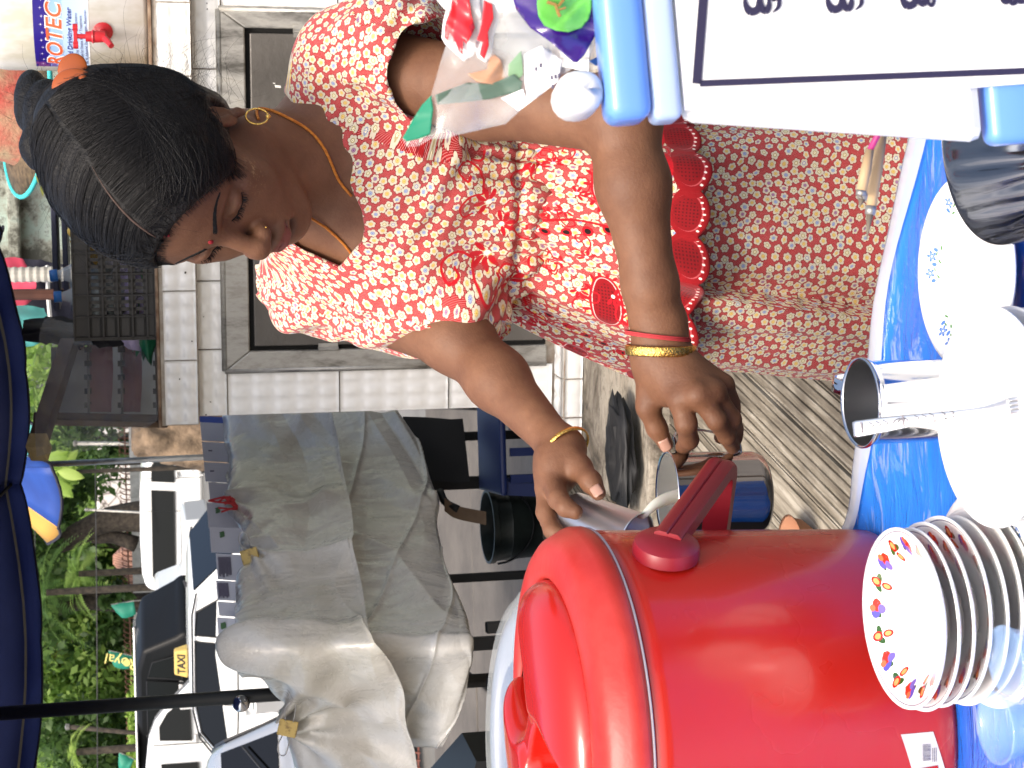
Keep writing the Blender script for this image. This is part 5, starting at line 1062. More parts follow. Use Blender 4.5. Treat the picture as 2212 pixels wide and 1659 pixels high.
def lab_img():
    H, Wd = 300, 500; im = np.ones((H, Wd, 3), np.float32); yy, xx = np.mgrid[0:H, 0:Wd]/np.array([H, Wd]).reshape(2, 1, 1)
    top = np.array((.16, .10, .50)); pink = np.array((.75, .35, .55)); sky_ = np.array((.62, .76, .95)); im[:] = sky_*(1-.35*yy[..., None])+.35*yy[..., None]
    n = smoothnoise((H, Wd), 20, 2); m = yy+.10*(n-.5) < .26; im[m] = top; e = (xx < .1) & (yy < .45) & (n > .45); im[e] = pink*.5+top*.5; m2 = (yy > .26) & (yy < .52); im[m2] = im[m2]*.6+np.array((.45, .62, .92))*.4
    r = np.random.default_rng(3)
    for k in range(11):
        cx, cy = int((.06+.087*k)*Wd), int((.13+.02*(k % 2))*H)
        for d in range(-9, 10):
            im[cy+d, cx] = .95; im[cy, min(Wd-1, cx+d)] = .95
        im[cy-2:cy+3, cx-2:cx+3] = 1
    im[(xx > .965) | (yy > .975)] = .95; return im
IM_LAB = image('water_label', lab_img()); M_LAB = mat('printed_label', (1, 1, 1), .3); t = NT(M_LAB); tx = t.n('ShaderNodeTexImage'); tx.image = IM_LAB; t.l(t.n('ShaderNodeUVMap').outputs[0], tx.inputs[0]); t.l(tx.outputs[0], t.b.inputs['Base Color'])
def on_py(py): # azimuth on the jug seen at photo column py
    r = ray(130, py)[:2]; c = jc[:2]-CAM[:2]; d = r/np.linalg.norm(r); tc = c@d; h2 = c@c-tc*tc; h2 = min(h2, (JR*.995)**2); p = CAM[:2]+d*(tc-math.sqrt(JR*JR-h2)); return math.atan2(p[1]-jc[1], p[0]-jc[0])
aL = on_py(143); aR = on_py(-30); 
v = []; uvs = []
for i in range(25):
    a = aL+(aR-aL)*i/24
    for z in (zb_, zt_): v.append(jc*np.array([1, 1, 0])+np.array([(JR+.0008)*math.cos(a), (JR+.0008)*math.sin(a), z])); uvs.append((i/24, 0 if z == zb_ else 1))
lab = mk('label', v, grid_faces(25, 2), M_LAB, jb, True, uvs)
def wrap(u0, zc, rise=.0016):
    def f(v): a = aL+(u0+v[:, 0])/JR; r = JR+rise+v[:, 2]; return np.stack([jc[0]+r*np.cos(a), jc[1]+r*np.sin(a), zc+v[:, 1]], 1)
    return f
HL_ = zt_-zb_; M_WPR = mat('white_print', (.9, .9, .9), .4); M_ORP = mat('orange_red_print', (.75, .12, .04), .4); M_BLP = mat('navy_print', (.03, .04, .25), .4); M_GRP = mat('grey_print', (.15, .17, .3), .5)
text_obj('lettering', 'ROTEC', HL_*.40, None, wrap(.012, zb_+HL_*.62, .0012), M_WPR, jug, .0003, .0030, .22, 'LEFT').parent = jug
text_obj('lettering', 'ROTEC', HL_*.40, None, wrap(.012, zb_+HL_*.62, .0022), M_ORP, jug, .0003, .0006, .22, 'LEFT')
text_obj('lettering', 'Purified Drinking Water', HL_*.125, None, wrap(.012, zb_+HL_*.355), M_BLP, jug, .0002, .0003, .1, 'LEFT')
for k, s in enumerate(('Purified by Reverse Osmosis Systems', 'Sterilized by Ozone & UV Treatment', 'No. 20, Industrial Zone, Yangon, Myanmar.')): text_obj('lettering', s, HL_*.066, None, wrap(.03-.006*k, zb_+HL_*(.235-.085*k)), M_GRP, jug, .0002, .0001, 0, 'LEFT')
M_TAP = mat('red_plastic_tap', (.50, .02, .03), .35)
ta = on_py(66); tp = lambda px: ony(px, 66, jc[1]-JR)[2]; tz = tp(222); d = np.array([math.cos(ta), math.sin(ta), 0]); p0 = jc*np.array([1, 1, 0])+d*JR+np.array([0, 0, tz])
tap = thing('tap_group', 'x', 'tap'); bpy.data.objects.remove(tap)
b = MB(); b.lathe([(0, .0), (.022, 0), (.024, .004), (.018, .008), (.010, .012), (.009, .045)], p0, 20, frame(d)); q = p0+d*.045; b.tube([q+np.array([0, 0, -.006]), q+np.array([0, 0, .015]), q+np.array([0, 0, .04])], [.013, .015, .012], 12); b.tube([q+np.array([0, 0, .0]), q+d*.02+np.array([-.005, 0, -.012]), q+d*.035+np.array([-.012, 0, -.02])], [.009, .008, .007], 10)
b.lathe([(.015, 0), (.017, .003), (.015, .006)], q+np.array([0, 0, .02]), 16); tb = b.build('tap', M_TAP, jb, auto=40)
b = MB(); b.tube([q+np.array([0, 0, .04]), q+np.array([0, 0, .062])], .006, 8); R = frame((0, 0, 1), WU); b.box(q+np.array([0, 0, .064]), (.046, .012, .009), R); b.lathe([(0, 0), (.009, 0), (.009, .012), (0, .012)], q+WU*.021+np.array([0, 0, .058]), 10); b.lathe([(0, 0), (.009, 0), (.009, .012), (0, .012)], q-WU*.021+np.array([0, 0, .058]), 10); o = b.build('tap_lever', M_TAP, jb, auto=40)

# black crate with contents
M_CR = mat('black_crate_plastic', (.040, .038, .037), .45); cl = oncounter(727, .05); cr_ = oncounter(452, .05); CH = topc(160, 690, .05)[2]-ZC; cw = np.linalg.norm(cr_-cl)
crate = thing('plastic_crate', 'black slotted plastic crate full of bottles and bags on the tiled counter', 'crate', None, cl)
cd = .30; ncol = 6; nrow = 4
def cpt(u, o, z): return cl+WU*u-WN*o+np.array([0, 0, z])
for side in ('front', 'back', 'left', 'right'):
    b = MB(); L = cw if side in ('front', 'back') else cd
    def q_(u, z, dpt):   # u along panel, dpt outwards
        if side == 'front': return cpt(u, -dpt, z)
        if side == 'back': return cpt(u, cd+dpt, z)
        if side == 'left': return cpt(-dpt, u, z)
        return cpt(cw+dpt, u, z)
    def bar(u0, u1, z0, z1, t=.004, d0=0): b.hexa([q_(u0, z0, d0-t), q_(u1, z0, d0-t), q_(u1, z0, d0), q_(u0, z0, d0), q_(u0, z1, d0-t), q_(u1, z1, d0-t), q_(u1, z1, d0), q_(u0, z1, d0)])
    nc = ncol if L == cw else 4; cwid = L/nc; zr = [0, .02, .02+(CH-.055)/4, .02+(CH-.055)/2, .02+(CH-.055)*.75, CH-.035, CH]
    for z in zr: bar(0, L, z-.002, z+.002, .012, .008)
    bar(0, L, CH-.035, CH, .004); bar(0, L, 0, .02, .004)
    for c_ in range(nc+1): u = c_*cwid; bar(max(0, u-.0015), min(L, u+.0015), 0, CH, .012, .008)
    for c_ in range(nc):
        solid_c = c_ in (0, nc-1)
        for r__ in range(1, 5):
            z0, z1 = zr[r__], zr[r__+1]; bar(c_*cwid, (c_+1)*cwid, z0, z0+.009); bar(c_*cwid, (c_+1)*cwid, z1-.009, z1); ns = 3
            if solid_c: bar(c_*cwid, (c_+1)*cwid, z0, z1, .003); continue
            for k in range(ns+1):
                uc = c_*cwid+cwid*(k/ns); w = cwid/ns*.24; bar(max(0, uc-w), min(L, uc+w), z0, z1)
    tag(b.build('side_panel', M_CR, crate), kind='stuff' if False else None)
b = MB(); b.hexa([cpt(0, 0, 0), cpt(cw, 0, 0), cpt(cw, cd, 0), cpt(0, cd, 0), cpt(0, 0, .004), cpt(cw, 0, .004), cpt(cw, cd, .004), cpt(0, cd, .004)]); b.build('base', M_CR, crate)
M_CLR = mat('clear_plastic', (.85, .9, .93), .08, 0, .6, Transmission_Weight=.0, Alpha=.38); M_CAPB = mat('blue_cap', (.02, .17, .55), .35)
M_FILM = mat('clear_film', (.75, .78, .78), .18, 0, .7, Alpha=.30)
def bottle(lab_, o3, h, r, label=None, lean=(0, 0)):
    R = frame((lean[0], lean[1], 1)); T = thing('water_bottle', lab_, 'bottle', 'water bottles in the crate', o3)
    b = MB(); pr = [(0, 0), (r*.9, 0), (r, .01)]+[(r*(1-.05*(k % 2)), .02+k*.012) for k in range(int((h*.62-.02)/.012))]+[(r, h*.66), (r*.85, h*.76), (r*.45, h*.88), (r*.36, h*.92), (r*.36, h*.95)]
    b.lathe(pr, o3, 20, R); b.build('bottle_body', M_CLR, T, True); b = MB(); b.lathe([(r*.42, h*.93), (r*.45, h*.935), (r*.45, h), (r*.4, h*1.01), (0, h*1.01)], o3, 16, R); b.build('cap', M_CAPB, T, auto=40)
    if label: b = MB(); b.lathe([(r*1.01, h*.45), (r*1.01, h*.66)], o3, 20, R); b.build('label', mat('blue_label', (.10, .32, .70), .4), T, True); b = MB(); b.lathe([(r*1.015, h*.50), (r*1.015, h*.54)], o3, 20, R, a0=3.6, a1=5.2); b.build('label_stripe', mat('red_stripe', (.6, .05, .05), .4), T, True)
pz = lambda px, py, off: topc(px, py, off)[2]-ZC
bottle('clear water bottle with blue cap, nearest the conduit, standing in the crate', cpt(*[wuv(oncounter(572, .14))[0]-wuv(cl)[0], .09, .005]), pz(112, 572, .14), .034, None, (-.1, 0))
bottle('water bottle with blue label and blue cap, leaning in the crate', cpt(wuv(oncounter(626, .12))[0]-wuv(cl)[0], .07, .005), pz(122, 626, .12), .032, True, (-.06, 0))
b = MB(); 
def crumple(name, lab_, cat, c0, size, m, seed, grp=None, n=18):
    R = np.random.default_rng(seed); v = []; A_ = R.normal(size=(6, 3))*9; ph = R.random(6)*6.28
    for i in range(n):
        for j in range(n):
            a = i/(n-1)*math.pi; e = j/(n-1)*2*math.pi; d = np.array([math.sin(a)*math.cos(e), math.sin(a)*math.sin(e), math.cos(a)]); k = 1+.12*sum(math.sin(A_[q]@d+ph[q]) for q in range(6))/1.5; v.append(np.array(c0)+d*np.array(size)/2*k)
    o = mk(name, v, grid_faces(n, n), m, None, True); return tag(o, lab_, cat, grp)
ub = lambda py, off: wuv(oncounter(py, off))[0]-wuv(cl)[0]
crumple('cloth', 'lilac cloth bundled inside the black crate', 'cloth', cpt(ub(600, .15), .10, CH*.33), (.34, .12, .10), noisy('lilac_cloth', (.55, .48, .80), (.68, .60, .90), 12, .9), 3)
crumple('plastic_bag', 'dark green plastic bag at the bottom of the crate', 'bag', cpt(ub(640, .15), .12, CH*.14), (.30, .14, .085), noisy('green_plastic', (.01, .10, .05), (.03, .24, .12), 9, .3), 4)
crumple('plastic_bag', 'clear crinkled bag pressed against the crate slots', 'bag', cpt(ub(640, .12), .055, CH*.68), (.17, .06, .13), noisy('crinkled_film', (.25, .30, .32), (.62, .68, .70), 30, .2, bump=.6, bscale=50), 5)
crumple('fruit_bag', 'yellow bag beside the bottles in the crate', 'bag', cpt(ub(490, .15), .09, CH*.80), (.20, .08, .09), noisy('yellow_fruit', (.75, .48, .08), (.85, .60, .15), 20, .5), 6)
crumple('leaf_cluster', 'dark folded cloth at the left end of the crate', 'cloth', cpt(ub(700, .15), .14, CH*.5), (.12, .12, .16), mat('dark_cloth', (.015, .015, .02), .9), 7)
# dark blue rack pieces and a weed sprig above the crate
for k, (pts, w, lab_) in enumerate((([(112, 395), (128, 520)], .030, 'dark blue board behind the crate, upper one'), ([(134, 470), (148, 455)], .018, 'dark blue board behind the crate, lower one'))):
    a = topc(pts[0][0], pts[0][1]+(0), .5); c_ = topc(pts[1][0], pts[1][1], .5); a[2] = c_[2] = (a[2]+c_[2])/2
o_ = oncounter(470, .42); z_ = topc(140, 470, .42)[2]
rk = thing('wire_shelf', 'dark blue slatted shelf standing behind the crate', 'shelf', None, o_)
for k, zz_ in enumerate((topc(118, 450, .42)[2], topc(140, 450, .42)[2])):
    b = MB(); b.box(o_*np.array([1, 1, 0])+np.array([0, 0, zz_])+WU*(-.02+.03*k), (.44, .16, .014), R=np.stack([WU, WN, np.array([0, 0, 1.])], 1)); b.build('shelf_board', mat('slate_blue', (.045, .05, .09), .5), rk, bev=.003)
for s in (-.2, .2):
    b = MB(); c_ = o_+WU*s; b.tube([c_, c_*np.array([1, 1, 0])+np.array([0, 0, topc(112, 450, .42)[2]])], .008, 6); b.build('shelf_post', M_BLK, rk)
M_WEED = mat('yellow_green_leaf', (.22, .24, .05), .5); T = thing('weed', 'small yellowish weed growing from the shelf above the crate', 'plant', None, topc(150, 420, .40)); b = MB(); b.tube(spline([topc(150, 420, .40), topc(125, 405, .40), topc(95, 398, .40)], 6), .0025, 5); b.build('stem', M_WEED, T)
for k, (px, py) in enumerate(((86, 392), (92, 408), (104, 385), (118, 412), (134, 425), (98, 400), (150, 448), (140, 440))):
    c_ = topc(px, py, .40); b = MB(); d = np.array([random.uniform(-1, 1), .2, random.uniform(-.6, .6)]); d /= np.linalg.norm(d); b.add([c_-d*.022, c_+np.array([0, 0, .007]), c_+d*.022, c_-np.array([0, 0, .007])], [(0, 1, 2, 3)]); o = b.build('leaf', M_WEED, T)

# conduit, hanging umbrellas and basket behind
cc = P(60, 593, 5.6); b = MB(); pr = [(.024+(.003 if k % 2 else 0), k*.012) for k in range(int(3.3/.012))]; b.lathe(pr, (cc[0], cc[1], 0), 12); tag(b.build('ribbed_conduit', mat('cream_conduit', (.55, .53, .46), .6)), 'cream ribbed plastic conduit running up behind the crate', 'pipe')
cc = P(80, 641, 5.4); b = MB(); b.tube([(cc[0], cc[1], 0), (cc[0]+.01, cc[1], 2.4)], .018, 8); tag(b.build('wooden_pole', noisy('red_brown_wood', (.07, .025, .015), (.13, .05, .03), 8, .7)), 'thin red-brown wooden pole beside the conduit', 'pole')
def cloth_sheet(name, net, nu, nv, m, parent=None, seed=0, amp=.004, freq=18, thick=0, ret=False):
    """net[row][col] = (px,py,D) control points of a hanging sheet"""
    N_ = np.array([[P(*q) for q in row] for row in net]); R_, C_ = N_.shape[:2]
    rows = np.stack([spline(N_[i], nv) for i in range(R_)]); g = np.stack([spline(rows[:, j], nu) for j in range(nv)], 1)
    du = np.gradient(g, axis=0); dv = np.gradient(g, axis=1); n = np.cross(du, dv); n /= np.linalg.norm(n, axis=2)[..., None]+1e-9
    u = np.linspace(0, 1, nu)[:, None]; v = np.linspace(0, 1, nv)[None, :]; R2 = np.random.default_rng(seed)
    d = sum(R2.uniform(.5, 1)*np.sin(freq*(R2.normal()*u+R2.normal()*v)+R2.random()*6.28+2*np.sin(freq*.3*(R2.normal()*u+R2.normal()*v))) for k in range(9))/3
    rid = np.abs(sum(np.sin(freq*.6*(R2.normal()*u+R2.normal()*v)+R2.random()*6.28) for k in range(4))); d = d*.6-np.exp(-rid*5)*1.2
    g = g+n*(d*amp)[..., None]
    if ret: return g, n, u, v
    o = mk(name, g.reshape(-1, 3), grid_faces(nu, nv), m, parent, True)
    if thick: o.modifiers.new('s', 'SOLIDIFY').thickness = thick
    return o
M_PINK = mat('pink_canvas', (.62, .06, .11), .8); M_NAVY = noisy('navy_canvas', (.035, .065, .28), (.05, .09, .38), 3, .75, bump=.3, bscale=250); M_DK = mat('charcoal_canvas', (.02, .02, .035), .85); M_TEAL = noisy('teal_canvas', (.05, .26, .25), (.08, .33, .31), 4, .7); M_BLU = noisy('royal_blue_canvas', (.006, .035, .20), (.01, .055, .28), 4, .6); M_ORG = mat('amber_canvas', (.60, .33, .06), .7); M_WPIPE = mat('white_piping', (.6, .6, .58), .8)
u3 = thing('market_umbrella', 'furled pink and charcoal umbrella cloth hanging behind the crate', 'umbrella', 'umbrellas over the pavement', P(170, 640, 6.3))
cloth_sheet('canopy_panel', [[(-30, 560, 6.3), (-30, 610, 6.2), (-30, 660, 6.3)], [(40, 560, 6.3), (52, 612, 6.2), (48, 660, 6.3)], [(52, 575, 6.3), (78, 612, 6.2), (68, 652, 6.3)]], 24, 20, M_PINK, u3, 1, .01, 6)
cloth_sheet('canopy_panel', [[(-30, 560, 6.45), (-30, 640, 6.4), (-30, 735, 6.45)], [(60, 560, 6.45), (80, 640, 6.4), (60, 735, 6.45)], [(175, 575, 6.45), (185, 640, 6.4), (170, 735, 6.45)]], 24, 24, M_DK, u3, 2, .015, 7)
cloth_sheet('canopy_panel', [[(-30, 655, 6.3), (-30, 700, 6.25), (-30, 760, 6.3)], [(60, 660, 6.3), (70, 700, 6.25), (60, 750, 6.3)], [(95, 665, 6.3), (106, 700, 6.25), (90, 740, 6.3)]], 20, 16, M_TEAL, u3, 3, .01, 6)
b = MB(); b.tube([P(102, 575, 6.28), P(104, 640, 6.22), P(112, 725, 6.28)], .009, 6); b.build('piping', M_WPIPE, u3)
u4 = thing('folded_awning', 'black folded cloth drooping from the navy umbrella beside the crate', 'cloth', None, P(120, 700, 4.9))
cloth_sheet('cloth_fold', [[(50, 690, 4.9), (50, 715, 4.85), (50, 738, 4.9)], [(120, 688, 4.9), (125, 712, 4.8), (118, 740, 4.9)], [(165, 690, 4.9), (182, 730, 4.8), (176, 758, 4.85)]], 24, 14, mat('black_cloth', (.008, .008, .012), .9), u4, 4, .008, 8)
o = cloth_sheet('hem', [[(172, 752, 4.84), (176, 757, 4.84)], [(180, 742, 4.84), (184, 748, 4.84)]], 4, 4, mat('tan_hem', (.42, .33, .25), .8), u4, 5, .001)
# red woven basket with turquoise rim
hc = P(30, 190, 5.2); bk = thing('woven_hat', 'woven red and straw basket with turquoise rim, upside down behind her bun', 'basket', None, hc)
Rb = frame(np.array([.05, -.32, .95])); M_WV = noisy('red_straw', (.45, .08, .06), (.40, .30, .18), 9, .8, bump=.6, bscale=60); b = MB(); b.lathe([(.0, .22), (.12, .22), (.15, .19), (.17, .03), (.18, .0)], P(38, 235, 5.2), 36, Rb); b.build('crown', M_WV, bk, True)
b = MB(); b.lathe([(.18, .0), (.27, -.03), (.275, -.025), (.18, .006)], P(38, 235, 5.2), 36, Rb); b.build('brim', noisy('dark_straw', (.05, .035, .02), (.16, .11, .06), 40, .8), bk, True)
b = MB(); b.tube([P(38, 235, 5.2)+Rb @ np.array([.275*math.cos(a), .275*math.sin(a), -.026]) for a in np.linspace(0, 6.283, 41)[:-1]], .008, 6, closed=True); b.build('rim_binding', mat('turquoise_tape', (.05, .50, .50), .6), bk, True)
b = MB(); c_ = P(38, 235, 5.2); b.tube([(c_[0], c_[1]+.05, 0), tuple(c_+np.array([0, .05, .1]))], .02, 8); b.build('stand_post', M_BLK, bk)

# plastic-wrapped rack left of the crate
M_RW = noisy('dark_brown_wood', (.05, .022, .015), (.10, .045, .03), 10, .55); M_RW2 = noisy('light_wood_edge', (.16, .10, .06), (.24, .16, .10), 12, .7)
rk = thing('display_rack', 'dark wooden rack with hanging maroon cloths under clear plastic', 'rack', None, P(340, 860, 4.7))
def post(nm, pts, w, dpt, m): 
    a, c_ = np.array(pts[0]), np.array(pts[1]); ax = c_-a; R = frame(ax, RV); b = MB(); b.box((a+c_)/2, (w, dpt, np.linalg.norm(ax)), R); return b.build(nm, m, rk, bev=.003)
post('post', [P(75, 903, 4.7), P(360, 909, 4.7)], .034, .034, M_RW); post('post', [P(90, 912, 4.69), P(360, 918, 4.69)], .016, .036, M_RW2)
post('post', [P(160, 738, 4.75), P(350, 738, 4.75)], .02, .02, mat('steel_blue', (.03, .04, .06), .4)); post('top_beam', [P(150, 742, 4.78), P(78, 970, 4.5)], .045, .045, M_RW)
b = MB(); e = P(84, 966, 4.5); b.box(e, (.062, .05, .05), frame(P(78, 970, 4.5)-P(150, 742, 4.78), RV)); b.build('beam_end', noisy('yellow_wood', (.45, .34, .14), (.6, .48, .24), 30, .8), rk, bev=.004)
M_MAR = noisy('maroon_cloth', (.24, .10, .12), (.36, .18, .20), 5, .85)
for px0, px1, py1 in ((190, 243, 890), (262, 306, 890), (338, 352, 890)):
    cloth_sheet('hanging_cloth', [[(px0, 745, 4.76), (px0+1, 820, 4.74), (px0+2, py1, 4.72)], [((px0+px1)/2, 745, 4.76), ((px0+px1)/2, 820, 4.74), ((px0+px1)/2, py1, 4.72)], [(px1, 745, 4.76), (px1+1, 820, 4.74), (px1-3, py1, 4.72)]], 12, 20, M_MAR, rk, px0, .004, 9)
    b = MB(); b.tube([P(px0, 738, 4.75), P(px0+2, 905, 4.7)], .004, 5); b.build('rail', M_ALU, rk)
    for k in range(5): b = MB(); b.box(P(px0, 755+k*30, 4.73), (.016, .012, .02), M3 if False else None); b.build('peg', M_BLK, rk)
cloth_sheet('grey_backing', [[(110, 750, 4.9), (110, 900, 4.85)], [(350, 750, 4.9), (350, 900, 4.85)]], 4, 4, noisy('smoky_grey', (.40, .43, .41), (.58, .60, .57), 4, .7), rk, 1, .01)
M_VEIL = mat('dusty_clear_plastic', (.80, .80, .78), .25, 0, .7, Alpha=.24); t = NT(M_VEIL); t.bump(t.noise(22, 5, .6, t.coord('Object', (1, 1, .35))), .6, .02)
cloth_sheet('plastic_cover', [[(97, 690, 4.66), (85, 735, 4.62), (72, 800, 4.58), (75, 905, 4.5), (78, 985, 4.42)], [(200, 700, 4.66), (200, 735, 4.62), (200, 800, 4.58), (200, 905, 4.5), (190, 970, 4.42)], [(345, 690, 4.66), (345, 735, 4.62), (345, 800, 4.58), (345, 905, 4.5), (215, 965, 4.42)]], 40, 50, M_VEIL, rk, 3, .01, 16)

# ------------------------------------------------------------------ umbrella over the book stall, with its pole
PB = P(505, 1506, 4.1); PT = P(6, 1541, 4.1); um = thing('market_umbrella', 'large navy umbrella on a black pole over the plastic-covered stall', 'umbrella', 'umbrellas over the pavement', (PB[0], PB[1], 0))
M_POLE = mat('black_pole', (.006, .006, .006), .45); b = MB(); ax = (PT-PB)/np.linalg.norm(PT-PB); b.tube([np.array([PB[0], PB[1], 0]), PB, PT+ax*.75], .0175, 14); b.build('pole', M_POLE, um, True)
kb = P(521, 1520, 4.06); b = MB(); b.lathe([(0, -.02), (.018, -.012), (.022, 0), (.018, .012), (0, .02)], kb, 12, frame((.4, -1, .1))); b.tube([kb, kb+np.array([0, .04, .01])], .008, 6); b.build('clamp_knob', mat('chrome', (.7, .7, .72), .12, 1), um, True)
AP = PT+ax*.62; Rm = 1.36; zr = ony(-10, 1300, 5.2)[2]; zv = ony(32, 1300, 5.2)[2]; ns = 8; base = np.array([AP[0], AP[1], 0])
cor = [base+np.array([Rm*math.cos(a+.39), Rm*math.sin(a+.39), zr]) for a in np.arange(ns)/ns*2*math.pi]
for i in range(ns):
    a, c_ = cor[i], cor[(i+1) % ns]; v = []
    for r in range(9):
        for s in range(9):
            tt = r/8; p = AP+((a*(1-s/8)+c_*s/8)-AP)*tt; p = p-np.array([0, 0, .05*math.sin(math.pi*s/8)*tt+.10*tt*(1-tt)*0]); v.append(p)
    o = mk('canopy_panel', v, grid_faces(9, 9), M_NAVY, um, True); o.modifiers.new('s', 'SOLIDIFY').thickness = .002
    v = []
    for s in range(25):
        p = a*(1-s/24)+c_*s/24-np.array([0, 0, .05*math.sin(math.pi*s/24)]); w = .030*math.sin(s/24*math.pi*6)
        out = p-base; out[2] = 0; out /= np.linalg.norm(out); sc_ = abs(math.sin(s/24*math.pi*2))**.5
        for k, h in enumerate((0, .5, 1)): v.append(p+out*(w*h*.5+.004)-np.array([0, 0, (zr-zv)*(.86+.14*sc_)*h]))
    o = mk('valance', v, grid_faces(25, 3), M_NAVY, um, True); o.modifiers.new('s', 'SOLIDIFY').thickness = .002
    b = MB(); b.tube(v[2::3], .004, 5); b.build('valance_piping', M_DK, o); b = MB(); b.tube([q+np.array([0, 0, .003]) for q in v[0::3]], .009, 6); b.build('edge_cord', mat('grey_cord', (.22, .21, .18), .9), um)
    b = MB(); b.tube([AP-np.array([0, 0, .03]), a-np.array([0, 0, .02])], .006, 5); b.build('rib', M_BLK, um)
# striped beach umbrella beyond
A2 = P(-60, 1010, 8.2); u2 = thing('market_umbrella', 'multicoloured umbrella with blue, teal and amber panels beyond the stall', 'umbrella', 'umbrellas over the pavement', (A2[0], A2[1], 0))
b = MB(); b.tube([(A2[0]+.02, A2[1], 0), tuple(A2)], .015, 8); b.build('pole', M_ALU, u2, True)
cols = [M_NAVY, M_TEAL, M_BLU, M_BLU, M_ORG, M_NAVY, M_PINK, M_TEAL]; rim = [(30, 770, 7.6), (52, 905, 7.4), (78, 945, 7.4), (62, 985, 7.5), (112, 1010, 7.6), (126, 1140, 7.8), (104, 1175, 8.3), (20, 1100, 8.8), (0, 900, 8.8), (20, 790, 8.2)]
cols = [M_NAVY, M_TEAL, M_TEAL, M_BLU, M_BLU, M_ORG, M_NAVY, M_PINK, M_TEAL, M_NAVY]
for i in range(len(rim)):
    a, c_ = P(*rim[i]), P(*rim[(i+1) % len(rim)]); v = [A2+((a*(1-s/6)+c_*s/6)-A2)*(r/6)-np.array([0, 0, .03*math.sin(math.pi*s/6)*r/6]) for r in range(7) for s in range(7)]
    o = mk('canopy_panel', v, grid_faces(7, 7), cols[i], u2, True); o.modifiers.new('s', 'SOLIDIFY').thickness = .003; b = MB(); b.tube([q for q in v[-7:]], .008, 5); b.build('edge_binding', M_DK, o)

# ------------------------------------------------------------------ the book stall under its plastic sheet
M_TARP = mat('dull_plastic_sheet', (.36, .355, .32), .3, 0, .7, Coat_Weight=.7, Coat_Roughness=.18); t = NT(M_TARP); c = t.coord(); n1 = t.noise(2.6, 6, .65, c); n2 = t.noise(11, 6, .7, c, .8); n3 = t.noise(60, 5, .7, c)
col = t.ramp(n1, [(.30, (.40, .38, .31)), (.5, (.52, .50, .455)), (.70, (.62, .61, .58))]); t.l(col, t.b.inputs['Base Color']); t.l(t.ramp(n2, [(.35, (.16,)*3), (.65, (.40,)*3)]), t.b.inputs['Roughness'])
n4 = t.noise(5, 3, .5, t.coord('Object', (1, 1, .35)), 1.5); bq = t.bump(t.math('ADD', t.math('ADD', t.math('MULTIPLY', n2, .25), t.math('MULTIPLY', n3, .10)), t.math('MULTIPLY', n4, 1.5)), .5, .022); t.l(bq, t.b.inputs['Coat Normal'])
stall = thing('book_stall', 'street stall draped with a dull grey plastic sheet held by binder clips', 'stall', None, (P(800, 1300, 4.3)[0], P(800, 1300, 4.3)[1], 0))
cols_ = [(880, 5.05), (984, 4.85), (1085, 4.6), (1190, 4.3), (1300, 4.0), (1392, 3.72), (1455, 3.78), (1555, 3.9), (1680, 4.0)]
topx = [470, 488, 499, 538, 512, 500, 572, 616, 645]; botx = [716, 733, 757, 770, 786, 808, 850, 872, 905]
ins = [.0, .0, .02, .0, .0, .0, .02, .02, .0]
net = []
for f, dz in ((0, .10), (.06, .0), (.33, -.05), (.66, -.03), (.94, -.055), (1, -.075)):
    row = []
    for (py, D), a, b_ in zip(cols_, topx, botx):
        sh = (math.sin(py*.021)*.018+math.sin(py*.047)*.01)*(f > .2)*(f < .95); row.append((a+(b_-a)*f, py-(0 if f < .5 else 6), D+dz+sh))
    net.append(row)
g, n, u, v = cloth_sheet('x', net, 220, 320, None, None, 11, .007, 9, ret=True)
def crease(g, n, seed, amp, lo, hi, cnt):     # sharp facets of stiff plastic film
    R_ = np.random.default_rng(seed); q = g@np.stack([RV, DV], 1); q = q+.05*np.sin(q[..., ::-1]*7+1); d = 0
    for k in range(cnt):
        f = R_.uniform(lo, hi); a = R_.uniform(0, 3.14); x = (q[..., 0]*math.cos(a)+q[..., 1]*math.sin(a))*f+R_.random()+.35*np.sin(q[..., 0]*R_.uniform(2, 7)+q[..., 1]*R_.uniform(2, 7)); tri = np.abs(x % 1-.5)*2; m_ = .5+.5*np.sin(q[..., 0]*R_.uniform(3, 9)+q[..., 1]*R_.uniform(3, 9)+R_.random()*6); d = d+(np.maximum(tri, .62)-.62)*m_*3/f
    return g+n*(amp*d)[..., None]
def pull(g, n, tgt, L=.35, k=10, amp=.016):     # folds radiating from a clip
    d = g-P(*tgt); dist = np.linalg.norm(d, axis=2); a = np.arctan2(d[..., 2], d@RV); return g+n*(amp*np.cos(a*k)*np.exp(-dist/L)*np.clip(dist/.04, 0, 1))[..., None]
def ridge(g, n, pts, w, amp):      # a long soft fold along a line
    c_ = np.array([P(*q) for q in pts]); best = np.full(g.shape[:2], 9.)
    for i in range(len(c_)-1):
        e = c_[i+1]-c_[i]; h = np.clip(((g-c_[i])@e)/(e@e), 0, 1); best = np.minimum(best, np.linalg.norm(g-c_[i]-h[..., None]*e, axis=2))
    s = np.sign(n[n.shape[0]//2, n.shape[1]//2]@FW)
    edge_ = np.clip(np.linspace(0, 1, g.shape[0])/.10, 0, 1)[:, None]
    return g-n*s*(amp*.75*np.exp(-(best/w))*edge_)[..., None]
for tg, L, k, am in (((540, 1190, 4.3), .16, 8, .014), ((497, 1085, 4.6), .14, 8, .012), ((612, 1556, 3.9), .18, 10, .018)): g = pull(g, n, tg, L, k, am)
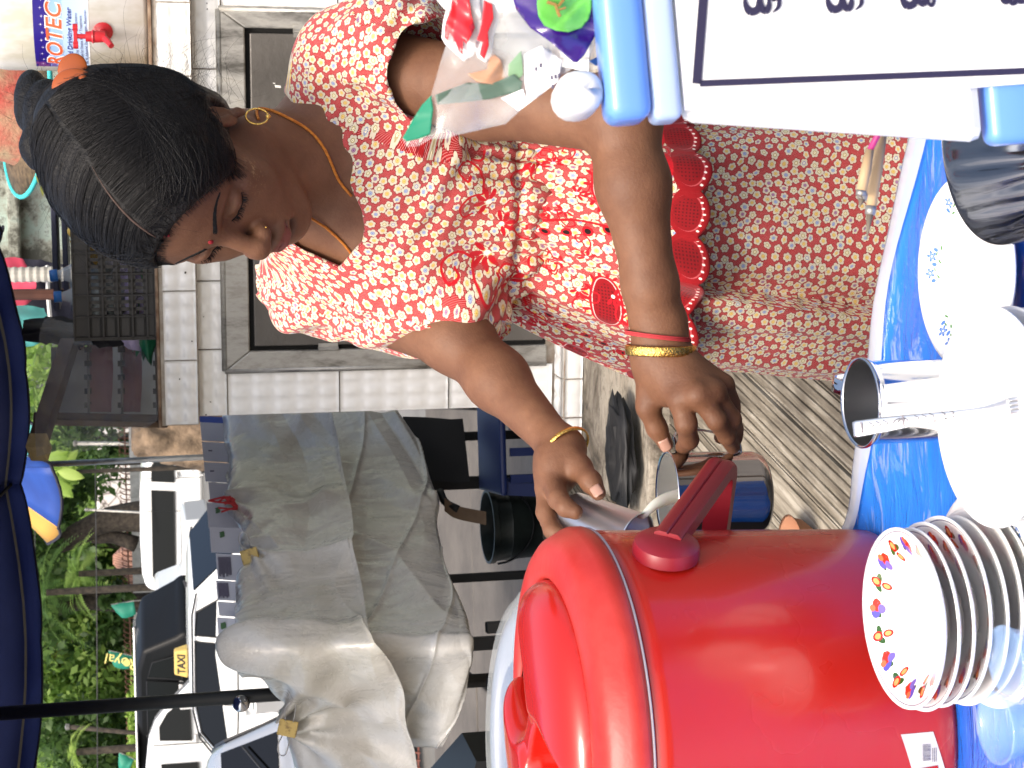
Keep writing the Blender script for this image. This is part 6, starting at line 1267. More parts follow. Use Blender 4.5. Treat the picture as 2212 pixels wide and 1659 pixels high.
for pts, w, am in (([(497, 1090, 4.6), (560, 985, 4.75), (650, 895, 4.95)], .035, .045), ([(545, 1195, 4.3), (600, 1120, 4.5), (700, 1080, 4.55)], .05, .04), ([(560, 1230, 4.15), (680, 1215, 4.2), (760, 1190, 4.2)], .09, .05),
    ([(492, 1390, 3.72), (600, 1425, 3.72), (700, 1480, 3.78), (820, 1560, 3.85)], .035, .05), ([(500, 1386, 3.72), (640, 1376, 3.74), (790, 1385, 3.74)], .04, .05), ([(615, 1560, 3.85), (700, 1600, 3.9), (880, 1650, 3.95)], .04, .03), ([(520, 1400, 3.72), (560, 1500, 3.8), (612, 1556, 3.85)], .03, .04)): g = ridge(g, n, pts, w, am)
g = crease(g, n, 5, .016, .8, 3.0, 8)
o = mk('upper_sheet', g.reshape(-1, 3), grid_faces(220, 320), M_TARP, stall, True); o.modifiers.new('s', 'SOLIDIFY').thickness = .0015
botx2 = [862, 922, 950, 965, 1002, 1022, 1026, 1040, 1045]
net = []
for f in (0, .35, .7, .95, 1):
    net.append([((b_-60)+(c2-(b_-60))*f, py, D+.11+(math.sin(py*.03+f*3)*.015)+(.03 if f > .96 else 0)) for (py, D), b_, c2 in zip(cols_[:8], botx[:8], botx2[:8])])
for row, px in zip(net, (800, 860, 905, 940, 955)): row[7] = (px, 1612, 3.98)
g, n, u, v = cloth_sheet('x', net, 140, 280, None, None, 12, .006, 9, ret=True)
for pts, w, am in (([(800, 1400, 3.8), (900, 1375, 3.82), (1020, 1362, 3.85)], .035, .045), ([(800, 1395, 3.8), (870, 1480, 3.9), (1000, 1560, 4.0)], .06, .03), ([(760, 1150, 4.5), (850, 1200, 4.4), (960, 1330, 4.0)], .05, .03), ([(740, 960, 4.9), (830, 1000, 4.85), (930, 1080, 4.7)], .04, .035), ([(850, 900, 5.05), (940, 1060, 4.75)], .03, .03)): g = ridge(g, n, pts, w, am)
g = crease(g, n, 6, .016, .8, 3.0, 8)
o = mk('lower_sheet', g.reshape(-1, 3), grid_faces(140, 280), M_TARP, stall, True); o.modifiers.new('s', 'SOLIDIFY').thickness = .0015
# bundle of goods that carries the sheet, table top, legs
M_UND = noisy('dark_goods', (.02, .02, .018), (.06, .055, .05), 6, .9)
b = MB(); zt1 = P(560, 1100, 4.7)[2]; ztab = P(905, 1390, 3.9)[2]
q = [P(905, 884, 5.25), P(930, 1085, 4.85), P(990, 1385, 4.05), P(990, 1590, 4.25), P(700, 1700, 5.2), P(700, 1000, 6.2)]
def prism(pts, z0, z1, nm, m, par): n_ = len(pts); b = MB(); b.add([(p[0], p[1], z0) for p in pts]+[(p[0], p[1], z1) for p in pts], [tuple(range(n_))[::-1], tuple(range(n_, 2*n_))]+[(i, (i+1) % n_, n_+(i+1) % n_, n_+i) for i in range(n_)]); return b.build(nm, m, par)
foot = [P(905, 900, 5.25)[:2], P(905, 1392, 4.0)[:2], P(905, 1600, 4.25)[:2], P(905, 1650, 5.6)[:2], P(905, 1000, 6.4)[:2]]
ctr = sum(foot)/5; prism([ctr+(p-ctr)*.84 for p in foot], .70, .74, 'table_top', M_UND, stall)
prism([ctr+(p-ctr)*.80 for p in foot], .742, P(690, 1100, 4.7)[2], 'stacked_goods', M_UND, stall)
for lab_, (a, c_), D, w in (('l', ((975, 1250), (1150, 1252)), 5.1, .026), ('l', ((1000, 1359), (1150, 1361)), 4.15, .028), ('l', ((1005, 1392), (1150, 1394)), 4.4, .034), ('l', ((1005, 1479), (1150, 1481)), 4.15, .034), ('l', ((930, 945), (1200, 950)), 5.5, .03), ('l', ((930, 1046), (1200, 1052)), 5.3, .04)):
    p = P(a[0], a[1], D); b = MB(); b.box((p[0], p[1], .31), (w, w, .62)); b.build('leg', M_BLK, stall, bev=.003)
a, c_ = P(1120, 1046, 5.3), P(1120, 1265, 5.1); a[2] = c_[2] = .20; b = MB(); b.tube([a, c_], .014, 6); b.build('cross_rail', noisy('rusty_steel', (.10, .035, .02), (.16, .10, .08), 20, .8), stall)
b = MB(); e = P(1075, 1481, 4.12); b.lathe([(0, -.03), (.035, -.03), (.04, 0), (.035, .03), (0, .03)], (e[0], e[1], .04), 16, frame((1, 0, 0))); b.build('caster', M_BLK, stall, auto=40)
cloth_sheet('shade_fill', [[(870, 900, 5.3), (880, 1040, 5.15)], [(1000, 905, 5.3), (1015, 1040, 5.15)]], 6, 8, mat('shade_fill_dark', (.022, .02, .018), .9), stall, 5, .01)  # dark sheet added to stand in for the shade under the stall
prism([P(905, 1590, 4.5)[:2], P(905, 1655, 4.3)[:2], P(905, 1800, 4.6)[:2], P(905, 1700, 5.4)[:2]], 0, .62, 'under_box', M_BLK, stall)
# binder clips and tied knot
M_BRASS = noisy('worn_yellow_metal', (.50, .36, .12), (.12, .06, .03), 60, .5, .3, lo=.5, hi=.7); M_WIRE = mat('clip_wire', (.45, .45, .45), .3, 1)
for lab_, (px, py, D), rot in (('yellow rusty binder clip gripping the sheet beside the booklets', (540, 1200, 4.2), .3), ('yellow rusty binder clip at the gathered left corner of the sheet', (622, 1572, 3.82), -.2)):
    c_ = P(px, py, D); T = thing('binder_clip', lab_, 'clip', 'binder clips on the plastic sheet', c_); R = frame(-FW, DV*math.cos(rot)+RV*math.sin(rot)); q = lambda x, y, z: c_+R @ np.array([x, y, z])
    b = MB(); b.add([q(*p) for p in ((-.022, -.018, -.008), (.022, -.018, -.008), (.022, .018, 0), (-.022, .018, 0), (-.022, -.018, .012), (.022, -.018, .012), (.022, .018, .003), (-.022, .018, .003))], [(3, 2, 1, 0), (4, 5, 6, 7), (0, 1, 5, 4), (1, 2, 6, 5), (2, 3, 7, 6), (3, 0, 4, 7)]); b.build('clip_body', M_BRASS, T, bev=.002)
    for s in (-1, 1): b = MB(); b.tube(spline([q(-.008, .016*s, .006), q(-.014, .045*s, .012), q(-.004, .062*s, .014), q(.008, .058*s, .012), q(.010, .016*s, .006)], 16), .0014, 5); b.build('clip_wire', M_WIRE, T, True)
T = P(497, 1085, 4.55); b = MB(); random.seed(2)
for k in range(5): b.tube(spline([T+np.array([random.uniform(-.02, .02), -.01, random.uniform(-.02, .02)]) for _ in range(3)]+[T+np.array([random.uniform(-.05, .03), -.02, random.uniform(.02, .06)])], 10), .003, 5)
tag(b.build('string_knot', M_THR), 'knotted dark red string tying the sheet', 'string')
# booklets standing along the back edge
M_PAPER = noisy('booklet_paper', (.46, .47, .55), (.54, .55, .62), 3, .7); M_BLUE_P = mat('blue_cover', (.03, .10, .32), .5); M_GREEN_P = mat('green_mark', (.04, .12, .04), .6); M_INK = mat('ink_grey', (.10, .09, .14), .7)
bk_list = [(428, 455, 898, 912, 'navy booklet half hidden by the counter corner', 'navy'), (432, 468, 912, 952, 'pale booklet next to the counter corner, blue spine', 'n'), (436, 470, 954, 996, 'pale booklet with tiny printed mark, second from the counter', 'n'), (440, 474, 998, 1040, 'plain pale booklet above the knotted string', 'n'), (450, 484, 1042, 1082, 'pale booklet tucked behind the string knot', 'n'), (446, 492, 1086, 1140, 'white booklet with small green plant mark, taller', 'g'), (452, 506, 1138, 1193, 'white booklet with green plant mark beside the binder clip', 'g'), (466, 500, 1196, 1252, 'white page densely printed with lines of text', 't'), (466, 494, 1254, 1296, 'printed page with purple spine leaning left', 't'), (470, 486, 1300, 1330, 'thin booklet with purple edge', 'n'), (469, 484, 1334, 1392, 'last white booklet with green mark in a clear sleeve', 'g')]
for k, (x0, x1, y0_, y1_, lab_, kind) in enumerate(bk_list):
    D = 5.15-.0028*(y0_-900); T = thing('booklet', lab_, 'booklet', 'booklets along the back of the stall', P((x0+x1)/2, (y0_+y1_)/2, D)); sk_ = 5
    for lay in range(4):
        dd_ = lay*.007; a, b_, c_, d_ = P(x0+lay*1.0, y0_+lay*1.2, D+dd_), P(x0+4+lay*1.0, y1_, D+dd_-.02), P(x1+60, y1_+sk_, D+dd_-.02), P(x1+60, y0_+sk_, D+dd_); bb = MB(); bb.slab([a, b_, c_, d_], FW*.004)
        bb.build(['front_page', 'page', 'page', 'back_cover'][lay], M_PAPER if lay < 3 and kind != 'navy' else (M_NAVY if kind == 'navy' else M_BLUE_P), T)
    f = lambda s, t_: P(x0+4*s+(x1-x0)*t_, y0_+(y1_-y0_)*s, D-.02*s-.003)
    if kind in 'tg' or kind == 'n' and k in (2, 3):
        bb = MB()
        if kind == 't':
            for i in range(11): a = f(.12, .12+.075*i); c_ = f(.12+random.uniform(.6, .8), .12+.075*i); bb.slab([a, c_, c_+DV*.0022, a+DV*.0022], -FW*.0006)
        elif kind == 'g':
            for i in range(5): a = f(.22+.04*i, .38+.02*(i % 2)); bb.slab([a, a+DV*.012+RV*.004, a+DV*.014, a-RV*.004+DV*.003], -FW*.0006)
        else: a = f(.5, .35); bb.slab([a, a+RV*.004, a+RV*.004+DV*.012, a+DV*.012], -FW*.0006)
        bb.build('printing', M_GREEN_P if kind == 'g' else M_INK, T)
# things under and beside the stall
M_BK = noisy('dark_green_bucket', (.010, .014, .013), (.03, .04, .036), 12, .4); bc = onz(1200, 1140, 0)
zrim = .36; c_ = onz(1052, 1138, zrim); bk_ = thing('bucket', 'black ribbed plastic bucket standing beneath the stall', 'bucket', None, (c_[0], c_[1], 0)); rb = 78/2.16*np.linalg.norm(c_-CAM)/FPX
b = MB(); b.lathe([(0, .012), (rb*.74, .012), (rb*.93, zrim-.02), (rb*.95, zrim), (rb*1.02, zrim), (rb*1.02, zrim-.018), (rb*.96, zrim-.02), (rb*.94, zrim-.06), (rb*.955, zrim-.065), (rb*.93, zrim-.07), (rb*.86, zrim*.4), (rb*.87, zrim*.38), (rb*.85, zrim*.36), (rb*.76, 0), (0, 0)], (c_[0], c_[1], 0), 40); b.build('bucket_body', M_BK, bk_, auto=50)
b = MB(); b.tube([np.array([c_[0]+rb*1.03*math.cos(a), c_[1]+rb*1.03*math.sin(a), zrim-.02-.12*math.sin(a-3.5) if False else zrim-.03-.1*abs(math.sin((a-3.3)/1.0))]) for a in np.linspace(3.3, 6.1, 16)], .004, 5); b.build('bail_handle', M_BLK, bk_, True)
st = onz(1075, 945, .38); T = thing('plastic_stool', 'blue slotted plastic stool in the shade under the stall', 'stool', None, (st[0], st[1], 0)); M_STL = mat('blue_stool', (.005, .02, .12), .5)
b = MB(); b.box((st[0], st[1], .40), (.34, .34, .02)); b.build('seat', M_STL, T, bev=.008)
for i, (sx, sy) in enumerate(((-1, -1), (1, -1), (1, 1), (-1, 1))): b = MB(); b.slab([(st[0]+sx*.15-.02, st[1]+sy*.15, .39), (st[0]+sx*.15+.02, st[1]+sy*.15, .39), (st[0]+sx*.18+.02, st[1]+sy*.18, 0), (st[0]+sx*.18-.02, st[1]+sy*.18, 0)], (0, .012, 0)); b.build('leg', M_STL, T)
for k in range(4): b = MB(); b.box((st[0]-.12+.08*k, st[1]-.168, .33), (.025, .012, .10)); b.build('apron_slat', M_STL, T)
b = MB(); b.box((st[0], st[1]-.168, .27), (.32, .014, .03)); b.build('apron_rail', M_STL, T)
T = thing('tree_stake', 'flat brown wooden strap slung beneath the stall top', 'plank', None, P(970, 1110, 5.0)); b = MB(); pts = spline([P(960, 1090, 5.0), P(985, 1106, 5.0), P(1050, 1120, 5.0)], 12); R = []
for i in range(11): b.slab([pts[i]-RV*.02, pts[i]+RV*.02, pts[i+1]+RV*.02, pts[i+1]-RV*.02], FW*.006)
b.build('strap_board', M_RW2, T); b = MB(); b.tube(spline([P(950, 1060, 5.05), P(962, 1085, 5.02), P(990, 1100, 5.0)], 8), .012, 6); b.build('bent_bracket', M_BLK, T, True)
b = MB(); c_ = P(1640, 1990/1.0 if False else 1500, 4.4)
crumple('dark_lump', 'black sack lying against the concrete plinth', 'lump', np.array([*P(1330, 985, 3.1)[:2], ZP+.10]) if False else np.array([*onz(1370, 975, ZP)[:2], ZP+.035]), (.26, .16, .05), mat('lump_black', (.008, .008, .009), .6), 21)  # flat crumpled black shape on top of the plinth
# pink perforated basket and cardboard at the far left edge under the sheet
c_ = P(875, 1650, 4.3); T = thing('perforated_basket', 'pink perforated plastic basket at the left edge below the sheet', 'basket', None, c_); b = MB(); R = frame(-FW, DV)
for i in range(5):
    b.box(c_+R @ np.array([-.035+.0175*i, .02, 0]), (.005, .12, .006), R)
for j in range(6): b.box(c_+R @ np.array([0, -.03+.02*j, .004]), (.08, .005, .006), R)
b.build('basket_side', mat('salmon_plastic', (.5, .17, .12), .5), T)
# ------------------------------------------------------------------ the table and what stands on it
ZTB = .83
M_TB = mat('blue_vinyl', (.012, .10, .50), .16, 0, .55, Coat_Weight=.8, Coat_Roughness=.04); t = NT(M_TB); c = t.coord(); mp = t.n('ShaderNodeMapping'); t.l(c, mp.inputs[0]); mp.inputs['Rotation'].default_value = (0, 0, .45); mp.inputs['Scale'].default_value = (2.2, 9, 1)
n1 = t.noise(4.5, 5, .62, mp.outputs[0], 1.2); n2 = t.noise(26, 4, .65, c, .7); n3 = t.noise(5, 4, .6, c)
col = t.ramp(n3, [(.3, (.008, .11, .52)), (.7, (.02, .20, .76))]); st = t.math('MULTIPLY', t.ramp(n1, [(.57, (0, 0, 0)), (.62, (1, 1, 1))]), .6); sp = t.math('MULTIPLY', t.ramp(n2, [(.62, (0, 0, 0)), (.70, (1, 1, 1))]), .35)
col = t.mix(st, col, (.28, .38, .72)); col = t.mix(sp, col, (.20, .38, .80)); t.l(col, t.b.inputs['Base Color']); bp = t.bump(t.math('ADD', n1, t.math('MULTIPLY', n2, .3)), .55, .006); t.l(bp, t.b.inputs['Coat Normal'])
table = thing('serving_table', 'serving table under a glossy blue vinyl cloth with clear plastic edge', 'table', None, (0, 1.0, 0))
edge = [onz(2010, 150, ZTB), onz(1990, 250, ZTB), onz(1920, 560, ZTB), onz(1885, 800, ZTB), onz(1858, 1000, ZTB), onz(1835, 1140, ZTB), np.array([-.22, 1.50, ZTB]), np.array([-.62, 1.58, ZTB])]
edge = [np.array([.62, edge[0][1]-.03, ZTB])]+edge; ed = spline(edge, 60); rnd = np.random.default_rng(2); nr = 26; v = []
for i, p in enumerate(ed):
    for j in range(nr):
        s = j/(nr-1); y = p[1]*(1-s)+.42*s; x = p[0]*(1-s)+(p[0]*.95)*s; z = ZTB
        if 0 < s < .35: z += .0016*math.sin(i*.9+s*30)*math.exp(-((s-.08)/.10)**2)+.0012*math.sin(i*.37+2)*math.exp(-((s-.05)/.06)**2)
        v.append((x, y, z))
n0 = len(v)
for h in (0.012, .10, .22):       # cloth hanging over the back edge
    for i, p in enumerate(ed): v.append((p[0], p[1]+.006+.004*math.sin(i*1.3)*(h > .05), ZTB-h))
f = grid_faces(60, nr).tolist(); k = [i*nr for i in range(60)]; rows = [k]+[list(range(n0+60*q, n0+60*q+60)) for q in range(3)]
for a, b_ in zip(rows[:-1], rows[1:]): f += [(a[i+1], a[i], b_[i], b_[i+1]) for i in range(59)]
o = mk('tablecloth', v, f, M_TB, table, True); tag(o, 'glossy blue vinyl cloth')
M_VE = mat('clear_vinyl_edge', (.62, .66, .74), .15, 0, .6, Alpha=.55)
v = []
for i, p in enumerate(ed):
    for j in range(7): s = j/6; w = .012+.004*math.sin(i*.7); v.append((p[0], p[1]+.009-s*(.030+.006*math.sin(i*.45)), ZTB+.0035+.003*math.sin(math.pi*s)*(1+.5*math.sin(i*.8))-(.012 if j == 0 else 0)))
mk('clear_edge_strip', v, grid_faces(60, 7), M_VE, table, True)
b = MB(); b.add([(-.6, .44, ZTB-.03), (.6, .44, ZTB-.03), (.6, 1.16, ZTB-.03), (-.2, 1.30, ZTB-.03), (-.6, 1.5, ZTB-.03), (-.6, .44, ZTB-.005), (.6, .44, ZTB-.005), (.6, 1.16, ZTB-.005), (-.2, 1.30, ZTB-.005), (-.6, 1.5, ZTB-.005)], [(4, 3, 2, 1, 0), (5, 6, 7, 8, 9), (0, 1, 6, 5), (1, 2, 7, 6), (2, 3, 8, 7), (3, 4, 9, 8), (4, 0, 5, 9)]); b.build('table_board', M_RW2, table)
for x, y in ((-.55, .5), (.55, .5), (.55, 1.1), (-.55, 1.35)): b = MB(); b.box((x, y, (ZTB-.03)/2), (.05, .05, ZTB-.03)); b.build('leg', M_RW2, table)

# --- red cooler
CC = np.array([(47-384)/FPX*1.395+.0*1, 1.345, ZTB]); CC[0] = ((47-384)/FPX*1.395)*1.0
CC = np.array([onz(1869, 1137, ZTB)[0]-.157, 1.345, ZTB]); CR = .1675; ZS = .258
M_CO = mat('red_plastic', (.46, .016, .006), .2, 0, .5, Coat_Weight=.28, Coat_Roughness=.05); t = NT(M_CO); t.bump(t.noise(3, 2, .5), .05, .01); sc = t.noise(3.2, 8, .75, t.coord('Object', (1, 1, 14))); t.l(t.mix(t.ramp(sc, [(.64, (0, 0, 0)), (.70, (.55,)*3)]), (.44, .012, .006), (.54, .10, .08)), t.b.inputs['Base Color']); t.l(t.ramp(t.noise(5, 4, .6), [(.3, (.16,)*3), (.7, (.34,)*3)]), t.b.inputs['Roughness'])
M_CO2 = noisy('matt_red_plastic', (.44, .020, .013), (.50, .040, .030), 18, .40, bump=.05, bscale=80); M_CO3 = mat('dark_red_plastic', (.22, .007, .016), .38, 0, .5)
cooler = thing('drinks_cooler', 'big round red plastic cooler with domed lid and carrying handle', 'cooler', None, CC)
b = MB(); b.lathe([(0, 0), (CR*.90, 0), (CR*.925, .006), (CR*.93, .02), (CR*.985, ZS-.02), (CR*.99, ZS-.006), (CR*.97, ZS-.004)], CC, 128); b.build('cooler_body', M_CO, cooler, True)
b = MB(); b.lathe([(CR*.99, ZS-.0048), (CR*1.006, ZS-.0035), (CR*.99, ZS-.0018)], CC, 128); b.build('seam_ring', mat('grey_gasket', (.40, .36, .40), .4), cooler, True)
b = MB(); b.lathe([(CR*.97, ZS-.002), (CR*1.0, ZS-.002), (CR*1.012, ZS+.002), (CR*1.012, ZS+.010), (CR*1.0, ZS+.015), (CR*.985, ZS+.019), (CR*.96, ZS+.027), (CR*.92, ZS+.032), (CR*.86, ZS+.035), (CR*.80, ZS+.036), (CR*.765, ZS+.035), (CR*.755, ZS+.031)], CC, 128); lid = b.build('lid_ring', M_CO2, cooler, True)
# domed lid centre with its recessed grip
LF = Field(CC+np.array([-CR, -CR, ZS+.02]), CC+np.array([CR, CR, ZS+.15]), .0016); lc = CC+np.array([0, 0, ZS+.023]); r0 = CR*.752
def lidfn(X, Y, Z):
    r = np.sqrt((X-lc[0])**2+(Y-lc[1])**2); q = r/r0; h = .008+.029*np.sqrt(np.clip(1-(q*1.0)**4.5, 0, 1)); return np.maximum((Z-lc[2]-h)*.6, np.maximum(r-r0, lc[2]-.02-Z))
LF.op(lidfn, lc-np.array([r0, r0, .02]), lc+np.array([r0, r0, .07]), .004)
ga = math.radians(52); gx = np.array([math.cos(ga), math.sin(ga), 0]); gy = np.array([-gx[1], gx[0], 0])
def groove(X, Y, Z):
    a = (X-lc[0])*gx[0]+(Y-lc[1])*gx[1]; c_ = (X-lc[0])*gy[0]+(Y-lc[1])*gy[1]; w = .026+.020*np.abs(a)/r0*1.5-.010*np.exp(-(a/.02)**2); return np.maximum(np.abs(c_)-w-np.clip(Z-lc[2]-.02, 0, 1)*.35, lc[2]+.004-Z)*.8
LF.op(groove, lc-np.array([r0, r0, 0]), lc+np.array([r0, r0, .09]), .008, 's')
def barfn(X, Y, Z):
    a = (X-lc[0])*gx[0]+(Y-lc[1])*gx[1]; c_ = (X-lc[0])*gy[0]+(Y-lc[1])*gy[1]; return np.maximum(np.maximum(np.abs(a)-.009-.10*np.abs(c_)*1.0, np.abs(c_)-.06), np.maximum(Z-lc[2]-.032, lc[2]-Z))
LF.op(barfn, lc-np.array([.07, .07, 0]), lc+np.array([.07, .07, .07]), .005)
_v, _q = LF.mesh(); o = mk('lid_dome', _v, _q, M_CO, cooler, True); sm = o.modifiers.new('sm', 'SMOOTH'); sm.iterations = 6
# bail handle
pa = P(1430, 1186, 1.30); pa = CC+np.array([.87, -.5, 0])*(CR+.006); pa[2] = onz(1430, 1186, ZTB+ZS-.05)[2]
# place the pivot where the body is seen at (1430,1186)
best = None
for a in np.linspace(-1.4, -.1, 200):
    for z in np.linspace(.12, .21, 40):
        q = CC+np.array([math.cos(a)*(CR+.004), math.sin(a)*(CR+.004), z]); s = proj(q); e = (s[0]-1430)**2+(s[1]-1186)**2
        if best is None or e < best[0]: best = (e, a, z)
pang, pzz = best[1], best[2]; pd = np.array([math.cos(pang), math.sin(pang), 0]); pA_ = CC+pd*(CR*.98)+np.array([0, 0, pzz]); pB_ = CC-pd*(CR*.98)+np.array([0, 0, pzz])
for q, s in ((pA_, 1), (pB_, -1)): b = MB(); b.lathe([(0, .0165), (.020, .0155), (.0262, .011), (.0275, .006), (.0275, 0)], q, 28, frame(pd*s)); b.build('handle_pivot', M_CO3, cooler, auto=35)
perp = np.cross([0, 0, 1.], pd); perp = perp if (perp@np.array([.5, .87, 0])) > 0 else -perp
tgt = np.array((1568, 1000)); bb_ = None
for L in np.linspace(.08, .24, 50):
    for ph in np.linspace(-.2, 1.4, 60):
        q = pA_+pd*.012+(perp*math.cos(ph)-np.array([0, 0, 1])*math.sin(ph))*L; s = proj(q); e = (s[0]-tgt[0])**2+(s[1]-tgt[1])**2
        if bb_ is None or e < bb_[0]: bb_ = (e, L, ph)
L, ph = bb_[1:]; dn_ = perp*math.cos(ph)-np.array([0, 0, 1])*math.sin(ph); nn_ = np.cross(pd, dn_)
def bandseg(pts, w, t_, nm):
    """flat bar along pts; width across the plane of the bail"""
    pts = np.array(pts); v = []; n_ = len(pts); cr = [(-.5, -.5), (-.5, .35), (-.35, .5), (-.06, .5), (0, .40), (.06, .5), (.35, .5), (.5, .35), (.5, -.5)]
    for i in range(n_):
        tn = pts[min(i+1, n_-1)]-pts[max(i-1, 0)]; tn /= np.linalg.norm(tn); out = np.cross(tn, nn_); out /= np.linalg.norm(out)
        for a, c_ in cr: v.append(pts[i]+nn_*w*a+out*t_*c_)
    m = len(cr); f = [(i*m+k, (i+1)*m+k, (i+1)*m+(k+1) % m, i*m+(k+1) % m) for i in range(n_-1) for k in range(m)]+[tuple(range(m)), tuple(range((n_-1)*m, n_*m))[::-1]]
    return mk(nm, v, f, M_CO3, cooler, True)
a0, c0 = pA_+pd*.012, pB_-pd*.012; rc = .018; P1, P2 = a0+dn_*L, c0+dn_*L
path = [a0+dn_*s for s in np.linspace(.0, L-rc, 8)]+[a0+dn_*(L-rc+rc*math.sin(k))-pd*rc*(1-math.cos(k)) for k in np.linspace(.2, math.pi/2, 6)]+[P1-pd*s for s in np.linspace(rc+.01, np.linalg.norm(P1-P2)-rc-.01, 12)]+[c0+dn_*(L-rc+rc*math.sin(k))+pd*rc*(1-math.cos(k)) for k in np.linspace(math.pi/2, .2, 6)]+[c0+dn_*s for s in np.linspace(L-rc, 0, 8)]
o = bandseg(path, .023, .016, 'carrying_handle'); autosmooth(o, 40)
# price sticker
sa = None
for a in np.linspace(-2.0, -.9, 200):
    q = CC+np.array([math.cos(a)*CR*.95, math.sin(a)*CR*.95, .045]); s = proj(q)
    if sa is None or abs(s[1]-1640) < sa[0]: sa = (abs(s[1]-1640), a)
zst = [z for z in np.linspace(.0, .1, 200)]; zst = min(zst, key=lambda z: abs(proj(CC+np.array([math.cos(sa[1])*CR*.95, math.sin(sa[1])*CR*.95, z]))[0]-2003))
def onc(a, z, off=.0005): r = CR*(.93+.055*max(0, (z-.02))/(ZS-.04))+off; return CC+np.array([math.cos(a)*r, math.sin(a)*r, z])
v = [onc(sa[1]+da, zst+dz+da*.05) for da in np.linspace(-.12, .12, 7) for dz in (-.013, .015)]; st_ = mk('price_sticker', v, grid_faces(7, 2), mat('sticker_paper', (.62, .60, .58), .5), cooler, True)
b = MB(); random.seed(5)
for k in range(14): a = sa[1]-.02+k*.006; b.add([onc(a, zst-.004, .001), onc(a+random.choice((.002, .0035)), zst-.004, .001), onc(a+.0025, zst+.003, .001), onc(a, zst+.003, .001)], [(0, 1, 2, 3)])
for k in range(3): b.add([onc(sa[1]-.03, zst-.009+k*.0015, .001), onc(sa[1]+.04, zst-.009+k*.0015, .001), onc(sa[1]+.04, zst-.0085+k*.0015, .001), onc(sa[1]-.03, zst-.0085+k*.0015, .001)], [(0, 1, 2, 3)])
b.build('barcode', M_INK, cooler)
b = MB(); b.add([onc(sa[1]-.10, zst-.012, .0012), onc(sa[1]-.05, zst-.010, .0012), onc(sa[1]-.06, zst+.012, .0012), onc(sa[1]-.09, zst+.014, .0012)], [(0, 1, 2, 3)]); b.build('torn_patch', M_CO, cooler)
# aluminium tray in plastic behind the cooler
tc_ = P(1140, 1640, 1.64); M_AL = mat('aluminium', (.75, .76, .78), .22, 1); tr_ = thing('aluminium_tray', 'round aluminium tray in clear wrap propped behind the cooler', 'tray', None, tc_)
RT = frame((.03, -.06, 1)); b = MB(); b.lathe([(0, -.012), (.135, -.012), (.14, -.006), (.150, -.002), (.156, -.004), (.158, -.007), (.150, -.006), (.14, -.010), (.134, -.016), (0, -.016)], tc_, 72, RT); b.build('tray_dish', M_AL, tr_, True)
v = [tc_+RT @ np.array([r*math.cos(a), r*math.sin(a), z+.004*math.sin(a*9)*(r > .16)]) for a in np.linspace(0, 6.283, 80) for r, z in ((.10, .004), (.15, .003), (.160, .000), (.166, -.006))]; mk('plastic_wrap', v, grid_faces(80, 4), M_FILM, tr_, True)
b = MB(); b.box((tc_[0], tc_[1]+.0, (tc_[2]-.03)/2), (.16, .16, tc_[2]-.03)); b.build('stand_box', M_BLK, tr_)

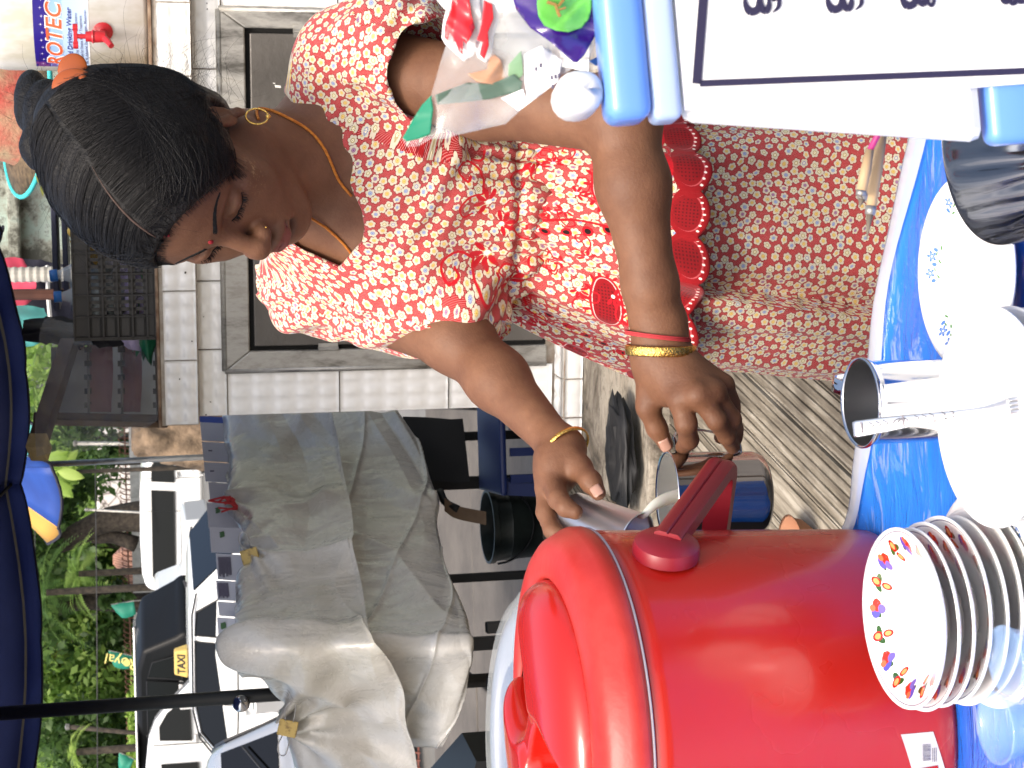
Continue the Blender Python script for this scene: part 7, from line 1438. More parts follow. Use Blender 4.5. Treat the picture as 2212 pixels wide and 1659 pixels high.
# --- plates
M_CH = mat('white_china', (.82, .82, .80), .12, 0, .5, Coat_Weight=.3); 
def plate_tex(kind, N=900, seed=1):
    r = np.random.default_rng(seed); im = np.ones((N, N, 3), np.float32)*np.array((.93, .93, .92), np.float32); yy, xx = (np.mgrid[0:N, 0:N]-N/2)/(N/2); R_ = np.hypot(xx, yy); A_ = np.arctan2(yy, xx)
    def dot(cx, cy, rad, col, ax=1, rot=0):
        c_, s_ = math.cos(rot), math.sin(rot); X = (xx-cx)*c_+(yy-cy)*s_; Y = -(xx-cx)*s_+(yy-cy)*c_; im[(X/rad)**2+(Y/(rad*ax))**2 < 1] = col
    def flower(cx, cy, s, pet, cen, n=5, rot=0):
        for k in range(n): a = rot+k*6.283/n; dot(cx+s*.62*math.cos(a), cy+s*.62*math.sin(a), s*.52, pet, .55, a); dot(cx+s*.5*math.cos(a), cy+s*.5*math.sin(a), s*.22, tuple(min(1, q*.5+.45) for q in pet), .5, a)
        dot(cx, cy, s*.22, cen)
    if kind == 'red':
        im[np.abs(R_-.955) < .006] = (.45, .45, .52)
        for k in range(16):
            a = k*6.283/16; rr = .80
            for s in (-.055, .055): dot(rr*math.cos(a+s)+.0, rr*math.sin(a+s), .075, (.18, .32, .12), .5, a+1.2+s*8)
            if k % 2: 
                for s, q in ((.83, .058), (.70, .045)):
                    dot(s*math.cos(a), s*math.sin(a), q*1.2, (.72, .05, .03), .8, a); dot(s*math.cos(a), s*math.sin(a), q*.75, (.88, .60, .35), .8, a)
            else:
                dot(.82*math.cos(a-.05), .82*math.sin(a-.05), .075, (.32, .30, .66), .8); dot(.80*math.cos(a+.05), .80*math.sin(a+.05), .075, (.85, .18, .10), .8); dot(.74*math.cos(a), .74*math.sin(a), .055, (.42, .36, .68), .8); dot(.86*math.cos(a), .86*math.sin(a), .04, (.90, .40, .25))
            for q in range(5): b_ = a+r.uniform(-.17, .17); c_ = r.uniform(.70, .90); dot(c_*math.cos(b_), c_*math.sin(b_), .012, (.35, .33, .40), .35, r.random()*3)
    else:
        for g_ in range(6):
            a0_ = g_*6.283/6+.2
            for k, (da, rr, s) in enumerate(((-.22, .80, .030), (-.12, .84, .052), (0, .79, .032), (.10, .83, .056), (.2, .79, .030))):
                a = a0_+da
                if s > .04: flower(rr*math.cos(a), rr*math.sin(a), s, (.25, .42, .72), (.95, .93, .75), 5, r.random()*3)
                else: dot(rr*math.cos(a), rr*math.sin(a), s, (.30, .46, .74), .7, a); dot((rr-.03)*math.cos(a+.03), (rr-.03)*math.sin(a+.03), s*.6, (.80, .87, .95), .6, a)
                dot((rr-.06)*math.cos(a+.05), (rr-.06)*math.sin(a+.05), .028, (.28, .48, .22), .32, a+1.4+r.uniform(-.5, .5))
    return im
def china(name, img):
    m = mat(name, (.82, .82, .80), .10, 0, .5, Coat_Weight=.4); t = NT(m); tx = t.n('ShaderNodeTexImage'); tx.image = img; t.l(t.n('ShaderNodeUVMap').outputs[0], tx.inputs[0]); t.l(tx.outputs[0], t.b.inputs['Base Color']); return m
M_PR = china('red_flower_china', image('red_flower_plate', plate_tex('red'))); M_PBL = china('blue_flower_china', image('blue_flower_plate', plate_tex('blue')))
def plate(lab_, c_, r, m, grp=None, deep=.018, rot=0, tilt=(0, 0)):
    c_ = np.array(c_, float); R = frame((tilt[0], tilt[1], 1)); pr = [(0, .004), (r*.55, .004), (r*.64, .006), (r*.74, deep*.62), (r*.97, deep), (r, deep+.0008), (r*1.004, deep-.0006), (r*.985, deep-.0022), (r*.74, deep*.62-.004), (r*.62, .001), (r*.56, -.0005), (r*.5, .0005), (0, .001)]
    b = MB(); b.lathe(pr, c_, 72, R); v = np.array(b.v); l = (v-c_) @ R; ca, sa_ = math.cos(rot), math.sin(rot); uv = np.stack([(l[:, 0]*ca-l[:, 1]*sa_)/r/2+.5, (l[:, 0]*sa_+l[:, 1]*ca)/r/2+.5], 1)
    k = 72*7; uv[k:] = .5; o = mk('plate', v, b.f, [m], None, True, uv); o.location = Vector((0, 0, 0)); return tag(o, lab_, 'plate', grp)
G = 'plates stacked in front of the cooler'
sc_ = onz(1948, 1335, ZTB+.092); rs = 195/2.16*(proj(sc_)[2])/FPX; names = ['top plate of the stack with a rim of red and violet flowers', 'second plate from the top of the stack, white underside showing', 'third plate down in the stack by the cooler', 'fourth plate down, tilted slightly towards the glass cups', 'fifth plate down in the stack, dark gap above it', 'sixth plate down in the stack, wide white rim', 'seventh plate down, cream-white, above the blue-flowered ones']
random.seed(6)
for k in range(7):
    z = ZTB+.092-.0108*k-.018; plate(names[k], (sc_[0]+random.uniform(-.0025, .0025)*(k > 0)+.0012*k, sc_[1]+random.uniform(-.002, .002)*(k > 0)-.0006*k, z), rs*(1+.012*k), M_PR if k < 4 else M_CH, G, .018, k*.4, (random.uniform(-.03, .03)*(k > 0), random.uniform(-.03, .02)*(k > 0)))
G2 = 'blue-flowered plates at the bottom of the stack'
plate('blue-flowered plate directly beneath the tall stack, rim showing all round', (sc_[0]+.012, sc_[1]-.006, ZTB+.012), rs*1.22, M_PBL, G2, .016, .3)
plate('lowest blue-flowered plate resting on the blue cloth', (sc_[0]+.016, sc_[1]-.009, ZTB+.002), rs*1.24, M_PBL, G2, .014, 1.1)
c1 = onz(2082, 588, ZTB+.022); plate('white plate with small blue flowers lying near the steel bowl', c1-np.array([0, 0, .018]), 212/2.16*proj(c1)[2]/FPX, M_PBL, None, .018, .5)
c2_ = onz(2138, 900, ZTB+.062); r2 = 240/2.16*proj(c2_)[2]/FPX; plate('plain white plate with a fork on it, front centre', c2_-np.array([0, 0, .018]), r2, M_CH, 'plain white plates under the fork', .018)
for k in range(3): plate(['plain white plate directly under the fork plate', 'third plain white plate from the top, below the fork', 'lowest plain white plate below the fork, on the cloth'][k], c2_-np.array([.001*k, 0, .033+.0145*k-.001*k]), r2*.99, M_CH, 'plain white plates under the fork')
# --- steel cup
M_SS = mat('stainless_steel', (.62, .62, .63), .10, 1); M_BR = mat('brushed_steel', (.42, .42, .42), .30, 1); t = NT(M_BR); t.b.inputs['Anisotropic'].default_value = .6; t.bump(t.noise(40, 3, .6, t.coord('Object', (1, 1, .05))), .3, .002)
cz = ZTB+.112; c3 = onz(1861, 870, cz); rc3 = 96/2.16*proj(c3)[2]/FPX; cup = thing('steel_cup', 'tall stainless steel cup with side handle, behind the plain white plates', 'cup', None, (c3[0], c3[1], ZTB)); base = (c3[0], c3[1], ZTB+.001)
h = cz-ZTB-.001; b = MB(); b.lathe([(0, 0), (rc3*.84, 0), (rc3*.90, .006), (rc3*.95, h-.006), (rc3*.965, h-.004), (rc3*1.0, h-.003), (rc3*1.03, h-.001), (rc3*1.03, h+.001), (rc3*1.0, h+.002), (rc3*.965, h+.0005)], base, 72); b.build('cup_wall', M_SS, cup, True)
b = MB(); b.lathe([(rc3*.962, h+.0004), (rc3*.93, h-.01), (rc3*.88, .008), (0, .006)], base, 72); b.build('cup_inside', M_BR, cup, True)
hd = (P(1815, 830, proj(c3)[2])-np.array(c3)); hd[2] = 0; hd /= np.linalg.norm(hd); hd = np.array([.25, .97, 0]); b = MB(); pts = spline([np.array(base)+hd*rc3*.97+np.array([0, 0, h-.006]), np.array(base)+hd*(rc3+.026)+np.array([0, 0, h-.002]), np.array(base)+hd*(rc3+.034)+np.array([0, 0, h-.03]), np.array(base)+hd*(rc3+.015)+np.array([0, 0, h-.07]), np.array(base)+hd*rc3*.93+np.array([0, 0, h-.075])], 20); sd_ = np.cross(hd, [0, 0, 1.])
v = [];
for i, p in enumerate(pts):
    tn = pts[min(i+1, 19)]-pts[max(0, i-1)]; tn /= np.linalg.norm(tn); nn = np.cross(tn, sd_); v += [p-sd_*.0055, p-sd_*.0055+nn*.002, p+sd_*.0055+nn*.002, p+sd_*.0055]
mk('handle', v, [(i*4+k, (i+1)*4+k, (i+1)*4+(k+1) % 4, i*4+(k+1) % 4) for i in range(19) for k in range(4)], M_SS, cup, True)
# --- fork with decorated handle
M_FK = mat('polished_cutlery', (.80, .80, .80), .32, .9); fk = thing('fork', 'steel fork with ornamented flat handle, lying across the plain white plate', 'fork', None, c2_)
e0 = P(1843, 928, 1.12); e1 = c2_+np.array([.0, 0, .004]); e1 = P(2130, 884, 1.02); e1[2] = c2_[2]+.004; e0[2] = e1[2]+.012; e0 = np.array(onz(1843, 928, ZTB+.136)); e1 = np.array(onz(2128, 884, c2_[2]+.004)); ax = e1-e0; Lf = np.linalg.norm(ax); ax /= Lf; sd_ = np.cross(ax, [0, 0, 1.]); up_ = np.cross(sd_, ax)
if up_[2] < 0: up_ = -up_
prof = [(0, .0082), (.003, .0092), (.25*Lf, .0084), (.45*Lf, .0066), (.7*Lf, .0042), (.92*Lf, .0032), (Lf, .0036), (Lf+.008, .0060), (Lf+.013, .0080), (Lf+.017, .0084)]
v = [e0+ax*s+sd_*w*q+up_*(.0011 if abs(q) < .9 else .0002)*(1 if j else 1)+up_*(-.004*max(0, s-Lf+.004)/.02) for s, w in prof for j, q in enumerate((-1, -.8, 0, .8, 1))]
o = mk('fork_handle', v, grid_faces(len(prof), 5), M_FK, fk, True); o.modifiers.new('s', 'SOLIDIFY').thickness = .0016
for k in range(4):
    w = -.0066+.0044*k; b = MB(); b.tube([e0+ax*(Lf+.016)+sd_*w-up_*.003, e0+ax*(Lf+.034)+sd_*w-up_*.005, e0+ax*(Lf+.046)+sd_*w*.95-up_*.003], [.0014, .0012, .0006], 6); b.build('tine', M_FK, fk, True)
M_EN = mat('engraving_grey', (.16, .15, .17), .4, .8)
def onf(s, q): return e0+ax*s+sd_*q+up_*.0024
for s in (.006, .42*Lf*.92): b = MB(); b.slab([onf(s, -.0062), onf(s, .0062), onf(s+.0012, .0062), onf(s+.0012, -.0062)], up_*.0003); b.build('engraved_bar', M_EN, fk)
b = MB(); b.tube([onf(.034+.0042*math.cos(a)*1.2, .0038*math.sin(a)) for a in np.linspace(0, 6.28, 17)[:-1]], .0003, 4, closed=True); b.tube([onf(.034+.0018*math.cos(a), .0022*math.sin(a)) for a in np.linspace(0, 6.28, 13)[:-1]], .0003, 4, closed=True)
for s in (.014, .019, .024, .046, .051, .056, .064, .070): b.tube(spline([onf(s-.002, -.0045), onf(s+.001, -.001), onf(s-.001, .0015), onf(s+.002, .0045)], 8), .00030, 4)
b.build('engraved_scroll', M_EN, fk)
# --- glass cups at the bottom edge
M_GLS = mat('clear_glass', (.40, .62, .95), .04, 0, .9, Alpha=.24, Coat_Weight=.6)
for lab_, (px, py), r in (('small clear glass tumbler touching the plate stack', (2150, 1425), 72), ('small clear glass tumbler nearest the left bottom corner', (2128, 1572), 76)):
    z = ZTB+.055; c_ = onz(px+28, py, z); rr = r/2.16*proj(c_)[2]/FPX; T = thing('glass_tumbler', lab_, 'glass', 'small glass tumblers', (c_[0], c_[1], ZTB)); b = MB(); hh = .054
    b.lathe([(0, 0), (rr*.62, 0), (rr*.66, .004), (rr*.72, hh*.5), (rr*.95, hh-.006), (rr*1.05, hh-.002), (rr*1.04, hh), (rr*.93, hh-.002), (rr*.78, hh-.008), (rr*.62, hh*.5), (rr*.55, .008), (0, .007)], (c_[0], c_[1], ZTB+.004), 48); b.build('glass_wall', M_GLS, T, True)
# --- fluted steel bowl
c4 = onz(2190, 250, ZTB+.085); bw_ = thing('fluted_bowl', 'dark shiny fluted steel bowl at the right, beside the plastic box', 'bowl', None, (c4[0], c4[1], ZTB)); rr = .078; v = []; m_ = 168
pr = [(.30, 0), (.42, .004), (.62, .018), (.80, .040), (.93, .066), (1.0, .084), (1.035, .088), (1.03, .091)]
for r, z in pr:
    for k in range(m_): a = k/m_*2*math.pi; fl = .085*abs(math.cos((a+z*9)*7))**.7*math.sin(math.pi*min(1, max(0, (z)/.088)))**.6; v.append((c4[0]+rr*(r+fl)*math.cos(a), c4[1]+rr*(r+fl)*math.sin(a), ZTB+.002+z))
f = grid_faces(len(pr), m_, True).tolist()+[tuple(range(m_))[::-1]]; M_DSS = mat('dark_mirror_steel', (.42, .42, .43), .10, 1); o = mk('bowl_wall', v, f, M_DSS, bw_, True)

# --- steel mug, milk and tumbler
mc = P(1443, 1072, 1.685); Mt = frame((.02, .06, 1)); mh = .100; mb_ = mc-Mt[:, 2]*mh; mr = .0455
mug = thing('steel_mug', 'polished steel mug with strap handle held in her left hand', 'mug', None, mb_)
b = MB(); b.lathe([(0, 0), (mr*.84, 0), (mr*.94, .004), (mr*.985, .012), (mr, mh-.002), (mr*1.03, mh), (mr*1.03, mh+.0015), (mr*.97, mh+.0005)], mb_, 72, Mt); b.build('mug_wall', M_SS, mug, True)
b = MB(); b.lathe([(mr*.968, mh), (mr*.95, mh-.02), (mr*.93, mh-.055)], mb_, 72, Mt); b.build('mug_inside', mat('milky_steel', (.62, .62, .60), .22, .7), mug, True)
M_MILK = mat('milk', (.80, .77, .68), .25, 0, .5, Subsurface_Weight=.2); b = MB(); b.lathe([(mr*.945, mh-.050), (mr*.5, mh-.0495), (0, mh-.049)], mb_, 48, Mt); tag(b.build('milk', M_MILK, None, True), 'milk filling the steel mug', 'milk')
hp = [P(1462, 968, 1.685), P(1460, 940, 1.70), P(1500, 928, 1.705), P(1545, 935, 1.705), P(1592, 955, 1.70), P(1600, 985, 1.695)]; pts = spline(hp, 30); v = []
for i, p in enumerate(pts):
    tn = pts[min(i+1, 29)]-pts[max(0, i-1)]; tn /= np.linalg.norm(tn); sd_ = np.cross(tn, RV); sd_ = FW-tn*(FW@tn); sd_ /= np.linalg.norm(sd_); nn = np.cross(tn, sd_); v += [p-sd_*.008-nn*.0012, p-sd_*.008+nn*.0012, p+sd_*.008+nn*.0012, p+sd_*.008-nn*.0012]
mk('mug_handle', v, [(i*4+k, (i+1)*4+k, (i+1)*4+(k+1) % 4, i*4+(k+1) % 4) for i in range(29) for k in range(4)], M_SS, mug, True)
k0 = P(1228, 1121, 1.70); k1 = P(1372, 1176, 1.655); ax = k1-k0; Lk = np.linalg.norm(ax); R = frame(ax); tb_ = thing('aluminium_tumbler', 'small brushed aluminium tumbler tipped in her right hand', 'tumbler', None, k0); rk_ = .033
b = MB(); b.lathe([(0, -.001), (rk_*.82, 0), (rk_*.9, .004), (rk_*.98, Lk-.002), (rk_*1.04, Lk), (rk_*1.0, Lk+.001), (rk_*.93, Lk-.004), (rk_*.84, .006), (0, .004)], k0, 64, R); b.build('tumbler_wall', mat('brushed_aluminium', (.74, .75, .78), .30, .92), tb_, True)
s0 = P(1388, 1114, 1.655); b = MB(); pts = spline([s0-ax*.12, s0, P(1412, 1092, 1.662), P(1440, 1078, 1.675), P(1475, 1070, 1.69), P(1500, 1068, 1.70)], 22); rd = np.interp(np.linspace(0, 1, 22), [0, .15, .5, 1], [.0022, .0035, .0062, .0080]); b.tube(pts, rd, 12); tag(b.build('milk_stream', M_MILK, None, True), 'white stream of milk pouring into the mug', 'milk')

# --- plastic box with blue lid, on a stand just outside the frame
M_LB = mat('blue_lid_plastic', (.13, .30, .74), .3, 0, .5, Coat_Weight=.3); M_WB = mat('white_sheet_print', (.82, .82, .82), .5); M_TRB = mat('translucent_blue', (.50, .64, .88), .2, 0, .5, Alpha=.72); M_TRW = mat('translucent_white', (.70, .70, .68), .3, 0, .5); M_FR = mat('black_frame_print', (.018, .015, .05), .5)
DB = .80; tl = P(1478, 238, DB); bl_ = P(2136, 186, DB+.012); vdown = bl_-tl; xr = RV*1.0; nrm = np.cross(xr, vdown); nrm /= np.linalg.norm(nrm); nrm = nrm if nrm@FW < 0 else -nrm; vdn = vdown/np.linalg.norm(vdown); xr = np.cross(vdn, nrm); xr = xr if xr@RV > 0 else -xr
Hb = np.linalg.norm(vdown); Wb = .34; TH_ = .018; box = thing('plastic_box', 'plastic food box with pale blue lid and printed white sheet, close on the right', 'box', None, tl)
def bp(x, y, z=0): return tl+xr*x+vdn*y+nrm*z
def bslab(nm, x0, x1, y0, y1, z0, z1, m, par=box, bev=.003): b = MB(); b.hexa([bp(x0, y0, z0), bp(x1, y0, z0), bp(x1, y1, z0), bp(x0, y1, z0), bp(x0, y0, z1), bp(x1, y0, z1), bp(x1, y1, z1), bp(x0, y1, z1)]); o = b.build(nm, m, par); (bevel(o, bev, 4) if bev else None); (o.data.polygons.foreach_set('use_smooth', [True]*6) if bev else None); return o
sx = DB/FPX/2.16
_bb = MB(); _bb.hexa([bp(-.004, 0, -TH_), bp(Wb, 0, -TH_), bp(Wb, Hb-.002, -TH_), bp(-.026, Hb-.002, -TH_), bp(-.004, 0, -.004), bp(Wb, 0, -.004), bp(Wb, Hb-.002, -.004), bp(-.026, Hb-.002, -.004)]); _bb.build('box_body', M_TRW, box, bev=.006); bslab('printed_sheet', 0, Wb, .0005, Hb+.06, -.003, 0, M_WB, bev=None); bslab('lid_skirt', -.004, Wb+.005, -68*sx, -.001, -TH_-.002, .003, M_TRB, bev=.004); bslab('lid', -.003, Wb+.007, -168*sx, -70*sx, -TH_-.006, .006, M_LB, bev=.007); bslab('lid_knob', .003, 108*sx, -272*sx, -166*sx, -.040, .004, mat('white_knob', (.80, .80, .78), .3), bev=.016); bslab('base_rim', -.028, Wb+.005, Hb+.001, Hb+.03, -TH_-.004, -.005, M_LB, bev=.006)
for nm, x0, x1, y0, y1 in (('frame_line', 60*sx, 67*sx, 28*sx, Hb-.012+.03), ('frame_line', 60*sx, Wb, 28*sx, 38*sx)):
    pass
def line(a, b_, w, nm='frame_line', par=box, z=.0008): 
    a = np.array(a); b_ = np.array(b_); d = (b_-a)/np.linalg.norm(b_-a); q = np.array([-d[1], d[0]])*w/2; b = MB(); b.add([bp(*(a+q), z), bp(*(a-q), z), bp(*(b_-q), z), bp(*(b_+q), z)], [(0, 1, 2, 3)]); return b.build(nm, M_FR, par)
def bxy(px, py): r = ray(px, py); p = CAM+r*(((tl-CAM)@nrm)/(r@nrm)); return np.array([(p-tl)@xr, (p-tl)@vdn])
q0, q1, q2 = bxy(1511, 181), bxy(1520, -20), bxy(2240, 153); line(q0+np.array([0, -.0015]), q1, .0045); line(q0, q2, .0032)
def glyph(pts, w, par=box):
    b = MB(); pts = spline([np.array(p, float) for p in pts], 26); W_ = w if hasattr(w, '__len__') else [w, w]; ws = np.interp(np.linspace(0, 1, 26), np.linspace(0, 1, len(W_)), W_)
    for i in range(25):
        d = pts[i+1]-pts[i]; d /= np.linalg.norm(d)+1e-9; q = np.array([-d[1], d[0]]); a, c_ = pts[i]-d*.0002, pts[i+1]+d*.0002; z = .0009+.00003*(i % 3); b.add([bp(*(a+q*ws[i]/2), z), bp(*(a-q*ws[i]/2), z), bp(*(c_-q*ws[i+1]/2), z), bp(*(c_+q*ws[i+1]/2), z)], [(0, 1, 2, 3)])
    return b.build('glyph_stroke', M_FR, par)
# strokes traced in photo coordinates: rounded letters running off the right edge
def G_(px, py): return bxy(px, py)
for k, (x, dy) in enumerate(((1640, 0), (1818, -5), (1978, -13))):
    glyph([G_(x-30, -22+dy), G_(x-31, 8+dy), G_(x-20, 26+dy), G_(x-4, 20+dy), G_(x-3, -4+dy), G_(x-6, -22+dy)], [.0016, .0020, .0042, .0036, .0016, .0014])
    if k < 2:
        glyph([G_(x+1, -22+dy), G_(x+3, 12+dy), G_(x+12, 25+dy), G_(x+20, 14+dy), G_(x+19, -6+dy)], [.0014, .0026, .0036, .0028, .0012]); glyph([G_(x+22, -10+dy), G_(x+30, 0+dy), G_(x+38, -4+dy)], [.001, .002, .001]); glyph([G_(x+42, -14+dy), G_(x+41, 14+dy), G_(x+29, 27+dy)], [.0020, .0022, .0006])
    else:
        glyph([G_(x+2, -14+dy), G_(x+6, 14+dy), G_(x+16, 22+dy), G_(x+21, 6+dy), G_(x+20, -10+dy)], [.0014, .003, .0034, .002, .0014]); glyph([G_(x+24, 18+dy), G_(x+33, 26+dy), G_(x+38, 14+dy), G_(x+30, 6+dy), G_(x+24, 16+dy)], .0018); glyph([G_(x+44, -2+dy), G_(x+70, 2+dy)], .001)
glyph([G_(2162, -18), G_(2166, 2), G_(2174, 4), G_(2178, -10)], .0028); glyph([G_(2180, -6), G_(2184, 8), G_(2192, 6), G_(2190, -6)], .0022); glyph([G_(2198, -12), G_(2201, 4), G_(2212, 3)], .0024)
b = MB(); zc_ = (bp(0, Hb+.03)[2]); q = bp(Wb/2+.06, Hb+.03, -TH_/2); 
stn = thing('box_stand', 'plain wooden block carrying the plastic box, outside the view', 'block', None, (q[0], q[1], ZTB)); b.hexa([tuple(bp(.10, Hb+.032, -TH_)[:2])+(ZTB,), tuple(bp(Wb, Hb+.032, -TH_)[:2])+(ZTB,), tuple(bp(Wb, Hb+.032, 0)[:2])+(ZTB,), tuple(bp(.10, Hb+.032, 0)[:2])+(ZTB,), bp(.10, Hb+.031, -TH_), bp(Wb, Hb+.031, -TH_), bp(Wb, Hb+.031, -.006), bp(.10, Hb+.031, -.006)]); b.build('block_body', M_RW2, stn)
# --- brushes hanging from the box
M_BWD = mat('pale_wood', (.48, .33, .18), .6); M_PNK = mat('magenta_tape', (.45, .03, .18), .5); M_FER = mat('tin_ferrule', (.4, .38, .34), .4, .7); M_BRI = mat('dirty_bristle', (.16, .13, .10), .9)
for lab_, pts, D in (('wooden stick with pink grip, leftmost of the three beside the box', [(1926, 235), (1879, 324), (1861, 412), (1858, 420)], .93), ('middle wooden stick with pink end, shortest of the three', [(1925, 235), (1900, 315), (1866, 418), (1860, 436)], .95), ('longest wooden stick with a thin pointed tip', [(1922, 240), (1907, 290), (1882, 445), (1876, 490)], .94)):
    q = [P(x, y, D) for x, y in pts]; T = thing('thin_brush', lab_, 'brush', 'thin brushes hanging beside the plastic box', q[0]); b = MB(); b.tube([q[0]+(q[0]-q[1])*.3+FW*.03, q[0], q[1]], .0018, 8); b.build('pink_grip', M_PNK, T, True)
    b = MB(); b.tube([q[1], q[1]*.5+q[2]*.5, q[2]], [.0024, .0031, .0029], 10); b.build('wooden_shaft', M_BWD, T, True); b = MB(); b.tube([q[2], q[2]+(q[2]-q[1])*.12], [.0031, .0029], 10); b.build('ferrule', M_FER, T, True); b = MB(); b.tube([q[2]+(q[2]-q[1])*.12, q[3]+(q[3]-q[2])*.6], [.0022, .0003], 8); b.build('bristles', M_BRI, T, True)
# --- snack packets
def patch(nm, poly, D, m, parent, wob=.004, seed=0, dd=0, n=26, z=None):
    """crumpled film cut to an outline of the photograph, at a real distance"""
    R_ = np.random.default_rng(seed); poly = np.array(poly, float); x0, y0 = poly.min(0); x1, y1 = poly.max(0); N_ = n; xs_ = np.linspace(x0, x1, N_); ys_ = np.linspace(y0, y1, N_)
    import mathutils.geometry as mg
    K = R_.normal(size=(6, 2))*.028; ph = R_.random(6)*6.28; am = R_.uniform(.4, 1, 6)
    def h(x, y): s = 0; 
    def hh(x, y):
        a = [am[k]*math.sin(K[k, 0]*x+K[k, 1]*y+ph[k]) for k in range(6)]; return sum(a)/3+.5*abs(a[0]+a[1])-.5*abs(a[2]+a[3])
    inner = [(x+R_.uniform(-2, 2), y+R_.uniform(-2, 2)) for x in xs_ for y in ys_]
    def inside(x, y):
        c_ = False; m_ = len(poly)
        for i in range(m_):
            a, b_ = poly[i], poly[(i+1) % m_]
            if (a[1] > y) != (b_[1] > y) and x < (b_[0]-a[0])*(y-a[1])/(b_[1]-a[1])+a[0]: c_ = not c_
        return c_
    step = max((x1-x0), (y1-y0))/n; bd = []
    for i in range(len(poly)):
        a, b_ = poly[i], poly[(i+1) % len(poly)]; k = max(1, int(np.linalg.norm(b_-a)/step))
        for q in range(k): bd.append(a+(b_-a)*q/k)
    pin = [Vector(p) for p in inner if inside(*p) and min(np.hypot(*(np.array(p)-q)) for q in bd) > step*.5]
    pts = [Vector(p) for p in bd]; nb = len(pts); res = mg.delaunay_2d_cdt(pts+pin, [], [list(range(nb))], 1, 1e-4)
    vs = [P(p.x, p.y, D+dd+wob*hh(p.x, p.y)) for p in res[0]]; o = mk(nm, vs, [tuple(f) for f in res[2]], m, parent, True); o.modifiers.new('s', 'SOLIDIFY').thickness = .0003; return o
M_CLB = mat('clear_crinkly_film', (.80, .82, .82), .12, 0, .8, Alpha=.36); t = NT(M_CLB); nz = t.noise(11, 3, .5, None, .8); t.bump(nz, .35, .02); t.l(t.ramp(nz, [(.42, (.14,)*3), (.66, (.42,)*3)]), t.b.inputs['Alpha'])
M_REDP = mat('red_packet_print', (.62, .02, .03), .25); M_GRNP = mat('green_packet_print', (.01, .22, .12), .25); M_PURP = mat('purple_packet', (.035, .008, .16), .14, 0, .6, Coat_Weight=.5); M_LIME = noisy('lime_print', (.08, .38, .05), (.16, .50, .09), 30, .2); M_WHL = mat('white_packet_print', (.82, .82, .80), .3); M_PALE = mat('pale_green_print', (.25, .45, .25), .3, Alpha=.6); M_PCH = mat('peach_print', (.62, .34, .20), .3, Alpha=.55); M_GGR = mat('grey_green_print', (.10, .17, .13), .3, Alpha=.75)
pk_ = thing('snack_packet', 'crumpled clear snack bag with red letters and green corner', 'snack bag', 'snack packets beside the plastic box', P(1050, 100, .84))
patch('bag_film', [(985, -30), (975, 60), (950, 140), (932, 205), (912, 232), (868, 300), (880, 318), (902, 316), (932, 300), (965, 300), (985, 292), (1092, 268), (1138, 226), (1200, 170), (1270, 130), (1300, 60), (1310, -30)], .84, M_CLB, pk_, .010, 1, n=12)
patch('green_corner', [(912, 226), (932, 205), (936, 235), (930, 290), (904, 300), (878, 306), (869, 298), (890, 262)], .84, M_GRNP, pk_, .003, 2, -.006)
patch('red_letter', [(978, -20), (1012, -20), (1018, 30), (1026, 60), (1018, 78), (1008, 95), (1000, 84), (1000, 118), (992, 112), (984, 88), (976, 98), (960, 80), (962, 50), (974, 20)], .84, M_REDP, pk_, .003, 3, -.008)
patch('white_outline', [(974, -20), (1034, -20), (1040, 30), (1038, 78), (1022, 120), (1002, 132), (984, 116), (962, 96), (954, 82), (958, 44)], .84, M_WHL, pk_, .003, 3, -.004)
patch('red_letter', [(1046, 0), (1064, 10), (1066, 40), (1054, 70), (1056, 98), (1046, 128), (1036, 118), (1042, 92), (1030, 86), (1036, 70), (1042, 40)], .84, M_REDP, pk_, .003, 4, -.008)
patch('white_outline', [(1040, -20), (1082, -20), (1078, 40), (1066, 80), (1062, 120), (1050, 136), (1032, 124), (1022, 92), (1030, 60), (1034, 20)], .84, M_WHL, pk_, .003, 4, -.004)
patch('grey_green_print', [(940, 205), (1010, 178), (1060, 182), (1110, 160), (1128, 176), (1126, 196), (1060, 214), (990, 222), (945, 226)], .84, M_GGR, pk_, .004, 5, -.003)
patch('peach_print', [(1010, 160), (1052, 150), (1060, 110), (1082, 130), (1094, 178), (1070, 184), (1030, 176)], .84, M_PCH, pk_, .004, 6, -.003)
patch('pale_green_print', [(1098, 140), (1126, 110), (1130, 160), (1112, 182), (1098, 184)], .84, M_PALE, pk_, .004, 7, -.003)
patch('white_label', [(1132, 118), (1170, 98), (1215, 130), (1206, 176), (1140, 226), (1134, 180)], .84, M_WHL, pk_, .004, 8, -.005)
patch('label_fold', [(1082, 212), (1130, 192), (1140, 226), (1120, 240)], .84, M_WHL, pk_, .003, 9, -.004)
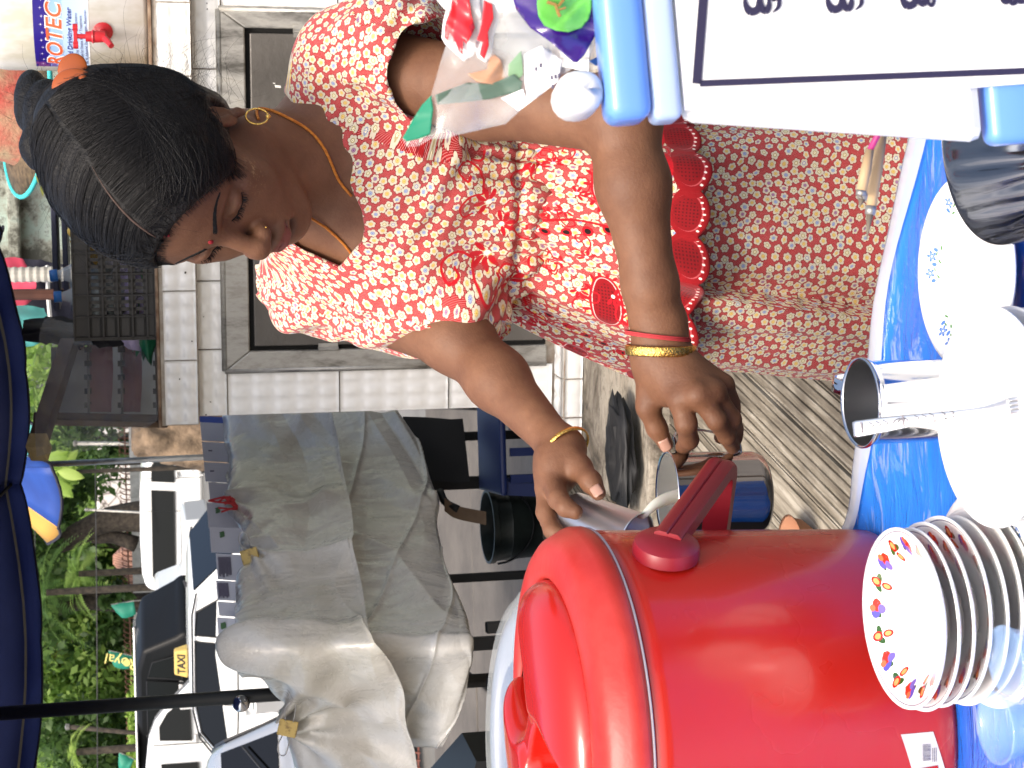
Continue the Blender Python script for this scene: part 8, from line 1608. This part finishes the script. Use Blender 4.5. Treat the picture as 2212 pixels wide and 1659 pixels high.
for i, (px, py) in enumerate(((1192, 168), (1200, 166), (1208, 164), (1194, 188), (1202, 186), (1168, 142), (1158, 150))): patch('date_print', [(px-3, py-5), (px+3, py-5), (px+3, py+4), (px-3, py+4)], .826, M_INK, pk_, 0, 0, 0, 2)
pp_ = thing('snack_packet', 'shiny purple snack packet with lime green disc', 'snack bag', 'snack packets beside the plastic box', P(1200, 40, .815))
patch('packet_film', [(1100, -30), (1115, 20), (1146, 60), (1190, 92), (1238, 134), (1246, 135), (1262, 120), (1290, 70), (1310, 40), (1312, -30)], .815, M_PURP, pp_, .006, 11)
patch('lime_disc', [(1160+50*0+0, 10), (1163, 34), (1176, 55), (1200, 66), (1228, 70), (1256, 60), (1272, 40), (1278, 14), (1276, -30), (1162, -30)], .815, M_LIME, pp_, .006, 11, -.0022)
b = MB(); q = lambda x, y: P(x, y, .807); b.tube([q(1182, 4), q(1200, 10), q(1206, 28), q(1210, 36)], .0009, 5); b.tube([q(1206, 14), q(1220, -4)], .0008, 5); b.tube([q(1206, 22), q(1222, 16)], .0006, 5); b.build('twig_print', mat('brown_print', (.28, .16, .04), .4), pp_)
b3 = thing('snack_packet', 'small clear packet edge with blue print against the lid', 'snack bag', 'snack packets beside the plastic box', P(1290, 100, .83)); patch('packet_film', [(1262, 130), (1290, 80), (1318, 40), (1318, 150), (1270, 152)], .835, M_CLB, b3, .004, 14); patch('blue_print', [(1272, 132), (1296, 120), (1312, 118), (1312, 142), (1286, 142)], .833, M_BLUE_P, b3, .002, 15)
# curled brown leaf / terracotta cup edge behind the cooler
c_ = onz(1725, 1128, ZD+.03); T = thing('clay_bowl', 'terracotta bowl half hidden behind the cooler on the deck', 'bowl', None, (c_[0], c_[1], ZD)); b = MB(); b.lathe([(0, .0), (.03, .0), (.05, .025), (.056, .045), (.06, .047), (.054, .044), (.046, .025), (.02, .006), (0, .006)], (c_[0]-.045, c_[1], ZD+.001), 36); b.build('bowl_wall', noisy('terracotta', (.28, .12, .06), (.36, .18, .10), 10, .8), T, True)
# no awning stands over the counter side
print('objects', len(bpy.data.objects))
